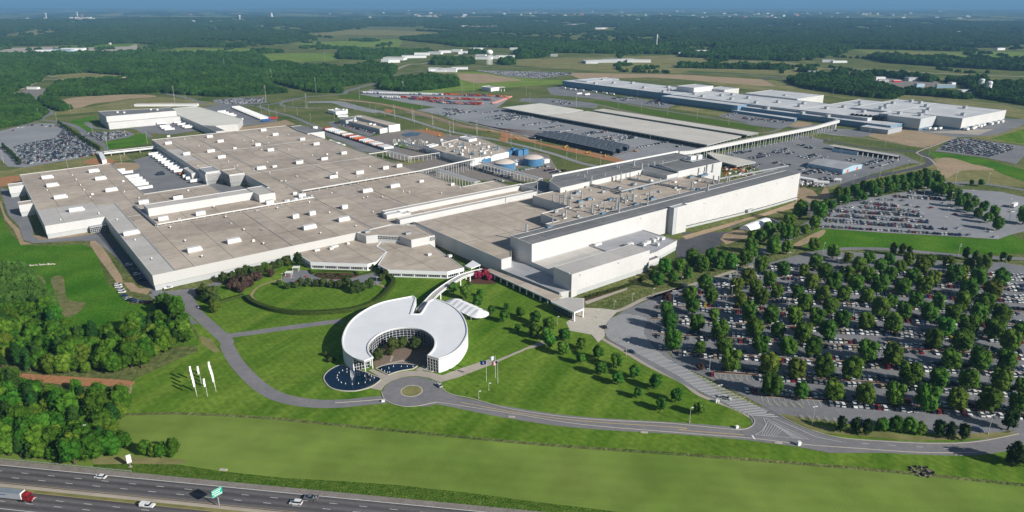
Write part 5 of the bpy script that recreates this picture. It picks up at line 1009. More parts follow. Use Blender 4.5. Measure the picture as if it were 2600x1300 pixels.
# far water tower
c = P(1243, 164); WT = top('water_tower', c, 'tall white water tower with bulbous tank on a ring of columns', 'water tower')
for k in range(7):
    t = 2*math.pi*k/6; r = 0 if k == 6 else 8.5; MB().tube((c[0]+r*math.cos(t), c[1]+r*math.sin(t), 0), (c[0]+r*.85*math.cos(t), c[1]+r*.85*math.sin(t), 34), .85 if k < 6 else 1.3, 10).build('column', 'museum_wall', WT)
MB().lathe([(0, 31), (6, 31.5), (10.5, 34.5), (12, 38.5), (10.8, 42.5), (7, 45.5), (3, 46.8), (0, 47)], (*c, 0), 24).build('tank', 'museum_wall', WT, smooth_=True)
# ================================================================== TREES AND PLANTS
def crown_mesh(name, seed, r, h0, h1, m, lobes=12, leaves=620, leaf=.62, shape='round'):
    rr = random.Random(seed); mb = MB(); L = []
    zc, hz = (h0+h1)/2, (h1-h0)/2
    for k in range(lobes):
        t = 2.399*k+rr.random(); f = (k+.5)/lobes; z = (1-2*f)*.62
        prof = {'round': math.sqrt(max(.05, 1-z*z)), 'cone': .25+.75*(1-(z+.62)/1.24)*1.0, 'column': .75}[shape]
        q = .56*prof*(.85+.3*rr.random()); L.append((r*q*math.cos(t), r*q*math.sin(t), zc+z*hz*1.05, r*(.42+.16*rr.random())*(1 if shape == 'round' else .55+.45*prof)))
    L.append((0, 0, zc, r*.68)); L.append((0, 0, zc-hz*.42, r*.58)); L.append((0, 0, zc+hz*.5, r*(.48 if shape == 'round' else .3))); L.append((0, 0, zc+hz*.82, r*.22))
    ph = (1+5**.5)/2; ico = [Vector(v).normalized() for v in ((-1,ph,0),(1,ph,0),(-1,-ph,0),(1,-ph,0),(0,-1,ph),(0,1,ph),(0,-1,-ph),(0,1,-ph),(ph,0,-1),(ph,0,1),(-ph,0,-1),(-ph,0,1))]
    icf = [(0,11,5),(0,5,1),(0,1,7),(0,7,10),(0,10,11),(1,5,9),(5,11,4),(11,10,2),(10,7,6),(7,1,8),(3,9,4),(3,4,2),(3,2,6),(3,6,8),(3,8,9),(4,9,5),(2,4,11),(6,2,10),(8,6,7),(9,8,1)]
    for x, y, z, q in L: mb.add([(x+v.x*q*.86*(.85+.3*rr.random()), y+v.y*q*.86*(.85+.3*rr.random()), z+v.z*q*.86) for v in ico], icf)
    for k in range(leaves):
        x, y, z, q = L[rr.randrange(len(L))]; u = rr.uniform(-.75, 1); t = rr.random()*6.283; c = math.sqrt(1-u*u); n = Vector((c*math.cos(t), c*math.sin(t), u)); p = Vector((x, y, z))+n*q*(.88+.24*rr.random())
        n2 = (n+Vector((rr.uniform(-.7, .7), rr.uniform(-.7, .7), rr.uniform(-.2, .8)))).normalized(); a = n2.orthogonal().normalized(); a = (Matrix.Rotation(rr.random()*6.28, 3, n2) @ a); b = n2.cross(a); s = leaf*(.6+.8*rr.random())
        mb.add([p+a*s*.6, p+b*s*.45, p-a*s*.6, p-b*s*.45], [(0, 1, 2, 3)])
    return mb.mesh(name, m)
def trunk_mesh(h, r, sp):
    mb = MB(); mb.tube((0, 0, -.1), (0, 0, h), r, 7, 0, r*.6)
    for k in range(5): t = 1.26*k; mb.tube((0, 0, h*.75), (sp*math.cos(t), sp*math.sin(t), h*1.35), r*.45, 5, 0, r*.15)
    return mb.mesh('trunk', 'bark')
KIND = {}
def kind(key, name, cat, leafm, r, h0, h1, n=4, **kw):
    ks = []
    for s in range(n):
        e = bpy.data.objects.new(name, None); e.empty_display_size = .5; e['category'] = cat
        a = bpy.data.objects.new('trunk', trunk_mesh(h0+(h1-h0)*.25, .035*h1+.04, r*.45)); b = bpy.data.objects.new('crown', crown_mesh('crown', hash(key) % 97+s*13+len(key), r, h0, h1, leafm, **kw)); a.parent = e; b.parent = e
        ks.append((e, a, b))
    KIND[key] = ks
import zlib
_h = hash
def hash(x): return zlib.crc32(str(x).encode())
kind('shade', 'shade_tree', 'tree', 'shade_leaf', 4.6, .9, 11.4, lobes=18, leaves=950, leaf=.55); kind('olive', 'shade_tree', 'tree', 'olive_leaf', 4.5, .9, 11.2, lobes=18, leaves=950, leaf=.55); kind('fresh', 'shade_tree', 'tree', 'fresh_leaf', 4.3, .9, 10.8, n=3, lobes=18, leaves=950, leaf=.55)
kind('wood', 'forest_tree', 'tree', 'wood_leaf', 4.6, 1.5, 12, n=6, lobes=14, leaves=900, leaf=.6)
kind('wood_pale', 'forest_tree', 'tree', 'pale_wood_leaf', 4.2, 1.5, 11, n=3, lobes=16, leaves=900, leaf=.6); kind('wood_dark', 'forest_tree', 'tree', 'dark_wood_leaf', 3.6, 1.5, 13, n=3, lobes=16, leaves=900, leaf=.6, shape='cone')
kind('round', 'lawn_tree', 'tree', 'fresh_leaf', 3.0, 1.2, 7, n=3, leaves=420, leaf=.5); kind('conifer', 'conifer', 'tree', 'dark_leaf', 3.2, .4, 10, n=3, shape='column', leaves=560)
kind('dusk', 'garden_tree', 'tree', 'garden_leaf', 2.6, .4, 5.2, n=3, leaves=420, leaf=.45); kind('purple', 'purple_plum_tree', 'tree', 'purple_leaf', 2.6, 1, 5, n=3, leaves=420, leaf=.45); kind('red', 'red_maple', 'tree', 'red_leaf', 2.6, .8, 4.2, n=2, leaves=420, leaf=.4)
kind('shrub', 'shrub', 'shrub', 'garden_leaf', 1, .05, 1.7, n=3, lobes=7, leaves=160, leaf=.3)
def plant(key, x, y, sc, label, group, z=None):
    e, a, b = random.choice(KIND[key]); c = e.copy(); C.objects.link(c); c.location = (x, y, (terr(x, y) if z is None else z)+.05); c.rotation_euler.z = random.random()*6.28; c.scale = sc if isinstance(sc, tuple) else (sc,)*3
    tag(c, label, e['category'], group)
    for q in (a, b): d = q.copy(); C.objects.link(d); d.parent = c
    return c
# shade trees of the car park: crown centre px, radius px (of the zoom)
def tl_(s): return pxl(s)
LT = tl_('N 1650 170 85, 1930 210 75, 2190 220 60, 2330 130 75, 2440 250 75, 1490 330 85, 1760 340 80, 2280 380 85, 2540 390 70, 940 400 90, 1010 560 90, 1060 760 65, 750 540 85, 790 680 90, 840 900 85, 1340 440 80, 1390 600 75, 1580 460 80, 1650 580 90, 1850 490 70, 2110 490 70, 2410 520 75, 455 700 70, 500 880 100, 540 1130 110, 880 1160 65, 1130 980 100, 1180 1180 100, 1500 760 95, 1570 960 100, 1770 800 90, 1860 980 90, 2070 800 90, 2200 640 90, 2350 830 95, 2510 680 80, 2170 1040 105, 1640 1170 100, 1990 1190 100, 2300 1200 100, 2480 1000 100, O 370 60 55, 500 170 80, 630 70 65, 770 160 65, 890 80 60, 910 280 75, 1130 90 65, 1030 170 60, 1290 180 90, 1390 110 65, 1630 120 65, 1890 140 60, 80 240 75, 190 380 85, 350 280 80, 460 400 85, 620 280 80, 310 530 80, 600 550 80, 760 430 95, 1050 440 85, 1170 310 80, 1320 450 105, 1440 330 75, 1690 310 90, 1800 250 70, 2060 170 85, 2000 340 90, 1880 490 105, 2180 500 105, 2290 340 85, 50 530 80, 160 680 85, 290 850 95, 600 870 90, 770 710 105, 920 590 65, 920 910 110, 1070 750 90, 1220 600 80, 1380 770 105, 1510 620 85, 1680 790 95, 1800 640 85, 1590 950 105, 1440 1110 100, 1880 940 120, 2010 800 95, 2080 670 110, 2200 990 110, 2290 820 105, 1790 1140 120, 2400 1150 110, 2530 1000 90, Q 770 290 130, 1260 330 120, 1290 600 140, 1600 390 110, 1940 380 115, 1660 640 90, R 610 170 115, 930 220 120, 1660 270 105, 2020 290 115, 2350 290 115, 410 400 120, 190 650 105, 580 700 110, 1150 460 130, 1510 510 110, 1890 530 115, 2290 530 115, 960 710 110, 1350 790 130, 1740 770 115, 2150 790 135, 2500 810 100, 2560 560 80')
LT2 = []
for px, py, r in LT:
    x, y = P(px, py, 5.8); a = (x-a_[0])*ld[0]+(y-a_[1])*ld[1]; o = (x-a_[0])*ln[0]+(y-a_[1])*ln[1]; k = max(0, round((o-6.2)/PITCH)); dep = y*CP+(H-5)*SP; LT2.append((k, px, x, y, max(.62, min(1.25, r*s5/(F/dep)/4.1)), o))
LT2.sort(key=lambda q: (q[0], q[1])); cnt = {}
for k, px, x, y, sc, o in LT2:
    cnt[k] = cnt.get(k, 0)+1; key = random.choices(['shade', 'olive', 'fresh'], [.58, .3, .12])[0]; col = dict(shade='green', olive='olive green', fresh='bright green')[key]
    plant(key, x, y, (sc, sc, sc*(.94+.16*random.random())), f'{col} tree, {od(cnt[k])} from left on {od(k+1)} planted strip of near car park', 'shade trees in the near car park')
def many(key, s, z, r0, label, group, names=None):
    L_ = pxl(s); L_.sort(key=lambda q: q[0])
    for i, q in enumerate(L_):
        x, y = P(q[0], q[1], z); dep = y*CP+(H-z)*SP; sc = q[2]/(F/dep)/r0*1.1; plant(key, x, y, (sc, sc, sc*random.uniform(.95, 1.1)), label.format(od(i+1)), group)
def sc_(s, f): return ', '.join(' '.join((([a[0]] if a[0].isalpha() else [])+[a[-3], a[-2], str(float(a[-1])*f)])) for a in [q.split() for q in s.split(',')])
many('conifer', sc_('R 290 1080 75, 460 1090 78, 610 1120 78, 1510 1140 80, 1660 1170 80, 1820 1180 78', s5), 4.2, 3.4, 'dark dense conifer, {} from left on the grass strip by the bottom road', 'dark conifers by the bottom road')
many('shade', sc_('R 790 1090 65, 960 1100 80, 1140 1120 80, 1280 1140 60', s5), 3, 4.4, 'small loose green tree, {} from left between the dark roadside conifers', 'small trees between the roadside conifers')
plant('conifer', *P(*src('R', 2370, 1150)), 1.25, 'big dark tree standing alone at the right end of the roadside grass', None)
plant('conifer', *P(*src('j', 2460, 950)), 1.3, 'dark tree at the right edge below the bottom road', None); plant('conifer', *P(*src('j', 2580, 960)), 1.2, 'dark tree cut by the right picture edge below the road', None)
plant('shade', *P(*src('Y', 2560, 640)), 1.5, 'large dark tree at the right edge of the upper car park', None)
many('conifer', sc_('Y 930 960 48, 1040 975 48, 1140 980 42', s5), 4.5, 3.2, 'tall narrow dark tree, {} from left in the trio behind the near car park', 'trio of tall dark trees')
many('conifer', sc_('O 1840 50 45, 1960 75 42, 2140 80 35, 2310 90 40, 2390 90 30', s5), 2.5, 3.2, 'small dark conifer, {} from left along the top edge of the near car park', 'small conifers along the upper road')
many('round', sc_('O 180 30 75', s5), 4, 3, 'round green tree at the top left corner of the near car park', None)
many('shade', sc_('Y 240 250 50, 350 230 45, 450 220 55, 560 170 50, 660 180 55, 760 130 50, 860 120 50, 955 90 50, 1050 85 45, 1145 60 50, 1240 55 50, 1340 40 55, 1460 30 45', s5), 5.5, 4.4, 'dark green avenue tree, {} from left in the back row above the upper car park', 'avenue trees, back row')
many('fresh', sc_('Y 270 330 45, 340 330 45, 490 290 55, 570 290 40, 690 240 50, 760 240 40, 890 200 55, 960 190 45, 1080 180 45, 1150 160 45, 1250 160 50, 1370 140 55, 90 400 50, 170 400 45', s5), 5, 4.2, 'lighter green avenue tree, {} from left in the front row by the upper car park', 'avenue trees, front row')
many('shade', sc_('Y 1510 110 55, 1470 200 60, 1550 230 55, 1640 200 50, 1660 290 55, 1750 250 45, 1770 370 55, 1860 300 45, 1880 430 55, 1960 370 45, 2000 500 50, 2070 430 50, 2130 560 50, 2205 500 55, 2250 650 60', s5), 5, 4.4, 'avenue tree, {} from left in the band dividing the two upper car parks', 'trees dividing the upper car parks')
many('round', sc_('Y 1920 120 28, 2040 130 35', s5), 3, 3, 'small tree, {} from left, alone on the grass behind the empty lot', 'two small trees behind the empty lot')
many('shade', sc_('g 880 330 48, 990 290 33, 1030 340 48, 1080 265 28, 800 400 42, 990 410 38, 920 450 30, 740 430 30, 650 460 42, 590 510 38, 780 490 46, 840 480 33, 525 505 33, 520 580 42, 520 625 42, 680 600 48, 700 530 33, 785 590 38, 990 565 38, 480 670 45', s8), 4.6, 4.4, 'dark green tree, {} from left in the grove right of the tall hall', 'grove right of the tall hall')
many('fresh', sc_('N 730 290 60, 350 380 70, 540 330 60, 430 230 78, 620 200 70, 780 130 88, 910 190 80, 1010 90 70, 1110 180 70, 1270 160 70, 1160 80 60, 300 270 40', s5), 3.8, 4.2, 'leafy tree, {} from left in the clump between low wing and car park', 'clump by the low white wing')
many('round', sc_('e 960 860 26, 855 890 34, 945 930 40, 1050 910 24, 1035 985 38, 1135 1040 28, 1250 1010 24, 1230 1095 35, 1350 1065 32, 1460 1110 40, 1330 1165 24, 1565 1165 42, 1455 1210 42, 1680 1235 42, i 1565 25 43, 1670 80 42, 1805 40 38, 1800 145 34, 1930 110 40, 1950 225 43, 2070 175 48, 2075 295 42, 2200 250 42, 2225 395 34, 2355 330 45, 2400 485 42, 2510 425 42, j 135 520 42, i 1550 -30 40', s8), 3.6, 3, 'round lawn tree, {} from left between ring museum and car park', 'round trees on the museum lawn')
many('dusk', sc_('M 430 340 58, 540 315 52, 640 285 55, 720 255 58, 800 262 55, 880 245 52, 1060 190 52, 1140 160 48, 1230 130 58, 500 350 45, 1000 215 45', s5), 2.5, 2.6, 'dark green tree, {} from left in the hedge like row along the front wall', 'dark row along the front wall')
many('round', sc_('M 965 205 52', s5), 3, 3, 'bright yellow green tree standing out in the dark row by the wall', None); many('conifer', sc_('M 1370 110 58', s5), 4, 3.2, 'tall dark tree in the corner where the offices meet the plant', None)
many('purple', sc_('M 560 385 52, 640 350 50, 720 370 56, 600 435 50, 700 420 50, 810 320 50, 870 320 50, 770 400 42, 520 430 40, 1030 275 42, 650 470 38', s5), 2.5, 2.6, 'purple leaved tree, {} from left in the group before the long wall', 'purple leaved trees in the garden')
many('dusk', sc_('M 1340 410 38, 1400 385 44, 1500 385 48, 1605 395 42, 1690 395 48, 1790 405 48, 1880 415 48, 1980 390 58, 2100 460 70, 2190 450 50, 2270 410 54, 1240 425 38, 1130 380 32, 2060 480 40', s5), 2.5, 2.6, 'clipped dark tree, {} from left in the arc beside the oval lawn', 'arc of dark trees beside the oval lawn')
many('dusk', sc_('M 190 500 72, 280 550 82, 330 610 62, 220 560 62, 130 490 45', s5), 3, 2.6, 'dark bushy tree, {} from left in the cluster at the drive bend', 'cluster at the drive bend'); many('olive', sc_('M 330 705 68', s5), 3, 4.4, 'olive yellow bushy tree below the dark cluster at the drive bend', None)
many('dusk', sc_('X 600 640 65, 690 620 60, 820 625 58, 440 740 55, 560 690 40', s5*1.2), 2.5, 2.6, 'brownish green courtyard tree, {} from left inside the ring museum', 'courtyard trees')
many('dusk', sc_('h 2420 115 18, 2450 160 18, 2485 150 14', s8), 1.2, 2.6, 'small shrub tree, {} from left beside the museum pool wall', 'shrubs beside the pool wall')
many('red', sc_('e 1030 795 32, 1080 785 34, 1115 800 22', s8), 2.2, 2.6, 'crimson leaved tree, {} from left where the two walkways meet', 'crimson trees')
many('dusk', sc_('E 1200 1180 38, 1255 1165 34, 1330 1230 36, M 2420 330 45, 2480 280 40', s5), 2, 2.6, 'dark tree, {} from left by the office corner and patio', 'trees by the office corner')
many('purple', sc_('N 460 580 60, Q 390 350 45', s5), 2.5, 2.6, 'small reddish tree, {} from left at the car park edge', 'reddish trees at the car park edge')
for k in range(26):
    f = k/25; x, y = P(*src('V', 750+400*f, 1020-115*f), .8); plant('shrub', x, y, .9+.5*random.random(), f'low shrub, {od(k+1)} from left in the bed before the low wing', 'shrubs before the low wing')
for k in range(7):
    x, y = P(*src('V', 1205+20*k, 870-8*k), 1.5); plant('shrub', x, y, 1.4+.8*random.random(), f'dark bush, {od(k+1)} from left against the end of the low wing', 'bushes against the low wing')
for k in range(24):
    x, y = P(*src('M', 1610+k*20, 280+random.random()*50), .3); plant('shrub', x, y, .6+.5*random.random(), f'low flowering shrub, {od(k+1)} from left in the bed before the office windows', 'shrubs in the office bed')
for k in range(14):
    x, y = P(*src('O', 1230+k*26, 65+k*1.5), 1); plant('shrub', x, y, 1.9, f'dark hedge bush, {od(k+1)} from left along the upper edge of the car park', 'hedge bushes by the upper road')
for nm_, a_p, b_p, n_t in (('right', (440, 928), (735, 1125), 30), ('left', (25, 1095), (165, 1235), 14)):
    for k in range(n_t):
        f = (k+random.random()*.6)/n_t; x, y = P(*src('a', a_p[0]+(b_p[0]-a_p[0])*f+random.uniform(-6, 6), a_p[1]+(b_p[1]-a_p[1])*f)); plant('conifer', x, y, .75, f'dark small tree, {od(k+1)} from the back along the {nm_} edge of west lot', 'trees edging the west car park')
# clipped hedges
def hedge(s, wd, h, label, sm=6, m='hedge_leaf'):
    p = smooth(pts(s), sm); mb = MB(); mb.wallpath(p, 0, h, wd)
    for k, v in enumerate(mb.v): mb.v[k] = (v[0]+random.uniform(-.12, .12), v[1]+random.uniform(-.12, .12), v[2]+(random.uniform(-.15, .15) if v[2] > 1 else 0))
    tag(mb.build('hedge', m, loc=(*p[0], 0)), label, 'hedge')
hedge('M 700 590, 790 665, 950 730, 1150 775, 1400 798, 1700 790, 2000 762, 2200 715, 2400 630, 2530 510, 2600 400, 2560 330, 2490 300', 3, 2.6, 'long curved clipped hedge sweeping round the oval lawn')
hedge('M 400 655, 540 612, 700 570', 2.4, 2.2, 'short straight hedge joining the drive bend to the curved hedge'); hedge('M 1510 235, 1550 285, 1680 255, 2060 258, 2120 300, 2300 262', 1.6, 1.1, 'low zigzag hedge before the office windows')
# ---------------- near wood
FA = pts('d -60 740, 0 740, 200 800, 300 940, 400 1090, 500 1230, 760 1270, 940 1230, 1100 1190, 1190 1110, 1230 1010, 1330 1090, 1400 1190, 1480 1285, h 1470 70, 1350 90, 1200 130, 1100 190, 1000 255, 900 290, 500 275, 200 250, -60 230')
FB_ = pts('h -60 385, 90 395, 200 450, 640 470, 900 480, 975 505, 960 580, 890 640, 900 720, 960 800, 1030 870, 850 880, 700 900, 690 945, 500 940, 200 900, -60 880'); FC = pts('h 1050 860, 1180 830, 1360 850, 1350 885, 1140 890')
cand = []
for poly, sp_ in ((FA, 6.3), (FB_, 6.0), (FC, 3.4)):
    xs = [q[0] for q in poly]; ys = [q[1] for q in poly]; y = min(ys); r_ = 0
    while y < max(ys):
        x = min(xs)+(r_ % 2)*sp_/2; r_ += 1
        while x < max(xs):
            a, b = x+random.uniform(-.33, .33)*sp_, y+random.uniform(-.33, .33)*sp_
            if inpoly(a, b, poly) and -40 < J(a, b, 8)[0]: cand.append((b, a, poly is FC))
            x += sp_
        y += sp_*.87
cand.sort(); WOODX = cand[292:]; tiers = {}
for b, a, fc in cand[:292]:
    px, py = J(a, b, 6); rk = ('clump', 0) if fc else (('lower', int((1185-py)//26)) if py > 960 else ('upper', int((965-py)//26))); tiers.setdefault(rk, []).append((px, a, b))
for (zn, tr_i), L_ in tiers.items():
    for i, (px, a, b) in enumerate(sorted(L_)):
        fc = zn == 'clump'; s_ = random.uniform(.6, 1.2)*(.6 if fc else 1); lb = f'rounded bushy tree, {od(i+1)} from left in the small clump right of the lower wood' if fc else f'leafy tree, {od(i+1)} from left of the {od(max(1, tr_i+1))} tier of the {zn} near wood'
        plant(random.choices(['wood', 'wood_pale', 'wood_dark'], [.55, .25, .2])[0], a, b, (s_, s_, s_*random.uniform(.85, 1.2)), lb, 'forest trees at lower left')
many('wood', sc_('h 165 330 36, 560 335 34', s8), 4, 4.6, 'lone tree, {} from left, at the edge of the clay road', 'trees by the clay road')
# ---------------- woods that nobody could count
def gn_wood(name, P_, leafm, seed, label=None, zs=1):
    me = bpy.data.meshes.new(name); n = len(P_); me.vertices.add(n); me.vertices.foreach_set('co', np.array([q[:3] for q in P_], dtype=np.float32).ravel())
    at = me.attributes.new('size', 'FLOAT', 'POINT'); at.data.foreach_set('value', np.array([q[3] for q in P_], dtype=np.float32)); me.update(); me.materials.append(M[leafm])
    o = bpy.data.objects.new(name, me); C.objects.link(o); g = bpy.data.node_groups.new(name+'_nodes', 'GeometryNodeTree'); g.interface.new_socket('Geometry', in_out='INPUT', socket_type='NodeSocketGeometry'); g.interface.new_socket('Geometry', in_out='OUTPUT', socket_type='NodeSocketGeometry')
    N, L = g.nodes, g.links; gi_ = N.new('NodeGroupInput'); go = N.new('NodeGroupOutput'); ico = N.new('GeometryNodeMeshIcoSphere'); ico.inputs['Subdivisions'].default_value = 4; ico.inputs['Radius'].default_value = 1
    sp = N.new('GeometryNodeSetPosition'); tx = N.new('ShaderNodeTexNoise'); tx.inputs['Scale'].default_value = 2.6; tx.inputs['Detail'].default_value = 4; tx.inputs['Roughness'].default_value = .75; nm = N.new('GeometryNodeInputNormal'); mr = N.new('ShaderNodeMapRange'); mr.inputs[1].default_value = .3; mr.inputs[2].default_value = .7; mr.inputs[3].default_value = -.42; mr.inputs[4].default_value = .42
    sc = N.new('ShaderNodeVectorMath'); sc.operation = 'SCALE'; L.new(tx.outputs[0], mr.inputs[0]); L.new(nm.outputs[0], sc.inputs[0]); L.new(mr.outputs[0], sc.inputs[3]); L.new(ico.outputs[0], sp.inputs[0]); L.new(sc.outputs[0], sp.inputs['Offset'])
    sm = N.new('GeometryNodeSetMaterial'); sm.inputs['Material'].default_value = M[leafm]; L.new(sp.outputs[0], sm.inputs[0])
    ip = N.new('GeometryNodeInstanceOnPoints'); L.new(gi_.outputs[0], ip.inputs['Points']); L.new(sm.outputs[0], ip.inputs['Instance'])
    na = N.new('GeometryNodeInputNamedAttribute'); na.data_type = 'FLOAT'; na.inputs['Name'].default_value = 'size'
    rv = N.new('FunctionNodeRandomValue'); rv.data_type = 'FLOAT_VECTOR'; rv.inputs[0].default_value = (-.4*zs, -.4*zs, 0); rv.inputs[1].default_value = (.4*zs, .4*zs, 6.28); rv.inputs['Seed'].default_value = seed; L.new(rv.outputs[0], ip.inputs['Rotation'])
    r2 = N.new('FunctionNodeRandomValue'); r2.data_type = 'FLOAT_VECTOR'; r2.inputs[0].default_value = (.8, .8, .8*zs); r2.inputs[1].default_value = (1.2, 1.2, 1.35*zs); r2.inputs['Seed'].default_value = seed+1; s2 = N.new('ShaderNodeVectorMath'); s2.operation = 'SCALE'; L.new(r2.outputs[0], s2.inputs[0])
    out = [k for k in na.outputs if k.enabled][0] if [k for k in na.outputs if k.enabled] else na.outputs[0]
    L.new(na.outputs['Attribute'], s2.inputs[3]); L.new(s2.outputs[0], ip.inputs['Scale']); L.new(ip.outputs[0], go.inputs[0])
    m = o.modifiers.new('trees', 'NODES'); m.node_group = g; tag(o, label, 'woodland', None, 'stuff'); return o
mat('rest_wood_leaf', (.024,.062,.010), .85, spec=.02, col2=(.075,.145,.026), scale=.22, scale2=(.05,.2), bump=(1,.8,1.2))
mat('mid_wood_leaf', (.011,.038,.008), .9, spec=.02, col2=(.046,.098,.017), scale=.09, scale2=(.012,.3), bump=(1,1.5,.6))
gn_wood('woodland_edge', [(a, b, 4.2, random.uniform(4, 5.4)) for b, a, _ in WOODX], 'rest_wood_leaf', 5, 'dense leafy woodland continuing behind the nearest forest trees')
WD = ['a -100 424, 0 422, 880 410, 1030 400, 1330 415, 1900 408, 1960 445, 2010 482, 2350 500, 2547 520, b 200 485, 430 505, 400 560, 290 605, 0 650, a 2547 690, 2330 690, 2040 615, 1990 640, 2120 690, 1720 722, 1500 715, 1200 690, 1130 640, 980 590, 960 565, 640 540, 400 558, 330 560, 290 600, 160 660, 80 690, -100 700',
 'a 340 722, 420 640, 500 612, 800 607, 980 597, 1130 640, 1180 688, 760 710', 'a -100 715, 60 725, 230 740, 285 800, 335 850, 285 890, 150 930, -100 975', 'a 300 750, 420 745, 450 790, 560 810, 440 830, 360 800',
 'b 300 645, 320 612, 480 592, 700 572, 860 592, 900 640, 700 668, 480 682, 310 668', 'b 690 458, 760 442, 1000 450, 1010 475, 850 488, 700 482', 'b 0 362, 450 357, 600 347, 900 352, 1200 345, 900 365, 640 398, 400 428, 200 445, 0 440', 'a 1900 342, 2160 310, 2547 283, b 0 283, 480 292, 465 300, 0 296, a 2547 297, 2180 322, 1900 352', 'a 1860 388, 1900 376, 2200 370, 2547 366, b 0 364, 440 372, 350 390, 0 386, a 2547 388, 2200 386, 1960 398', 'b 1200 460, 1290 450, 1300 480, 1220 488', 'b 970 375, 1060 372, 1090 400, 980 405', 'b 1310 395, 1440 380, 1600 400, 1500 430, 1340 440',
 'c 800 604, 900 575, 1120 562, 1300 602, 1500 642, 1650 700, 1560 740, 1200 702, 870 648', 'c 1360 430, 1550 470, 2000 500, 2547 530, 2650 530, 2650 450, 2200 462, 1500 422', 'c 2120 642, 2250 622, 2547 642, 2680 650, 2680 800, 2547 782, 2300 742, 2150 705', 'c 1640 680, 1900 692, 2150 722, 2150 740, 1650 702', 'c 1120 545, 1220 540, 1220 575, 1130 572', 'c 1270 560, 1400 560, 1400 600, 1290 595', 'c 1420 550, 1700 570, 1900 600, 1860 612, 1600 585, 1430 565', 'c 880 525, 980 520, 980 540, 890 540',
 'c 1980 600, 2250 590, 2300 640, 2150 640, 2000 625', 'c -20 490, 700 500, 850 515, 700 520, 0 505']
WD = [[src2 for src2 in pxl(s)] for s in WD]
W5 = pxl('a -200 118, 2547 118, b 1000 118, 2547 112, c 1000 112, 2700 125, 2700 370, 2000 380, 1700 372, 1270 362, 1130 425, 900 455, 600 448, 0 425, b 2547 406, 1900 398, 1480 390, 1300 358, 900 348, 780 328, 480 298, 470 283, 760 262, 760 240, 300 216, 0 222, a 2547 228, 2240 262, 2350 280, 2160 318, 1860 356, 1300 348, 1020 320, 480 336, -200 348')
clr = [pxl(s) for s in ('b 190 195, 520 200, 900 225, 880 240, 560 230, 200 215', 'a 1460 300, 1720 300, 1700 312, 1470 312', 'c 1130 320, 1500 335, 1700 345, 1500 350, 1150 335', 'c 1700 315, 1800 315, 1800 330, 1720 330', 'b 900 195, 1190 195, 1190 212, 900 212', 'b 1540 235, 1680 185, 1880 180, 1880 192, 1690 200, 1600 235', 'b 1830 240, 1950 200, 2090 205, 2060 240')]
mid, far = [], []
r = 1150.
while r < 9500:
    s_ = max(6.6, .0047*r); n_ = int(math.radians(92)*r/s_); r += s_*.9
    for k in range(n_):
        an = math.radians(90-46)+math.radians(92)*(k+random.random()*.8)/n_; rr_ = r+random.uniform(-.4, .4)*s_; x, y = rr_*math.cos(an), rr_*math.sin(an)
        hz = hill_z(x, y) if rr_ > 4600 else 0; px, py = J(x, y, hz)
        if px < -30 or px > 2640: continue
        if py > 133 and any(inpoly(px, py, w_) for w_ in WD): mid.append((x, y, 3.2+s_*.12+random.uniform(-2.5, 2), s_*random.choice((.45, .6, .75, .95))*random.uniform(.85, 1.1)+.6))
        elif ((py < 128 and not 1000 < px < 1480) or (px > 1560 and 135 < py < 186)) and not inpoly(px, py, W5) and not any(inpoly(px, py, w_) for w_ in clr):
            if rr_ < 4600 and (hnoise(x, y, .0075) > .62 or abs(hnoise(x*.5, y*.22, .008)) < .018) and random.random() < .55: mid.append((x, y, 2.5, s_*random.uniform(.35, .6)+.5))
        elif inpoly(px, py, W5) and not any(inpoly(px, py, w_) for w_ in clr):
            h_ = gapmask(x, y)
            if h_ > -.3 or random.random() < .05: (mid if rr_ < 3600 else far).append((x, y, hz+3+s_*.06, s_*random.uniform(.6, .85)+.8))
print('wood clumps', len(mid), len(far))
gn_wood('woodland', mid, 'mid_wood_leaf', 11, 'dense green woodland filling the middle distance', .85); gn_wood('distant_woodland', far, 'far_wood_leaf', 12, 'hazy blue green woods covering the far country', .45)
# ================================================================== VEHICLES
CK = ['white', 'silver', 'grey', 'black', 'blue', 'red', 'tan', 'yellow']; CW_ = [.24, .22, .17, .17, .08, .08, .03, .01]
def car_body(mb, l=4.6, w_=1.82, h=1.46, suv=False, mi=0, base=.28):
    a, b = l/2, w_/2; zb = .86 if not suv else 1.0
    prof = [(-a, base), (-a, zb-.08), (-a+.5, zb+.02), (a-1.25, zb), (a-.15, zb-.22), (a, base+.25), (a, base)]
    vs_ = [(x, -b, z) for x, z in prof]+[(x, b, z) for x, z in prof]; n = len(prof)
    mb.add(vs_, [tuple(range(n))[::-1] if 0 else tuple(range(n-1, -1, -1)), tuple(range(n, 2*n))]+[(k, (k+1) % n, n+(k+1) % n, n+k) for k in range(n)], mi)
    x0, x1 = (-a+.35 if suv else -a+1.0), a-1.9; t = b*.8; mb.box(((x0+x1)/2-.05, 0, h-.07), (x1-x0, 2*t, .08), 0, mi); return zb
def car_glass(mb, l=4.6, w_=1.82, h=1.46, suv=False, mi=0):
    a, b = l/2, w_/2; zb = .84 if not suv else .98; x0, x1 = (-a+.35 if suv else -a+1.0), a-1.9; t = b*.8; u = b*.94; d = .28 if suv else .75
    mb.add([(x0-d*.9, -u, zb), (x1+.8, -u, zb), (x1+.8, u, zb), (x0-d*.9, u, zb), (x0, -t, h-.07), (x1, -t, h-.07), (x1, t, h-.07), (x0, t, h-.07)], [(0,1,5,4),(1,2,6,5),(2,3,7,6),(3,0,4,7)], mi)
def wheels(mb, l=4.6, w_=1.82, r=.33, mi=0):
    for x in (-l*.3, l*.31):
        for s_ in (-1, 1): mb.tube((x, s_*(w_/2-.2), r), (x, s_*(w_/2+.01), r), r, 10, mi)
CARP = {}
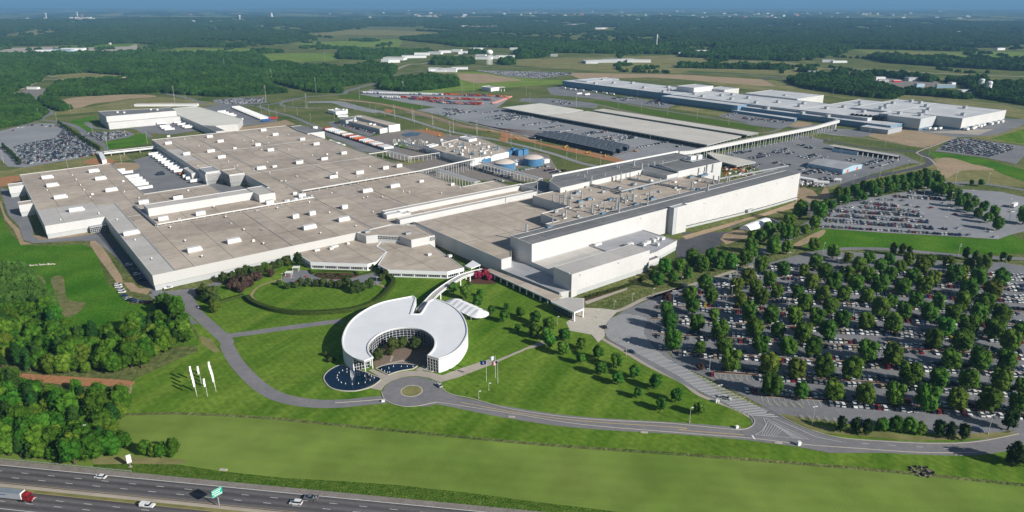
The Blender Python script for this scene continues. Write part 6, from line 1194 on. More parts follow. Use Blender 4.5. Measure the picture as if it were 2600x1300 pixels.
def car_proto(c, suv, lights=True):
    if (c, suv) in CARP: return CARP[(c, suv)]
    h = 1.72 if suv else 1.46; e = bpy.data.objects.new('parked_car', None); e['category'] = 'car'; e.empty_display_size = .5
    mb = MB(); car_body(mb, 4.6, 1.85, h, suv); b = bpy.data.objects.new('body', mb.mesh('body', 'paint_'+c)); mb = MB(); car_glass(mb, 4.6, 1.85, h, suv); g = bpy.data.objects.new('windows', mb.mesh('windows', 'glass'))
    mb = MB(); wheels(mb); wm = mb.mesh('wheels', 'tyre'); wh = bpy.data.objects.new('wheels', wm)
    for q in (b, g, wh): q.parent = e
    CARP[(c, suv)] = (e, b, g, wh); return CARP[(c, suv)]
CAR0 = GZ-.02
STUFFC = MB(); SM = ['paint_'+k for k in CK]+['glass', 'tyre']
def stuff_car(x, y, rz, c, suv, z=None):
    h = 1.72 if suv else 1.46; mb = MB(); car_body(mb, 4.6, 1.85, h, suv, CK.index(c)); car_glass(mb, 4.6, 1.85, h, suv, 8); co, si = math.cos(rz), math.sin(rz); z = terr(x, y)+CAR0 if z is None else z
    mb.box((-1.4, 0, .05), (.6, 1.8, .3), 0, 9); mb.box((1.4, 0, .05), (.6, 1.8, .3), 0, 9); o = len(STUFFC.v); STUFFC.v += [(x+a*co-b*si, y+a*si+b*co, z+c_) for a, b, c_ in mb.v]; STUFFC.f += [tuple(o+i for i in f) for f in mb.f]; STUFFC.m += mb.m
def put_car(x, y, rz, c, suv, label, group):
    e, *parts = car_proto(c, suv); r = e.copy(); C.objects.link(r); r.location = (x, y, terr(x, y)+CAR0); r.rotation_euler.z = rz; tag(r, label, 'car', group)
    for q in parts: d = q.copy(); C.objects.link(d); d.parent = r
    return r
rc = random.Random(21); NIND = 0
for k in range(10):
    for sd_ in (-1, 1):
        o0 = k*PITCH+6.2+sd_*3.9; row = []; a = -92+rc.random()
        while a < 232:
            p = LW(a, o0); dens = .86 if a > -30-k*4 else .62
            if inpoly(*p, LOT) and inpoly(*LW(a-4, o0), LOT) and not (k == 0 and sd_ < 0 and a < 4) and not (k == 1 and sd_ < 0 and a < -26) and rc.random() < dens: row.append((a+rc.uniform(-.12, .12), o0+rc.uniform(-.35, .35)))
            a += 2.75
        vis = [q for q in row if J(*LW(*q), 1)[0] < 2605]; ind = NIND+len(vis) <= 285
        for i, q in enumerate(vis):
            x, y = LW(*q); c = rc.choices(CK, CW_)[0]; suv = rc.random() < .4; rz = LA+math.pi/2+(math.pi if rc.random() < .5 else 0)
            if ind: put_car(x, y, rz, c, suv, f'{c} parked {"suv" if suv else "car"}, {od(i+1)} from left in {od(2*k+(1 if sd_ < 0 else 2))} row of the near car park', 'cars in the near car park'); NIND += 1
            else: stuff_car(x, y, rz, c, suv)
def rowpx(s, fill=.93, step=2.75, double=False, cols=None, side=0, z=None):
    (x0, y0), (x1, y1) = [P(*src_) for src_ in [q[:2] for q in pxl(s)]]; d = math.hypot(x1-x0, y1-y0); rz = math.atan2(y1-y0, x1-x0); n = int(d/step)
    for i in range(n):
        for sd_ in ((-1, 1) if double else (0,)):
            if rc.random() > fill: continue
            f = (i+.5)/n; x, y = x0+(x1-x0)*f-math.sin(rz)*sd_*2.6, y0+(y1-y0)*f+math.cos(rz)*sd_*2.6; stuff_car(x, y, rz+math.pi/2+rc.choice((0, math.pi)), rc.choices(CK, cols or CW_)[0], rc.random() < .4)
for s, f, db in (('Y 20 675, 1790 785', .9, 0), ('Y 80 598, 1430 696', .95, 1), ('Y 80 528, 1390 618', .95, 1), ('Y 150 480, 1320 540', .9, 1), ('Y 520 430, 1280 492', .85, 1), ('Y 550 378, 980 415', .9, 1), ('Y 740 335, 930 343', .9, 0), ('Y 300 425, 430 440', .8, 0), ('Y 950 295, 1530 330', .92, 1), ('Y 1130 245, 1500 270', .9, 1), ('Y 1480 690, 1620 715', .6, 0)): rowpx(s, f, 2.75, bool(db))
for i, (x, y, c, lb) in enumerate(((1050, 350, 'grey', 'grey'), (1110, 408, 'black', 'black'), (1240, 432, 'black', 'black'), (1410, 440, 'red', 'dark red'), (1710, 522, 'red', 'dull red'), (1755, 697, 'silver', 'silver'), (1880, 782, 'grey', 'grey'), (2210, 808, 'silver', 'silver'), (2150, 742, 'silver', 'silver'), (2420, 490, 'white', 'white'), (970, 412, 'white', 'white'), (1965, 298, 'black', 'black'), (1570, 380, 'silver', 'silver'))): put_car(*P(*src('Y', x, y)), .2, c, 0, f'{lb} car standing apart on the open upper car park, {od(i+1)} in scan order', 'scattered cars on the upper car park')
def lot(s, ang, step=2.7, pitch=6.0, fill=.93, cols=None, aisle=3):
    poly = pts(s); cx_, cy_ = sum(q[0] for q in poly)/len(poly), sum(q[1] for q in poly)/len(poly); co, si = math.cos(ang), math.sin(ang); R = max(math.hypot(q[0]-cx_, q[1]-cy_) for q in poly); n = 0; v = -R; r_ = 0
    while v < R:
        u = -R
        while u < R:
            x, y = cx_+u*co-v*si, cy_+u*si+v*co
            if inpoly(x, y, poly) and rc.random() < fill: stuff_car(x+rc.uniform(-.1, .1), y+rc.uniform(-.3, .3), ang+math.pi/2, rc.choices(CK, cols or CW_)[0], rc.random() < .4); n += 1
            u += step
        r_ += 1; v += pitch if r_ % aisle else pitch+5.5
    return n
YC = [.36, .18, .14, .2, .06, .05, .01, 0]
lot('a 110 1090, 250 1060, 420 1030, 470 970, 560 1010, 650 1080, 725 1130, 720 1155, 470 1185, 190 1225', .15, 2.6, 5.7, .95, None, 99)
lot('a 60 965, 220 930, 430 930, 420 945, 250 940, 90 975', .15, 3, 7, .25)
lot('a 640 990, 930 978, 955 1005, 745 1048', .45, 2.7, 5.8, .94, None, 99); lot('a 1575 750, 1700 737, 1960 727, 1975 760, 1720 778', .45, 2.9, 7, .9, YC)
lot('b 1020 527, 1300 532, 1755 545, 1700 553, 1500 580, 1270 562', .5, 3, 7.5, .88, YC)
lot('I 1790 665, 1900 570, 2060 568, 2200 590, 2500 640, 2420 680, 2290 735', .65, 2.8, 6.2, .93, [.14, .16, .18, .34, .1, .08, 0, 0], 99)
for s in ('I 465 730, 600 705, 740 735, 570 765', 'I 855 745, 900 738, 1025 765, 950 775', 'I 1060 790, 1180 755, 1300 770, 1385 785, 1250 810, 1160 850', 'I 200 690, 330 665, 440 700, 380 710', 'I 20 740, 110 700, 270 715, 100 755', 'I 460 625, 520 620, 645 650, 560 655', 'I 210 790, 300 775, 420 815, 330 815', 'I 0 835, 120 800, 180 820, 60 850', 'I 470 850, 560 830, 900 900, 740 900', 'I 640 930, 720 925, 800 945, 700 950', 'I 470 885, 520 870, 600 890, 560 905', 'F 1440 250, 1700 210, 1780 240, 1500 275', 'F 1650 300, 1850 250, 2050 270, 1850 330', 'F 1980 210, 2240 175, 2270 185, 2060 230', 'F 2300 140, 2380 140, 2550 185, 2440 185', 'F 1670 440, 1880 395, 1890 430, 1750 450', 'F 1360 370, 1480 385, 1470 400, 1370 390'): lot(s, .68, 2.7, 6, .88, [.2, .2, .16, .28, .1, .05, 0, 0])
for s in ('I 0 365, 180 380, 370 405, 340 412, 100 392', 'I 560 545, 600 545, 600 560', 'I 810 490, 940 465, 960 470, 870 500', 'I 990 515, 1080 490, 1120 490, 1040 515', 'I 1100 505, 1190 488, 1200 495, 1120 512'): lot(s, .68, 2.8, 7, .8)
for s in ('K 1200 775, 1280 770, 1640 810, 1450 835', 'K 1150 838, 1290 822, 1400 845, 1240 862', 'K 1850 910, 2100 850, 2360 885, 2080 925', 'H 760 350, 900 325, 1100 345, 960 385', 'H 1160 410, 1290 365, 1540 400, 1400 440', 'H 0 385, 80 378, 270 410, 150 432', 'H 520 860, 820 805, 1050 825, 700 885', 'H 380 790, 600 745, 740 770, 450 820', 'H 2170 570, 2300 530, 2340 540, 2220 580', 'H 2380 600, 2470 580, 2570 620, 2500 625'): lot(s, .68, 2.9, 6.2, .9, YC)
for s in ('K 1660 842, 1940 800', 'K 1750 890, 2120 835', 'K 1870 978, 2010 962', 'K 2210 985, 2440 960', 'G 1000 192, 1200 165', 'G 1190 240, 1500 198', 'G 1380 280, 1650 242', 'G 1270 160, 1410 145', 'H 1080 965, 1460 900', 'H 1570 960, 1680 938', 'H 700 905, 1090 835', 'H 0 715, 160 690', 'H 40 775, 310 738', 'H 0 650, 70 640'): rowpx(s, .82, 2.9, False, YC)
for s in ('G 870 770, 1310 705', 'G 1080 820, 1100 815', 'G 1250 770, 1390 745', 'G 1320 795, 1520 760', 'G 660 815, 850 860', 'G 610 880, 740 900', 'C 720 255, 940 315', 'C 980 325, 1240 390', 'G 730 830, 900 800', 'G 240 690, 600 800'): rowpx(s, .85, 2.8)
STUFFC.build('parked_cars', SM); tag(bpy.data.objects['parked_cars'], 'thousands of cars standing in rows on the farther lots', 'car', None, 'stuff')
dr = pts('d 880 865, 885 880, 900 900, 910 918, 925 945, 950 965, 975 975, 1000 982, 1035 988, 1070 992, 1110 992')
for i, (x, y) in enumerate(dr): c = ('white', 'white', 'silver', 'white', 'blue', 'silver', 'black', 'blue', 'grey', 'black', 'red')[i]; put_car(x, y, (.15 if i < 5 else 1.05), c, i % 3 == 0, f'{c} car, {od(i+1)} along the curved kerb bay below the perimeter road', 'cars in the curved kerb bay')
for i, (x, y, c) in enumerate(((960, 715, 'white'), (1000, 755, 'grey'), (1020, 785, 'white'), (1060, 830, 'blue'))): put_car(*P(*src('d', x, y)), .5, c, True, f'{c} vehicle, {od(i+1)} from the back in the shaded yard beside the plant', 'vehicles in the shaded yard')
# single road vehicles with all their parts
def road_car(x, y, rz, c, label, kind_='sedan', name='car', cat='car'):
    e = empty(name, (x, y, GZ), label, cat, None, rz); l, w_, h = (4.75, 1.85, 1.45) if kind_ == 'sedan' else (4.9, 1.95, 1.8) if kind_ == 'suv' else (5.7, 2.0, 1.85)
    def part(n, mb, m): o = bpy.data.objects.new(n, mb.mesh(n, m)); C.objects.link(o); o.parent = e; return o
    mb = MB()
    if kind_ == 'pickup':
        mb.box((0, 0, .45), (l, w_, .5)); mb.box((l/2-.9, 0, .9), (1.7, w_*.96, .22)); mb.box((-l/2+1.05, w_/2-.06, .9), (2.1, .12, .35)); mb.box((-l/2+1.05, -w_/2+.06, .9), (2.1, .12, .35)); mb.box((-l/2+.05, 0, .9), (.1, w_, .35)); mb.box((.45, 0, 1.72), (1.4, w_*.8, .1)); part('body', mb, 'paint_'+c)
        mb = MB(); mb.box((.4, 0, .95), (2.3, w_*.93, .8), 0, 0, .78); part('windows', mb, 'glass')
    else: car_body(mb, l, w_, h, kind_ == 'suv'); part('body', mb, 'paint_'+c); mb = MB(); car_glass(mb, l, w_, h, kind_ == 'suv'); part('windows', mb, 'glass')
    for xx in (-l*.31, l*.31):
        for s_ in (-1, 1): mb = MB(); mb.tube((xx, s_*(w_/2-.2), .35), (xx, s_*(w_/2+.02), .35), .35, 14); wl = part('wheel', mb, 'tyre'); mb = MB(); mb.tube((xx, s_*(w_/2), .35), (xx, s_*(w_/2+.04), .35), .2, 10); rm = bpy.data.objects.new('rim', mb.mesh('rim', 'steel')); C.objects.link(rm); rm.parent = wl
    for s_ in (-1, 1): mb = MB(); mb.box((l/2-.02, s_*(w_/2-.3), .62), (.12, .35, .14)); part('headlight', mb, 'white_trim'); mb = MB(); mb.box((-l/2+.02, s_*(w_/2-.25), .7), (.12, .3, .16)); part('tail_light', mb, 'red_cloth')
    return e
def on_hw(px, py): return P(px, py)
road_car(*P(*src('Z', 1100, 275)), ha+math.pi, 'white', 'white saloon car alone on the far motorway carriageway', 'sedan')
road_car(*P(*src('h', 2202, 1230)), ha+math.pi, 'white', 'white suv on the motorway behind the loaded dark pickup', 'suv', 'suv', 'suv')
e = road_car(*P(*src('h', 2315, 1195)), ha+math.pi, 'grey', 'dark pickup truck with a cluttered load on the far carriageway', 'pickup', 'pickup_truck', 'pickup truck'); mb = MB()
for k in range(7): mb.box((-2.4+k*.26, random.uniform(-.5, .5), .95), (.5, .4, .3+.5*random.random()), random.random(), k % 2)
o = bpy.data.objects.new('load', mb.mesh('load', ['rail_dark', 'steel'])); C.objects.link(o); o.parent = e
e = road_car(*P(*src('Z', 1610, 590)), ha, 'white', 'white pickup with covered bed on the near motorway carriageway', 'pickup', 'pickup_truck', 'pickup truck'); mb = MB(); mb.box((-1.7, 0, 1), (2.3, 1.85, .85), 0, 0, .94); o = bpy.data.objects.new('bed_cover', mb.mesh('bed_cover', 'white_trim')); C.objects.link(o); o.parent = e
road_car(*P(*src('X', 1066, 1050)), 2.2, 'silver', 'silver car with dark windows stopped at the roundabout edge', 'sedan'); road_car(*P(*src('Q', 710, 762)), -.55, 'silver', 'pale green suv parked on the striped lane', 'suv', 'suv', 'suv'); road_car(*P(*src('i', 2175, 105)), -.5, 'blue', 'dark blue car on the upper striped lane', 'sedan'); road_car(*P(*src('Q', 535, 460)), LA+1.57, 'red', 'red car in the first bay beside the ladder markings', 'sedan'); road_car(*P(*src('R', 1985, 1165)), -.4, 'blue', 'dark blue suv below the right end of the car park', 'suv', 'suv', 'suv'); road_car(*P(*src('e', 1975, 1178)), 1.9, 'black', 'small black car by the entrance plaza kerb', 'sedan'); road_car(*P(*src('N', 1190, 420)), .6, 'white', 'white suv parked at the top left corner of the near car park', 'suv', 'suv', 'suv')
road_car(*P(*src('D', 930, 1255)), TH, 'white', 'white pickup close to the foot of the long front wall', 'pickup', 'pickup_truck', 'pickup truck'); road_car(*P(*src('I', 745, 577)), -.3, 'silver', 'silver van on the road past the conveyor bridge', 'suv', 'van', 'van')
# articulated lorry
e = empty('articulated_lorry', (*P(*src('Z', 230, 515)), GZ), 'red tractor pulling a long grey trailer at the lower left', 'lorry', None, ha)
def part(n, mb, m, par): o = bpy.data.objects.new(n, mb.mesh(n, m)); C.objects.link(o); o.parent = par; return o
mb = MB(); mb.box((-5.6, 0, 1.15), (14.2, 2.55, 2.75)); tr_ = part('trailer', mb, 'box_grey', e); mb = MB(); mb.box((-5.6, 0, 3.9), (14.3, 2.6, .06)); part('trailer_roof', mb, 'rail_roof', e); mb = MB(); mb.box((-6.2, -1.29, 2.7), (2.4, .03, .3)); part('trailer_mark', mb, 'blue_cloth', e); mb = MB(); mb.box((1.58, 0, 1.15), (.12, 2.6, 2.9)); part('trailer_front', mb, 'white_trim', e)
mb = MB(); mb.box((3.3, 0, .9), (2.4, 2.4, 2.2)); mb.box((3.0, 0, 3.05), (1.9, 2.3, .8), 0, 0, .72); mb.box((5.2, 0, .75), (1.7, 2.0, 1.05), 0, 0, .9); mb.box((5.0, .95, .5), (1.5, .4, .55)); mb.box((5.0, -.95, .5), (1.5, .4, .55)); part('cab', mb, 'paint_red', e)
mb = MB(); mb.box((4.45, 0, 2.1), (.16, 2.1, .75)); mb.box((3.95, 0, 2.1), (.9, 2.44, .6)); part('windscreen', mb, 'glass', e); mb = MB(); mb.box((6.07, 0, .85), (.08, 1.0, .8)); part('grille', mb, 'steel', e)
for xx in (5.3, 1.9, .6, -10.6, -11.8):
    for s_ in (-1, 1): mb = MB(); mb.tube((xx, s_*.85, .5), (xx, s_*1.25, .5), .5, 14); part('wheel', mb, 'tyre', e)
for s_ in (-1, 1): mb = MB(); mb.box((6.0, s_*.9, .75), (.15, .3, .25)); part('headlight', mb, 'white_trim', e)
# ---------------- trailers, containers, rail cars
TRP = {}
def box_proto(name, cat, c, l, w_, h, zb, wheels_=True):
    k = (name, c, l)
    if k in TRP: return TRP[k]
    e = bpy.data.objects.new(name, None); e['category'] = cat; e.empty_display_size = .5; mb = MB(); mb.box((0, 0, zb), (l, w_, h-zb-.1)); a = bpy.data.objects.new('box', mb.mesh('box', 'box_'+c)); mb = MB(); mb.box((0, 0, h-.09), (l+.04, w_+.04, .1)); r = bpy.data.objects.new('roof', mb.mesh('roof', 'white_trim' if c in ('white', 'grey') else 'box_'+c)); out = [e, a, r]
    if wheels_:
        mb = MB()
        for x in (-l/2+1.2, -l/2+2.5):
            for s_ in (-1, 1): mb.tube((x, s_*.8, .5), (x, s_*1.22, .5), .5, 8)
        mb.box((-l/2+1.9, 0, .6), (3, 2, .35)); mb.box((l/2-2.6, .7, 0), (.15, .15, zb)); mb.box((l/2-2.6, -.7, 0), (.15, .15, zb)); out.append(bpy.data.objects.new('running_gear', mb.mesh('running_gear', 'tyre')))
    for q in out[1:]: q.parent = e
    TRP[k] = out; return out
def put_box(name, cat, c, x, y, rz, label, group, l=14.6, w_=2.6, h=4.1, zb=1.15, wheels_=True):
    e, *ps = box_proto(name, cat, c, l, w_, h, zb, wheels_); r = e.copy(); C.objects.link(r); r.location = (x, y, GZ-.05+terr(x, y)); r.rotation_euler.z = rz; tag(r, label, cat, group)
    for q in ps: d = q.copy(); C.objects.link(d); d.parent = r
    return r
def trailers(s, rz, where, group, cols=None, n=None, l=14.6):
    L_ = pxl(s)
    if n: (x0, y0), (x1, y1) = L_[0][:2], L_[1][:2]; L_ = [(x0+(x1-x0)*k/(n-1), y0+(y1-y0)*k/(n-1)) for k in range(n)]
    for i, q in enumerate(L_):
        c = rc.choices(list(cols), list(cols.values()))[0] if isinstance(cols, dict) else (cols[i] if cols else 'white'); put_box('trailer', 'trailer', c, *P(q[0], q[1]), rz, f'{c} box trailer, {od(i+1)} {where}', group, l)
trailers('B 165 470, 215 495, 250 515, 285 545, 330 575, 370 605, 415 635, 445 655, 490 685, 555 715, 605 750, 645 775, 700 810', TH, 'from the back at the left docks of the north hall', 'trailers at the court docks', ['white']*9+['brown']+['white']*3)
trailers('A 1490 190, 1590 215, 1665 262, 1705 298, 1745 332, 1780 365, 1830 408', TH, 'from the back along the court edge of the west roof', 'trailers along the court edge')
trailers('L 945 480, 985 515, 1005 535, 1045 555', TH, 'from left in the group below the cream warehouse', 'trailers below the cream warehouse'); trailers('L 1160 465, 1205 490, 1265 515, 1295 528', TH, 'from left at the shaded cream dock', 'trailers at the shaded cream dock')
trailers('L 1700 330, 1735 348, 1800 365, 1830 385, 1915 432', TH, 'from left at the inner yard dock', 'trailers at the inner yard dock'); trailers('L 1880 272, 2230 415', TH, 'from left in the long row behind the cream dock warehouse', 'trailers behind the cream dock warehouse', ['white']*21, 21)
trailers('L 2260 440, 2350 415', TH, 'of two dark trailers ending the long cream dock row', 'dark trailers ending the row', ['blue', 'red'])
trailers('C 655 350, 1420 595', TH, 'from left in the long row behind the north hall', 'trailers in the row behind the north hall', dict(white=.5, grey=.28, orange=.08, red=.04, brown=.1), 33)
trailers('K 200 580, 1180 605', TH+math.pi/2, 'from left in the distant container yard back row', 'white trailers in the container yard', dict(white=.7, grey=.25, blue=.05), 46); trailers('K 440 635, 650 640', TH+math.pi/2, 'from left in the short second row of the container yard', 'short second row of trailers', dict(white=.5, grey=.5), 8)
bc = dict(orange=.3, red=.2, brown=.13, pink=.1, blue=.12, yellow=.06, teal=.05, grey=.04)
def containers(s, n, where, rz=TH+math.pi/2, cols=bc):
    (x0, y0), (x1, y1) = [q[:2] for q in pxl(s)]
    for i in range(n):
        f = i/max(1, n-1); x, y = P(x0+(x1-x0)*f, y0+(y1-y0)*f); c = rc.choices(list(cols), list(cols.values()))[0]; put_box('container', 'container', c, x, y, rz, f'{c} shipping container, {od(i+1)} from left {where}', 'shipping containers in the yard', 12.2, 2.44, 4.0 if rc.random() < .6 else 2.6, .1 if rc.random() < .5 else 1.1, False)
containers('K 1200 600, 1430 605', 11, 'in the back row'); containers('K 1490 615, 1830 618', 14, 'at the right of the back row'); containers('K 660 635, 1080 650', 20, 'in the second row'); containers('K 1090 650, 1830 672', 34, 'in the second row, right part'); containers('K 800 655, 1020 675', 9, 'in the small extra row'); containers('K 1060 690, 1690 718', 31, 'in the front row'); containers('K 1180 705, 1660 727', 22, 'tucked before the front row'); containers('K 1900 628, 2000 625', 5, 'beyond the yard gap')
containers('K 1860 715, 2050 640', 10, 'in the slanting pink row', TH, dict(pink=.6, red=.3, brown=.1))
trailers('H 150 225, 220 240, 280 245, 380 258, 540 275, 670 292, 760 305', TH+1.57, 'from left beside the blue grey wall of the far works', 'trailers by the far works'); trailers('H 350 300, 450 310', TH, 'from left on the far works road', 'trailers on the far works road'); trailers('I 1690 480, 1740 482, 1790 478', TH, 'from left at the far press hall docks', 'trailers at the press hall docks', None, None, 9)
trailers('I 2045 485, 2100 478, 2150 455, 2200 445, 2260 430, 2350 400', TH, 'from left at the end hall docks', 'trailers at the end hall docks', None, None, 9); trailers('I 2480 1200', TH, 'white trailer alone on the empty right lot', None, None, None, 11)
rp = None; ns_ = 0
for k in range(9):
    v0 = 118+k*1.5; nn_ = 6 if k < 7 else 5
    for i in range(nn_):
        x, y = UV(575+k*6.0, v0+13.3+i*26.6+(k % 3)*3); e = None
        if rp is None:
            e0 = bpy.data.objects.new('rail_car', None); e0.empty_display_size = .5; mb = MB(); mb.box((0, 0, 1.1), (25.6, 3.1, 4.6)); b = bpy.data.objects.new('body', mb.mesh('body', 'rail_dark')); mb = MB(); mb.box((0, 0, 5.7), (25.4, 2.6, .25), 0, 0, .97); r_ = bpy.data.objects.new('roof', mb.mesh('roof', 'rail_roof')); mb = MB()
            for q in (-9, 9): mb.box((q, 0, .2), (3.6, 2.3, .9))
            g_ = bpy.data.objects.new('bogies', mb.mesh('bogies', 'tyre')); mb = MB()
            for q in range(9): mb.box((-11+q*2.75, 0, 1.4), (.12, 3.2, 4)); 
            w_ = bpy.data.objects.new('ribs', mb.mesh('ribs', 'steel'))
            for q in (b, r_, g_): q.parent = e0
            rp = (e0, b, r_, g_)
        r = rp[0].copy(); C.objects.link(r); r.location = (x, y, GZ-.05); r.rotation_euler.z = TH+math.pi/2; tag(r, f'dark rail car, {od(nn_-i)} from left on the {od(k+1)} track from the clay strip', 'rail car', 'rail cars on the sidings')
        for q in rp[1:]: d = q.copy(); C.objects.link(d); d.parent = r
# diggers on the clay strip
for i, (t, x, y) in enumerate((('G', 1790, 545), ('G', 1510, 475), ('G', 900, 365), ('G', 2010, 580), ('G', 560, 268), ('G', 2390, 520), ('C', 2060, 430), ('C', 1900, 350))):
    x, y = P(*src(t, x, y)); e = empty('digger', (x, y, GZ-.1), f'small yellow and rusty digger, {od(i+1)} of those on the clay along the railway', 'digger', 'diggers on the clay strip', rc.random()*6)
    mb = MB(); mb.box((0, .9, 0), (3.4, .5, .8)); mb.box((0, -.9, 0), (3.4, .5, .8)); part('tracks', mb, 'tyre', e); mb = MB(); mb.box((-.4, 0, .8), (2.8, 2, 1)); mb.box((.4, .4, 1.8), (1.2, 1, 1)); part('body', mb, 'yellow_machine', e); mb = MB(); mb.tube((.8, -.3, 1.6), (3.2, -.3, 3.6), .2, 6); mb.tube((3.2, -.3, 3.6), (4.8, -.3, 1.4), .17, 6); mb.box((4.8, -.3, .5), (.8, .9, .9)); part('arm', mb, 'yellow_machine', e)
rj = random.Random(4); mb = MB()
for k in range(90):
    x, y = P(*src('F', 1380+rj.random()*380, 420+rj.random()*140)); mb.box((x, y, .2), (rj.uniform(1, 6), rj.uniform(.6, 1.6), rj.uniform(.3, 1.4)), TH+rj.choice((0, 0, 1.57))+rj.uniform(-.1, .1), rj.randrange(4))
tag(mb.build('scrap_stacks', ['box_orange', 'white_trim', 'mulch', 'pole_metal'], loc=(*P(*src('F', 1560, 490)), 0)), 'stacks of pallets and scrap between the tall halls', 'scrap', None, 'stuff')
mb = MB()
for k in range(60):
    x, y = P(*src('I', 480+rj.random()*230, 965+rj.random()*50)); mb.box((x, y, .2), (rj.uniform(.8, 3), rj.uniform(.6, 2), rj.uniform(.5, 2.2)), rj.random(), rj.randrange(3))
tag(mb.build('site_clutter', ['steel', 'white_trim', 'mulch'], loc=(*P(*src('I', 600, 990)), 0)), 'jumble of site equipment off the corner of the tall hall', 'clutter', None, 'stuff')
x, y = P(*src('L', 935, 1110)); mb = MB()
for k in range(9): mb.box((x+rj.uniform(-5, 5), y+rj.uniform(-2.5, 2.5), .2), (rj.uniform(2, 5), rj.uniform(1, 3), rj.uniform(1.5, 4)), TH+rj.uniform(-.3, .3))
tag(mb.build('flatbed_load', 'rail_dark', loc=(x, y, 0)), 'black bulky machinery standing alone in the dock court', 'machinery')
# ================================================================== STREET FURNITURE
LPROT = {}
def lamp(t, x, y, h, label, group, heads=2, z=None):
    key = (round(h), heads)
    if key not in LPROT:
        e = bpy.data.objects.new('lamp_post', None); e['category'] = 'lamp post'; e.empty_display_size = .5; r = .09+h*.006; mb = MB(); mb.tube((0, 0, .4), (0, 0, key[0]), r, 8, 0, r*.65); p = bpy.data.objects.new('pole', mb.mesh('pole', 'pole_metal')); mb = MB(); mb.lathe([(0, 0), (.35, 0), (.35, .5), (0, .5)], (0, 0, 0), 8); b = bpy.data.objects.new('base', mb.mesh('base', 'concrete')); out = [e, p, b]
        for k in range(heads): a = math.pi*2*k/heads; mb = MB(); mb.box((math.cos(a)*.75, math.sin(a)*.75, key[0]-.1), (1.1, .5, .22), a); out.append(bpy.data.objects.new('lamp_head', mb.mesh('lamp_head', 'white_metal')))
        for q in out[1:]: q.parent = e
        LPROT[key] = out
    e, *ps = LPROT[key]; r = e.copy(); C.objects.link(r); X_, Y_ = P(*src(t, x, y)); r.location = (X_, Y_, GZ-.1+terr(X_, Y_)); r.rotation_euler.z = .3; tag(r, label, 'lamp post', group)
    for q in ps: d = q.copy(); C.objects.link(d); d.parent = r
def lamps(s, h, where, group, heads=2):
    t = 'S'; L_ = []
    for q in s.split(','):
        q = q.split()
        if q[0].isalpha(): t = q[0]; q = q[1:]
        L_.append((t, float(q[0]), float(q[1])))
    L_.sort(key=lambda q: src(*q)[0])
    for i, q in enumerate(L_): lamp(*q, h, where.format(od(i+1)), group, heads)
lamps('N 1980 775, 1330 330, 538 665, 1990 465, 1985 160, 1270 600, O 225 235, 305 385, 420 825, 490 1220, 1575 320, 1645 555, 2330 560, 2275 250, 1545 800, Q 495 430, 1790 1090, 610 810, R 1085 1160, 2120 1200, 2115 215, 2105 640', 10.5, 'tall twin headed lamp post, {} from left in the near car park', 'lamp posts of the near car park')
lamps('Y 250 500, 685 400, 1180 420, 1115 545, 625 500, 570 635, 1050 640, 1310 310, 1600 575, 1560 700, 2080 740, 1910 350, 2380 620, 2385 460, 1655 380', 11, 'tall thin lamp post, {} from left in the upper car parks', 'lamp posts of the upper car parks')
lamps('Y 590 120, 760 50, 420 150, 1710 110, 2115 130, 1400 100, I 975 990, 1225 925, 1345 905, 1480 850, 1605 810, 1935 960, 2235 975, 865 700', 11, 'slim roadside lamp post, {} from left along the east road', 'lamp posts of the east road', 1)
lamps('V 1545 905, 1312 1000, 1143 1045, 993 1105, 856 1180, 628 1280, 530 1235', 4.6, 'low white path lamp, {} from left near the entrance plaza', 'path lamps at the entrance', 1)
lamps('C 220 60, 375 75, 405 80, 740 210, 120 120, 275 165, 440 240, 1000 110, 1185 85, 1260 160, 1500 200, 1720 220, 1745 270, 1975 280, 1990 330, 2195 430, 2235 390, 2535 430, 1375 180', 13, 'thin tall lamp post, {} from left along the roads behind the plant', 'lamp posts behind the plant', 1)
lamps('L 1110 195, 80 600, 265 780, 440 960, 765 710, 2255 170, 1250 170, 2390 390, 2300 350, 2200 330, A 855 130, 50 70, a 525 830, 425 905, 290 885', 16, 'slender mast lamp, {} from left round the west lots', 'mast lamps of the west lots', 1)
lamps('K 165 650, 715 555, 950 770, 1600 580, 1455 560, 2260 615, 2305 700, 830 910, 1080 975, 1300 1110, 1345 1080, 600 870, 610 900, 850 945, 1640 1090', 20, 'high yard mast, {} from left around the railway and container yard', 'high yard masts', 2)
lamps('H 315 455, 615 725, 1240 925, 845 470, 1130 510, 1830 610, 2230 680, 1080 330, 1515 400, 1460 560, G 775 400, 1130 490, 1205 520, 1530 600, 1650 650, 830 450, 1955 690, 400 310', 16, 'tall yard lamp, {} from left near the storage canopies', 'yard lamps near the storage canopies', 2)
lamps('I 140 490, 600 160, 790 150, 980 170, 370 120, 210 80, 1275 640, 1500 610, 1685 720, 1995 725, 2500 740, 2395 480, 2520 330, 1125 560', 13, 'thin lamp post, {} from left around the far white works', 'lamp posts of the far works', 1)
lamps('h 660 832', 13, 'tall leaning looking lamp standing alone in the lower wood', None, 1); lamps('i 1040 445, 1115 385', 4.5, 'short cream bollard light, {} from left beside the flagpoles', 'bollard lights by the flagpoles', 1); lamps('i 2137 125, j 60 625', 8, 'white lamp post, {} from left beside the museum lawn trees', 'lamps beside the lawn trees', 1); lamps('M 1165 360, 2365 405', 5, 'low white garden lamp, {} from left beside the patio', 'garden lamps', 1); lamps('g 1052 620, 2057 630, O 1745 50', 8.5, 'pale lamp post, {} from left along the road behind the near car park', 'lamp posts behind the near car park', 1)
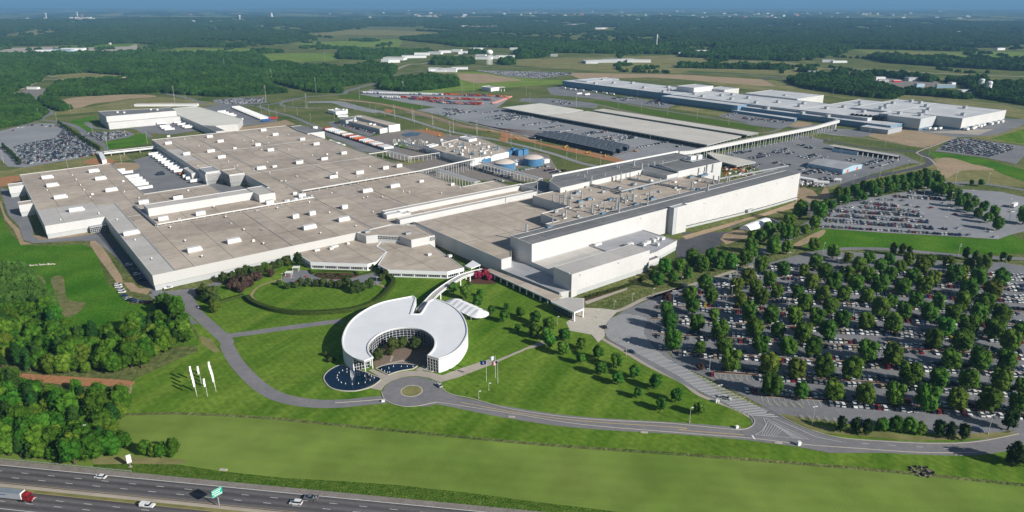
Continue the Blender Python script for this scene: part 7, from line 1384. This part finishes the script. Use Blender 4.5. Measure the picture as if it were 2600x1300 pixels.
# flagpoles
def flagpole(t, x, y, h, label, cloth=None, name='flagpole'):
    X_, Y_ = P(*src(t, x, y)); e = empty(name, (X_, Y_, 0), label, name.replace('_', ' '), None); MB().tube((X_, Y_, 0), (X_, Y_, h), .11, 8, 0, .06).build('pole', 'white_metal', e); MB().lathe([(0, 0), (.14, .05), (0, .25)], (X_, Y_, h), 8).build('finial', 'yellow_paint', e)
    if cloth:
        W_, H_ = 3.6, 2.2
        def strip(n, m, u0, u1, v0, v1, off=0):
            mb = MB(); K = 8; vs_ = []
            for i in range(K+1):
                u = u0+(u1-u0)*i/K
                for v in (v0, v1): vs_.append((X_-u*W_*.86, Y_+.35*math.sin(u*7)+u*.7-off, h-.3-H_+H_*v-u*.45))
            mb.add(vs_, [(2*i, 2*i+2, 2*i+3, 2*i+1) for i in range(K)]); return mb.build(n, m, e)
        if cloth == 'blue': strip('flag', 'blue_cloth', .02, 1, 0, 1); c_ = (X_-.5*W_*.86, Y_+.35*math.sin(3.5)+.35-.12, h-.3-H_*.5-.22); MB().lathe([(0, -.1), (.42, 0), (0, .1)], c_, 10).build('crest', 'white_trim', e)
        elif cloth == 'white': strip('flag', 'fabric_white', .02, 1, 0, 1); MB().lathe([(0, -.12), (.4, 0), (0, .12)], (X_-.5*W_*.86, Y_+.1, h-1.7), 12).build('roundel', 'steel', e)
        else:
            for i in range(13): strip('flag' if i == 0 else 'stripe', 'red_cloth' if i % 2 == 0 else 'fabric_white', .02, 1, i/13, (i+1)/13)
            strip('canton', 'blue_cloth', .02, .42, 6/13, 1, .05)
    return e
flagpole('i', 1098, 318, 12.5, 'left of three flagpoles, flying a dark blue flag', 'blue'); flagpole('i', 1165, 290, 13, 'rear right flagpole flying a plain white flag', 'white'); flagpole('i', 1183, 333, 13.2, 'front right flagpole flying a red and white striped flag', 'stripes')
# tall banner masts on the west lawn
for i, (x, y, w_) in enumerate(((1465, 430, 'front mast of the left line'), (1457, 400, 'second mast of the left line'), (1448, 368, 'third mast of the left line'), (1440, 335, 'rear mast of the left line'), (1606, 392, 'front mast of the right line'), (1598, 362, 'second mast of the right line'), (1588, 332, 'third mast of the right line'), (1578, 300, 'rear mast of the right line'), (1543, 430, 'single mast standing between the lines, nearest'), (1497, 335, 'single mast between the lines, farthest back'))):
    X_, Y_ = P(*src('h', x, y)); e = empty('banner_mast', (X_, Y_, 0), f'white vertical banner, {w_} on the west lawn', 'banner', 'banner masts on the west lawn'); MB().tube((X_, Y_, 0), (X_, Y_, 10.6), .1, 8, 0, .06).build('pole', 'white_metal', e)
    mb = MB(); K = 6; vs_ = []
    for q in range(K+1):
        z = 10.5-q*4.6/K
        for u in (.05, .95): vs_.append((X_-u*.55, Y_-u*.83+.12*math.sin(q*1.4+u), z))
    mb.add(vs_, [(2*q, 2*q+1, 2*q+3, 2*q+2) for q in range(K)]); mb.build('banner', 'fabric_white', e); mb = MB(); mb.lathe([(.3, -.03), (.3, .03), (.18, .03), (.18, -.03)], (X_-.28, Y_-.5, 9.6), 14); mb.build('emblem', 'grey_wall', e); MB().tube((X_, Y_, 10.5), (X_-.52, Y_-.79, 10.5), .04, 5).build('arm', 'white_metal', e)
# motorway sign, white sign by the wood
X_, Y_ = P(*src('h', 1633, 1255)); e = empty('road_sign', (X_, Y_, 0), 'green motorway guide sign on a single post in the median', 'road sign', None, 0)
MB().tube((X_, Y_, 0), (X_, Y_, 5), .2, 8).build('post', 'steel', e); sdv = Vector((-.62, -.78)).normalized(); fx, fy = -hd[0], -hd[1]
def plate(cx_, cy_, z0, z1, hw_, dx_, dy_, th=.08, off=0):
    nx, ny = -dy_, dx_; mb = MB(); q = [(cx_-dx_*hw_, cy_-dy_*hw_), (cx_+dx_*hw_, cy_+dy_*hw_), (cx_+dx_*hw_+nx*th, cy_+dy_*hw_+ny*th), (cx_-dx_*hw_+nx*th, cy_-dy_*hw_+ny*th)]; q = [(a+nx*off, b+ny*off) for a, b in q]; mb.prism(q, z0, z1, bottom=True); return mb
pd = (math.cos(math.radians(50)), math.sin(math.radians(50)))
plate(X_, Y_, 5.6, 8.9, 2.1, *pd).build('panel', 'sign_green', e); plate(X_, Y_, 5.7, 5.8, 2.0, *pd, .02, .085).build('border', 'white_paint', e); plate(X_, Y_, 8.7, 8.8, 2.0, *pd, .02, .085).build('border', 'white_paint', e)
plate(X_, Y_, 5.7, 5.8, 2.0, *pd, .02, -.03).build('border', 'white_paint', e); plate(X_, Y_, 8.7, 8.8, 2.0, *pd, .02, -.03).build('border', 'white_paint', e)
for z, a, b in ((7.85, -1.6, 1.4), (7.0, -1.7, 1.0), (6.1, -1.2, 1.6)):
    for q in range(7): u = a+(b-a)*q/6; plate(X_+pd[0]*u, Y_+pd[1]*u, z, z+.42, .18, *pd, .02, -.03).build('lettering', 'white_paint', e)
X_, Y_ = P(*src('h', 970, 952)); e = empty('sign_board', (X_, Y_, 0), 'white upright notice board on a post beside the lower wood', 'sign'); MB().tube((X_, Y_, 0), (X_, Y_, 3), .12, 8).build('post', 'steel', e); plate(X_, Y_, 2, 6, .9, .8, .6, .1).build('panel', 'white_trim', e); MB().box((X_, Y_, 0), (1.4, 1, .2)).build('footing', 'concrete', e)
# guard rail, kiosk box, small bits
mb = MB(); 
for k in range(60):
    x, y = HW(-60+k*2, -3.6); mb.box((x, y, .1), (.15, .15, .65))
x, y = HW(-1, -3.5); mb.box((x, y, .45), (120, .08, .32), ha); tag(mb.build('guard_rail', 'steel', loc=(x, y, 0)), 'grey steel guard rail on the motorway verge below the wood', 'guard rail')
for t, x, y, w_, h_, lb in (('j', 872, 792, 1.6, 2, 'white utility box on the verge opposite the hatched triangle'), ('Q', 595, 800, 1.8, 1.6, 'white box at the foot of the lamp beside the striped lane'), ('j', 412, 665, 1.4, 1.4, 'small stone marker at the tip of the lawn'), ('i', 330, 468, 1.6, .9, 'small concrete block at the left edge of the roundabout'), ('N', 683, 415, 1.6, 2, 'small white box beside the avenue pavement'), ('M', 125, 705, 1, 1, 'white marker post top at the drive gate')):
    x, y = P(*src(t, x, y)); mb = MB(); mb.box((x, y, 0), (w_, w_*.7, h_*.8), .3); mb.box((x, y, h_*.8), (w_*1.1, w_*.8, h_*.2), .3, 0, .85); tag(mb.build('utility_box', 'white_trim', loc=(x, y, 0)), lb, 'box')
for i, (t, x, y) in enumerate((('h', 1660, 975), ('i', 1285, 582), ('i', 2270, 697), ('j', 720, 775), ('j', 2060, 862))): x, y = P(*src(t, x, y)); mb = MB(); mb.box((x, y, 0), (3.4, 1.3, .22), -.15); mb.box((x, y, .22), (2.6, .8, .08), -.15); tag(mb.build('drain_cover', 'stone', loc=(x, y, 0)), f'pale concrete drain slab, {od(i+1)} from left along the lower verges', 'drain', 'concrete drain slabs')
x, y = P(*src('j', 1790, 990)); mb = MB()
for k in range(70): a, r = random.random()*6.28, 4.2*math.sqrt(random.random()); mb.box((x+a*0+r*1.3*math.cos(a), y+r*math.sin(a)*.9, 0), (.5+random.random(), .4+random.random()*.6, .2+.5*random.random()), random.random()*3, k % 2, .6)
tag(mb.build('rock_pile', ['rust_faint', 'dark_gap'], loc=(x, y, 0)), 'dark heap of rocks and brush in the mown field at lower right', 'rock pile', None, 'stuff')
x, y = P(*src('d', 300, 715)); mb = MB()
for k in range(26): mb.box((x-9+k*.7+random.random(), y+random.random()*2-1+k*.12, 0), (1+random.random(), .8, .3+.4*random.random()), random.random()*3, 0, .7)
tag(mb.build('rubble', 'stone', loc=(x, y, 0)), 'line of pale rubble lying in the bright left lawn', 'rubble', None, 'stuff')
for k in range(24): x, y = P(*src('M', 20+k*14, 392-k*4)); MB
# picnic shelters on the patio
for i, (x, y) in enumerate(((1260, 300), (1350, 235))):
    c = P(*src('M', x, y)); e = empty('garden_pavilion', (*c, 0), ('nearer' if i == 0 else 'farther')+' white slatted pavilion on the office patio', 'pavilion', 'patio pavilions')
    for a in (-1, 1):
        for b in (-1, 1): MB().box((c[0]+a*2, c[1]+b*1.6, 0), (.25, .25, 2.8)).build('post', 'white_trim', e)
    mb = MB()
    for q in range(7): mb.box((c[0]-2.2+q*.73, c[1], 2.8), (.3, 4, .2))
    for q in (-1.6, 0, 1.6): mb.box((c[0], c[1]+q, 3), (5, .25, .2))
    mb.build('slatted_roof', 'white_trim', e)
for i in range(9):
    c = P(*src('M', 1240+i*38+random.random()*15, 310+random.random()*70)); mb = MB(); mb.box((*c, .7), (1.8, .8, .08), i); mb.box((*c, 0), (.3, .3, .7), i); mb.box((c[0]+.7, c[1]+.7, .4), (1.8, .3, .06), i); mb.box((c[0]-.7, c[1]-.7, .4), (1.8, .3, .06), i); tag(mb.build('picnic_table', ['red_cloth', 'stone', 'steel'][i % 3], loc=(*c, 0)), f'{("red", "stone", "steel")[i % 3]} picnic table, {od(i+1)} from left on the office patio', 'picnic table', 'patio picnic tables')
# ---------------- pools and fountains of the museum
def pool(s, label_, sm=4):
    p = smooth(pts(s), sm, True) if sm else pts(s); sheet('pool_water', p, 'water', .115).location.z = .30-.115; ring('pool_rim', p if area(p) > 0 else p[::-1], .5, 'kerb', .02, .42)
pool('X -115 960, -60 890, 60 835, 190 870, 310 903, 400 940, 478 975, 430 1025, 370 1062, 280 1090, 190 1105, 60 1100, -40 1072, -95 1020', 'round'); pool('X 415 872, 480 843, 560 826, 650 818, 740 822, 862 838, 800 878, 700 893, 620 912, 545 940', 'b', 0); pool('X 905 886, 950 862, 1055 888, 990 906', 'c', 0)
FJ = pxl('X 80 895, 125 880, 125 910, 45 918, 28 945, 25 970, 38 992, 67 1018, 110 1030, 180 1035, 243 1028, 311 1017, 362 993, 405 968, 375 953, 350 938, 307 952, 480 885, 510 900, 553 870, 600 852, 680 852, 741 852, 800 855, 541 915, 563 912, 940 880, 988 890'); FJ.sort()
for i, q in enumerate(FJ):
    x, y = P(*q); mb = MB(); mb.lathe([(.24, 0), (.14, .2), (.08, .5), (.04, .8), (0, .9)], (x, y, .3), 7); tag(mb.build('fountain_jet', 'fabric_white', loc=(x, y, 0)), f'small white water jet, {od(i+1)} from left in the museum pools', 'fountain', 'small jets in the museum pools')
for i, (x, y, h_) in enumerate(((165, 960, 4.4), (178, 985, 5.6), (188, 965, 3.6))): x, y = P(*src('X', x, y)); MBj = MB(); MBj.tube((x, y, .3), (x, y, .3+h_), .17, 7, 0, .05); tag(MBj.build('fountain_jet', 'fabric_white', loc=(x, y, 0)), f'tall water column, {("left","middle","right")[i]} of three in the round pool', 'fountain', 'tall jets in the round pool')
# ---------------- far buildings
rs = random.Random(5); FBn = {}
def far_b(t, x, y, wm, dm, hm, label, cat='building', gr=None, m='museum_wall', rm='white_roof', rz=None, name=None):
    px, py = src(t, x, y); X_, Y_ = Pf(px, py); z = hill_z(X_, Y_); rz = rs.uniform(-.3, .3) if rz is None else rz
    e = empty(name or cat.replace(' ', '_'), (X_, Y_, z), label, cat, gr); mb = MB(); mb.box((X_, Y_, z-2), (wm, dm, hm+2), rz); mb.build('wall', m, e); mb = MB(); mb.box((X_, Y_, z+hm), (wm*1.02, dm*1.02, .8), rz, 0, .96); mb.build('roof', rm, e); return e
mw = ['museum_wall', 'white_trim', 'pale_roof']
for i, (x, y, w_, d_) in enumerate(((420, 445, 75, 45), (560, 430, 90, 30), (620, 410, 60, 25), (720, 402, 55, 25), (790, 392, 50, 22), (930, 400, 45, 25), (880, 385, 40, 22), (1020, 372, 60, 25), (1160, 352, 70, 25), (1210, 345, 50, 25), (1400, 352, 110, 25), (1300, 370, 30, 20), (1080, 440, 60, 30), (1150, 435, 50, 28), (1240, 430, 70, 22), (1060, 425, 40, 20), (350, 460, 30, 12), (410, 465, 40, 12))): far_b('b', x, y, w_, d_, 9, f'distant pale industrial shed, {od(i+1)} listed along the water tower road', 'industrial shed', 'sheds near the water tower', rm=rs.choice(['white_roof', 'light_grey_roof', 'pale_roof']))
for i, (x, y, w_, d_) in enumerate(((740, 520, 60, 14), (820, 522, 50, 14), (760, 535, 30, 12), (840, 535, 30, 12), (700, 530, 25, 12), (900, 515, 50, 16))): far_b('b', x, y, w_, d_, 6, f'low white depot building, {od(i+1)} listed in the depot beyond the round wood', 'depot', 'depot beyond the round wood')
for i, (x, y, w_, d_) in enumerate(((1950, 465, 130, 30), (2080, 458, 110, 25), (2230, 462, 80, 30), (1880, 472, 40, 20), (1600, 420, 25, 15))): far_b('b', x, y, w_, d_, 8, f'modern low building with glass front, {od(i+1)} listed on the plain behind', 'office building', 'low offices on the plain', m=rs.choice(['grey_wall', 'museum_wall']))
for i, (t, x, y, w_, d_, h_, m) in enumerate((('c', 1000, 545, 45, 14, 6, 'grey_wall'), ('c', 1085, 552, 24, 10, 5, 'museum_wall'), ('c', 1470, 590, 26, 14, 6, 'museum_wall'), ('c', 1500, 608, 24, 12, 6, 'museum_wall'), ('c', 1720, 600, 40, 18, 8, 'grey_wall'), ('c', 1765, 645, 20, 12, 7, 'blue_wall'), ('c', 1600, 610, 20, 10, 4, 'red_cloth'), ('c', 1960, 652, 40, 12, 7, 'blue_wall'), ('c', 2005, 645, 12, 12, 10, 'museum_wall'), ('c', 2110, 690, 36, 14, 6, 'pale_roof'), ('c', 2180, 705, 30, 14, 5, 'museum_wall'), ('c', 2280, 700, 30, 14, 5, 'museum_wall'), ('c', 35, 408, 60, 20, 10, 'museum_wall'), ('c', 148, 405, 50, 25, 16, 'museum_wall'), ('c', 1090, 462, 40, 16, 8, 'museum_wall'), ('c', 1170, 466, 50, 16, 6, 'museum_wall'), ('c', 1960, 492, 30, 14, 8, 'museum_wall'), ('c', 2400, 442, 60, 14, 6, 'museum_wall'), ('c', 2540, 450, 70, 40, 12, 'blue_wall'), ('c', 2365, 372, 40, 16, 9, 'museum_wall'), ('c', 780, 700, 26, 12, 4, 'grey_wall'), ('c', 865, 735, 30, 10, 5, 'blue_wall'), ('c', 430, 350, 60, 20, 8, 'museum_wall'), ('c', 70, 315, 50, 20, 9, 'museum_wall'), ('c', 380, 342, 30, 14, 8, 'museum_wall'), ('a', 945, 612, 16, 10, 12, 'box_orange'), ('a', 250, 662, 26, 10, 4, 'museum_wall'), ('a', 1240, 788, 120, 10, 4, 'museum_wall'), ('a', 550, 375, 90, 30, 10, 'museum_wall'), ('a', 450, 380, 120, 20, 8, 'blue_wall'), ('a', 330, 382, 60, 18, 6, 'museum_wall'))): far_b(t, x, y, w_, d_, h_, f'small far building of {m.split("_")[0].replace("museum", "white")} walls, {od(i+1)} in the scattered set beyond the works', 'building', 'scattered buildings beyond the works', m=m, rm=rs.choice(['white_roof', 'light_grey_roof', 'pale_roof']))
HS = []
for c_i, (t, cx_, cy_, rx, ry, n, big, nm) in enumerate((('a', 210, 180, 180, 9, 60, 28, 'town at far left'), ('a', 1770, 165, 170, 18, 70, 28, 'town under the far water tower'), ('a', 600, 250, 70, 26, 18, 30, 'cluster left of the near field'), ('a', 1300, 170, 90, 4, 8, 60, 'thin line of roofs'), ('a', 640, 145, 120, 8, 9, 60, 'hill foot hamlet'), ('b', 800, 158, 110, 10, 34, 30, 'bright estate in the centre'), ('b', 650, 125, 120, 14, 20, 28, 'roofs beyond the centre estate'), ('b', 1040, 203, 150, 3, 7, 110, 'long white sheds before the woods'), ('b', 1970, 215, 100, 6, 7, 120, 'pale sheds at right centre'), ('b', 1700, 188, 120, 5, 6, 80, 'buildings along the pale road'), ('c', 1720, 200, 210, 16, 80, 24, 'estate at far right'), ('c', 650, 155, 160, 8, 9, 60, 'scattered roofs'), ('c', 1200, 225, 500, 60, 30, 24, 'woodland houses'), ('c', 350, 345, 110, 12, 7, 30, 'farm houses'), ('c', 2200, 280, 250, 60, 9, 40, 'right woodland houses'), ('c', 900, 120, 1400, 60, 70, 30, 'far plain'), ('b', 1400, 110, 1500, 60, 60, 30, 'middle plain'), ('a', 1300, 200, 1500, 90, 50, 26, 'left plain'))):
    for i in range(n):
        x, y = cx_+rs.gauss(0, .5)*rx, cy_+rs.gauss(0, .5)*ry; y = max(62, y); f = (P0(*src(t, x, y))[1])/6000
        wq = big*rs.uniform(.4, 1)*max(.5, min(2.2, f)); X_, Y_ = Pf(*src(t, x, y)); HS.append((wq/max(1, Y_), t, x, y, wq, big*.4*max(.5, min(2, f)), rs.uniform(7, 12)*max(1, min(2, f)), nm))
HS.sort(key=lambda q: -q[0]); cnt_h = {}; rest_h = MB(); big_h = sorted(HS[:285], key=lambda q: src(*q[1:4])[0])
for q in big_h:
    _, t, x, y, wq, dq, hq, nm = q; cnt_h[nm] = cnt_h.get(nm, 0)+1
    far_b(t, x, y, wq, dq, hq, f'tiny pale far building, {od(cnt_h[nm])} from left in the {nm}', 'house', f'buildings of the {nm}', m=rs.choice(['museum_wall', 'white_trim', 'pale_roof', 'box_pink']), rm=rs.choice(['white_roof', 'pale_roof', 'light_grey_roof', 'box_brown']))
for q in HS[285:]:
    _, t, x, y, wq, dq, hq, nm = q; X_, Y_ = Pf(*src(t, x, y)); rest_h.box((X_, Y_, hill_z(X_, Y_)-2), (wq, dq, hq+2), rs.uniform(-.3, .3), rs.randrange(3), .97)
tag(rest_h.build('distant_houses', ['museum_wall', 'pale_roof', 'box_pink']), 'specks of the smallest roofs sprinkled over the far country', 'house', None, 'stuff')
for i, (t, x, y, h_, lb) in enumerate((('a', 346, 138, 70, 'white far water tower, leftmost on the horizon plain'), ('a', 578, 128, 70, 'small far water tower right of the leftmost one'), ('a', 1785, 155, 60, 'far water tower rising from the town roofs'), ('a', 2022, 138, 80, 'tall white cylinder tower right of the far town'), ('c', 955, 92, 60, 'thin pale tower far away at upper right'), ('c', 2222, 655, 22, 'squat white water tank among trees at the right'), ('c', 2275, 690, 26, 'white silo among trees at the right'), ('b', 2362, 355, 60, 'thin pale mast in front of the woods at right centre'))):
    px, py = src(t, x, y); X_, Y_ = Pf(px, py); z = hill_z(X_, Y_); r = h_*.17 if h_ > 30 else 6; e = empty('water_tower', (X_, Y_, z), lb, 'water tower', 'far water towers')
    if i in (4, 7): r = 3
    MB().tube((X_, Y_, z), (X_, Y_, z+h_*.7), r*(.55 if i not in (3, 5, 6) else 1), 10).build('shaft', 'museum_wall', e); MB().lathe([(r*.5, 0), (r, h_*.08), (r*1.05, h_*.2), (r*.7, h_*.29), (0, h_*.32)], (X_, Y_, z+h_*.68), 14).build('tank', 'white_trim', e)
# power pylons
for i, (t, x, y, h_) in enumerate((('a', 2350, 690, 34), ('a', 2022, 615, 34), ('a', 1978, 740, 30), ('a', 1298, 740, 28), ('a', 2415, 460, 34), ('a', 1670, 510, 30), ('a', 2280, 805, 28), ('b', 1764, 790, 26), ('b', 480, 680, 24))):
    X_, Y_ = P(*src(t, x, y)); e = empty('power_pole', (X_, Y_, 0), f'tall thin power mast, {od(i+1)} in the line crossing the left woods', 'power pole', 'power masts'); MB().tube((X_, Y_, 0), (X_, Y_, h_), .26, 6, 0, .16).build('mast', 'pole_metal', e); mb = MB()
    for q in (.8, .88, .96): mb.box((X_, Y_, h_*q), (4, .22, .22), .4)
    mb.build('crossarm', 'pole_metal', e)
# ================================================================== HAZE
bm = bmesh.new(); bmesh.ops.create_cube(bm, size=1); me = bpy.data.meshes.new('haze'); bm.to_mesh(me); bm.free(); hz_ = bpy.data.objects.new('haze', me); C.objects.link(hz_); hz_['kind'] = 'stuff'
HB, HT = -40, 540; hz_.location = (0, 47000, (HB+HT)/2); hz_.scale = (300000, 100000, HT-HB)
m = bpy.data.materials.new('haze'); m.use_nodes = True; nt = m.node_tree; nt.nodes.clear(); out = nt.nodes.new('ShaderNodeOutputMaterial'); pv = nt.nodes.new('ShaderNodeVolumePrincipled'); pv.inputs['Color'].default_value = (.245, .51, .82, 1); pv.inputs['Density'].default_value = .000068; pv.inputs['Anisotropy'].default_value = 0
nt.links.new(pv.outputs[0], out.inputs['Volume']); me.materials.append(m)
print('objects', len(bpy.data.objects), 'cars', NIND)
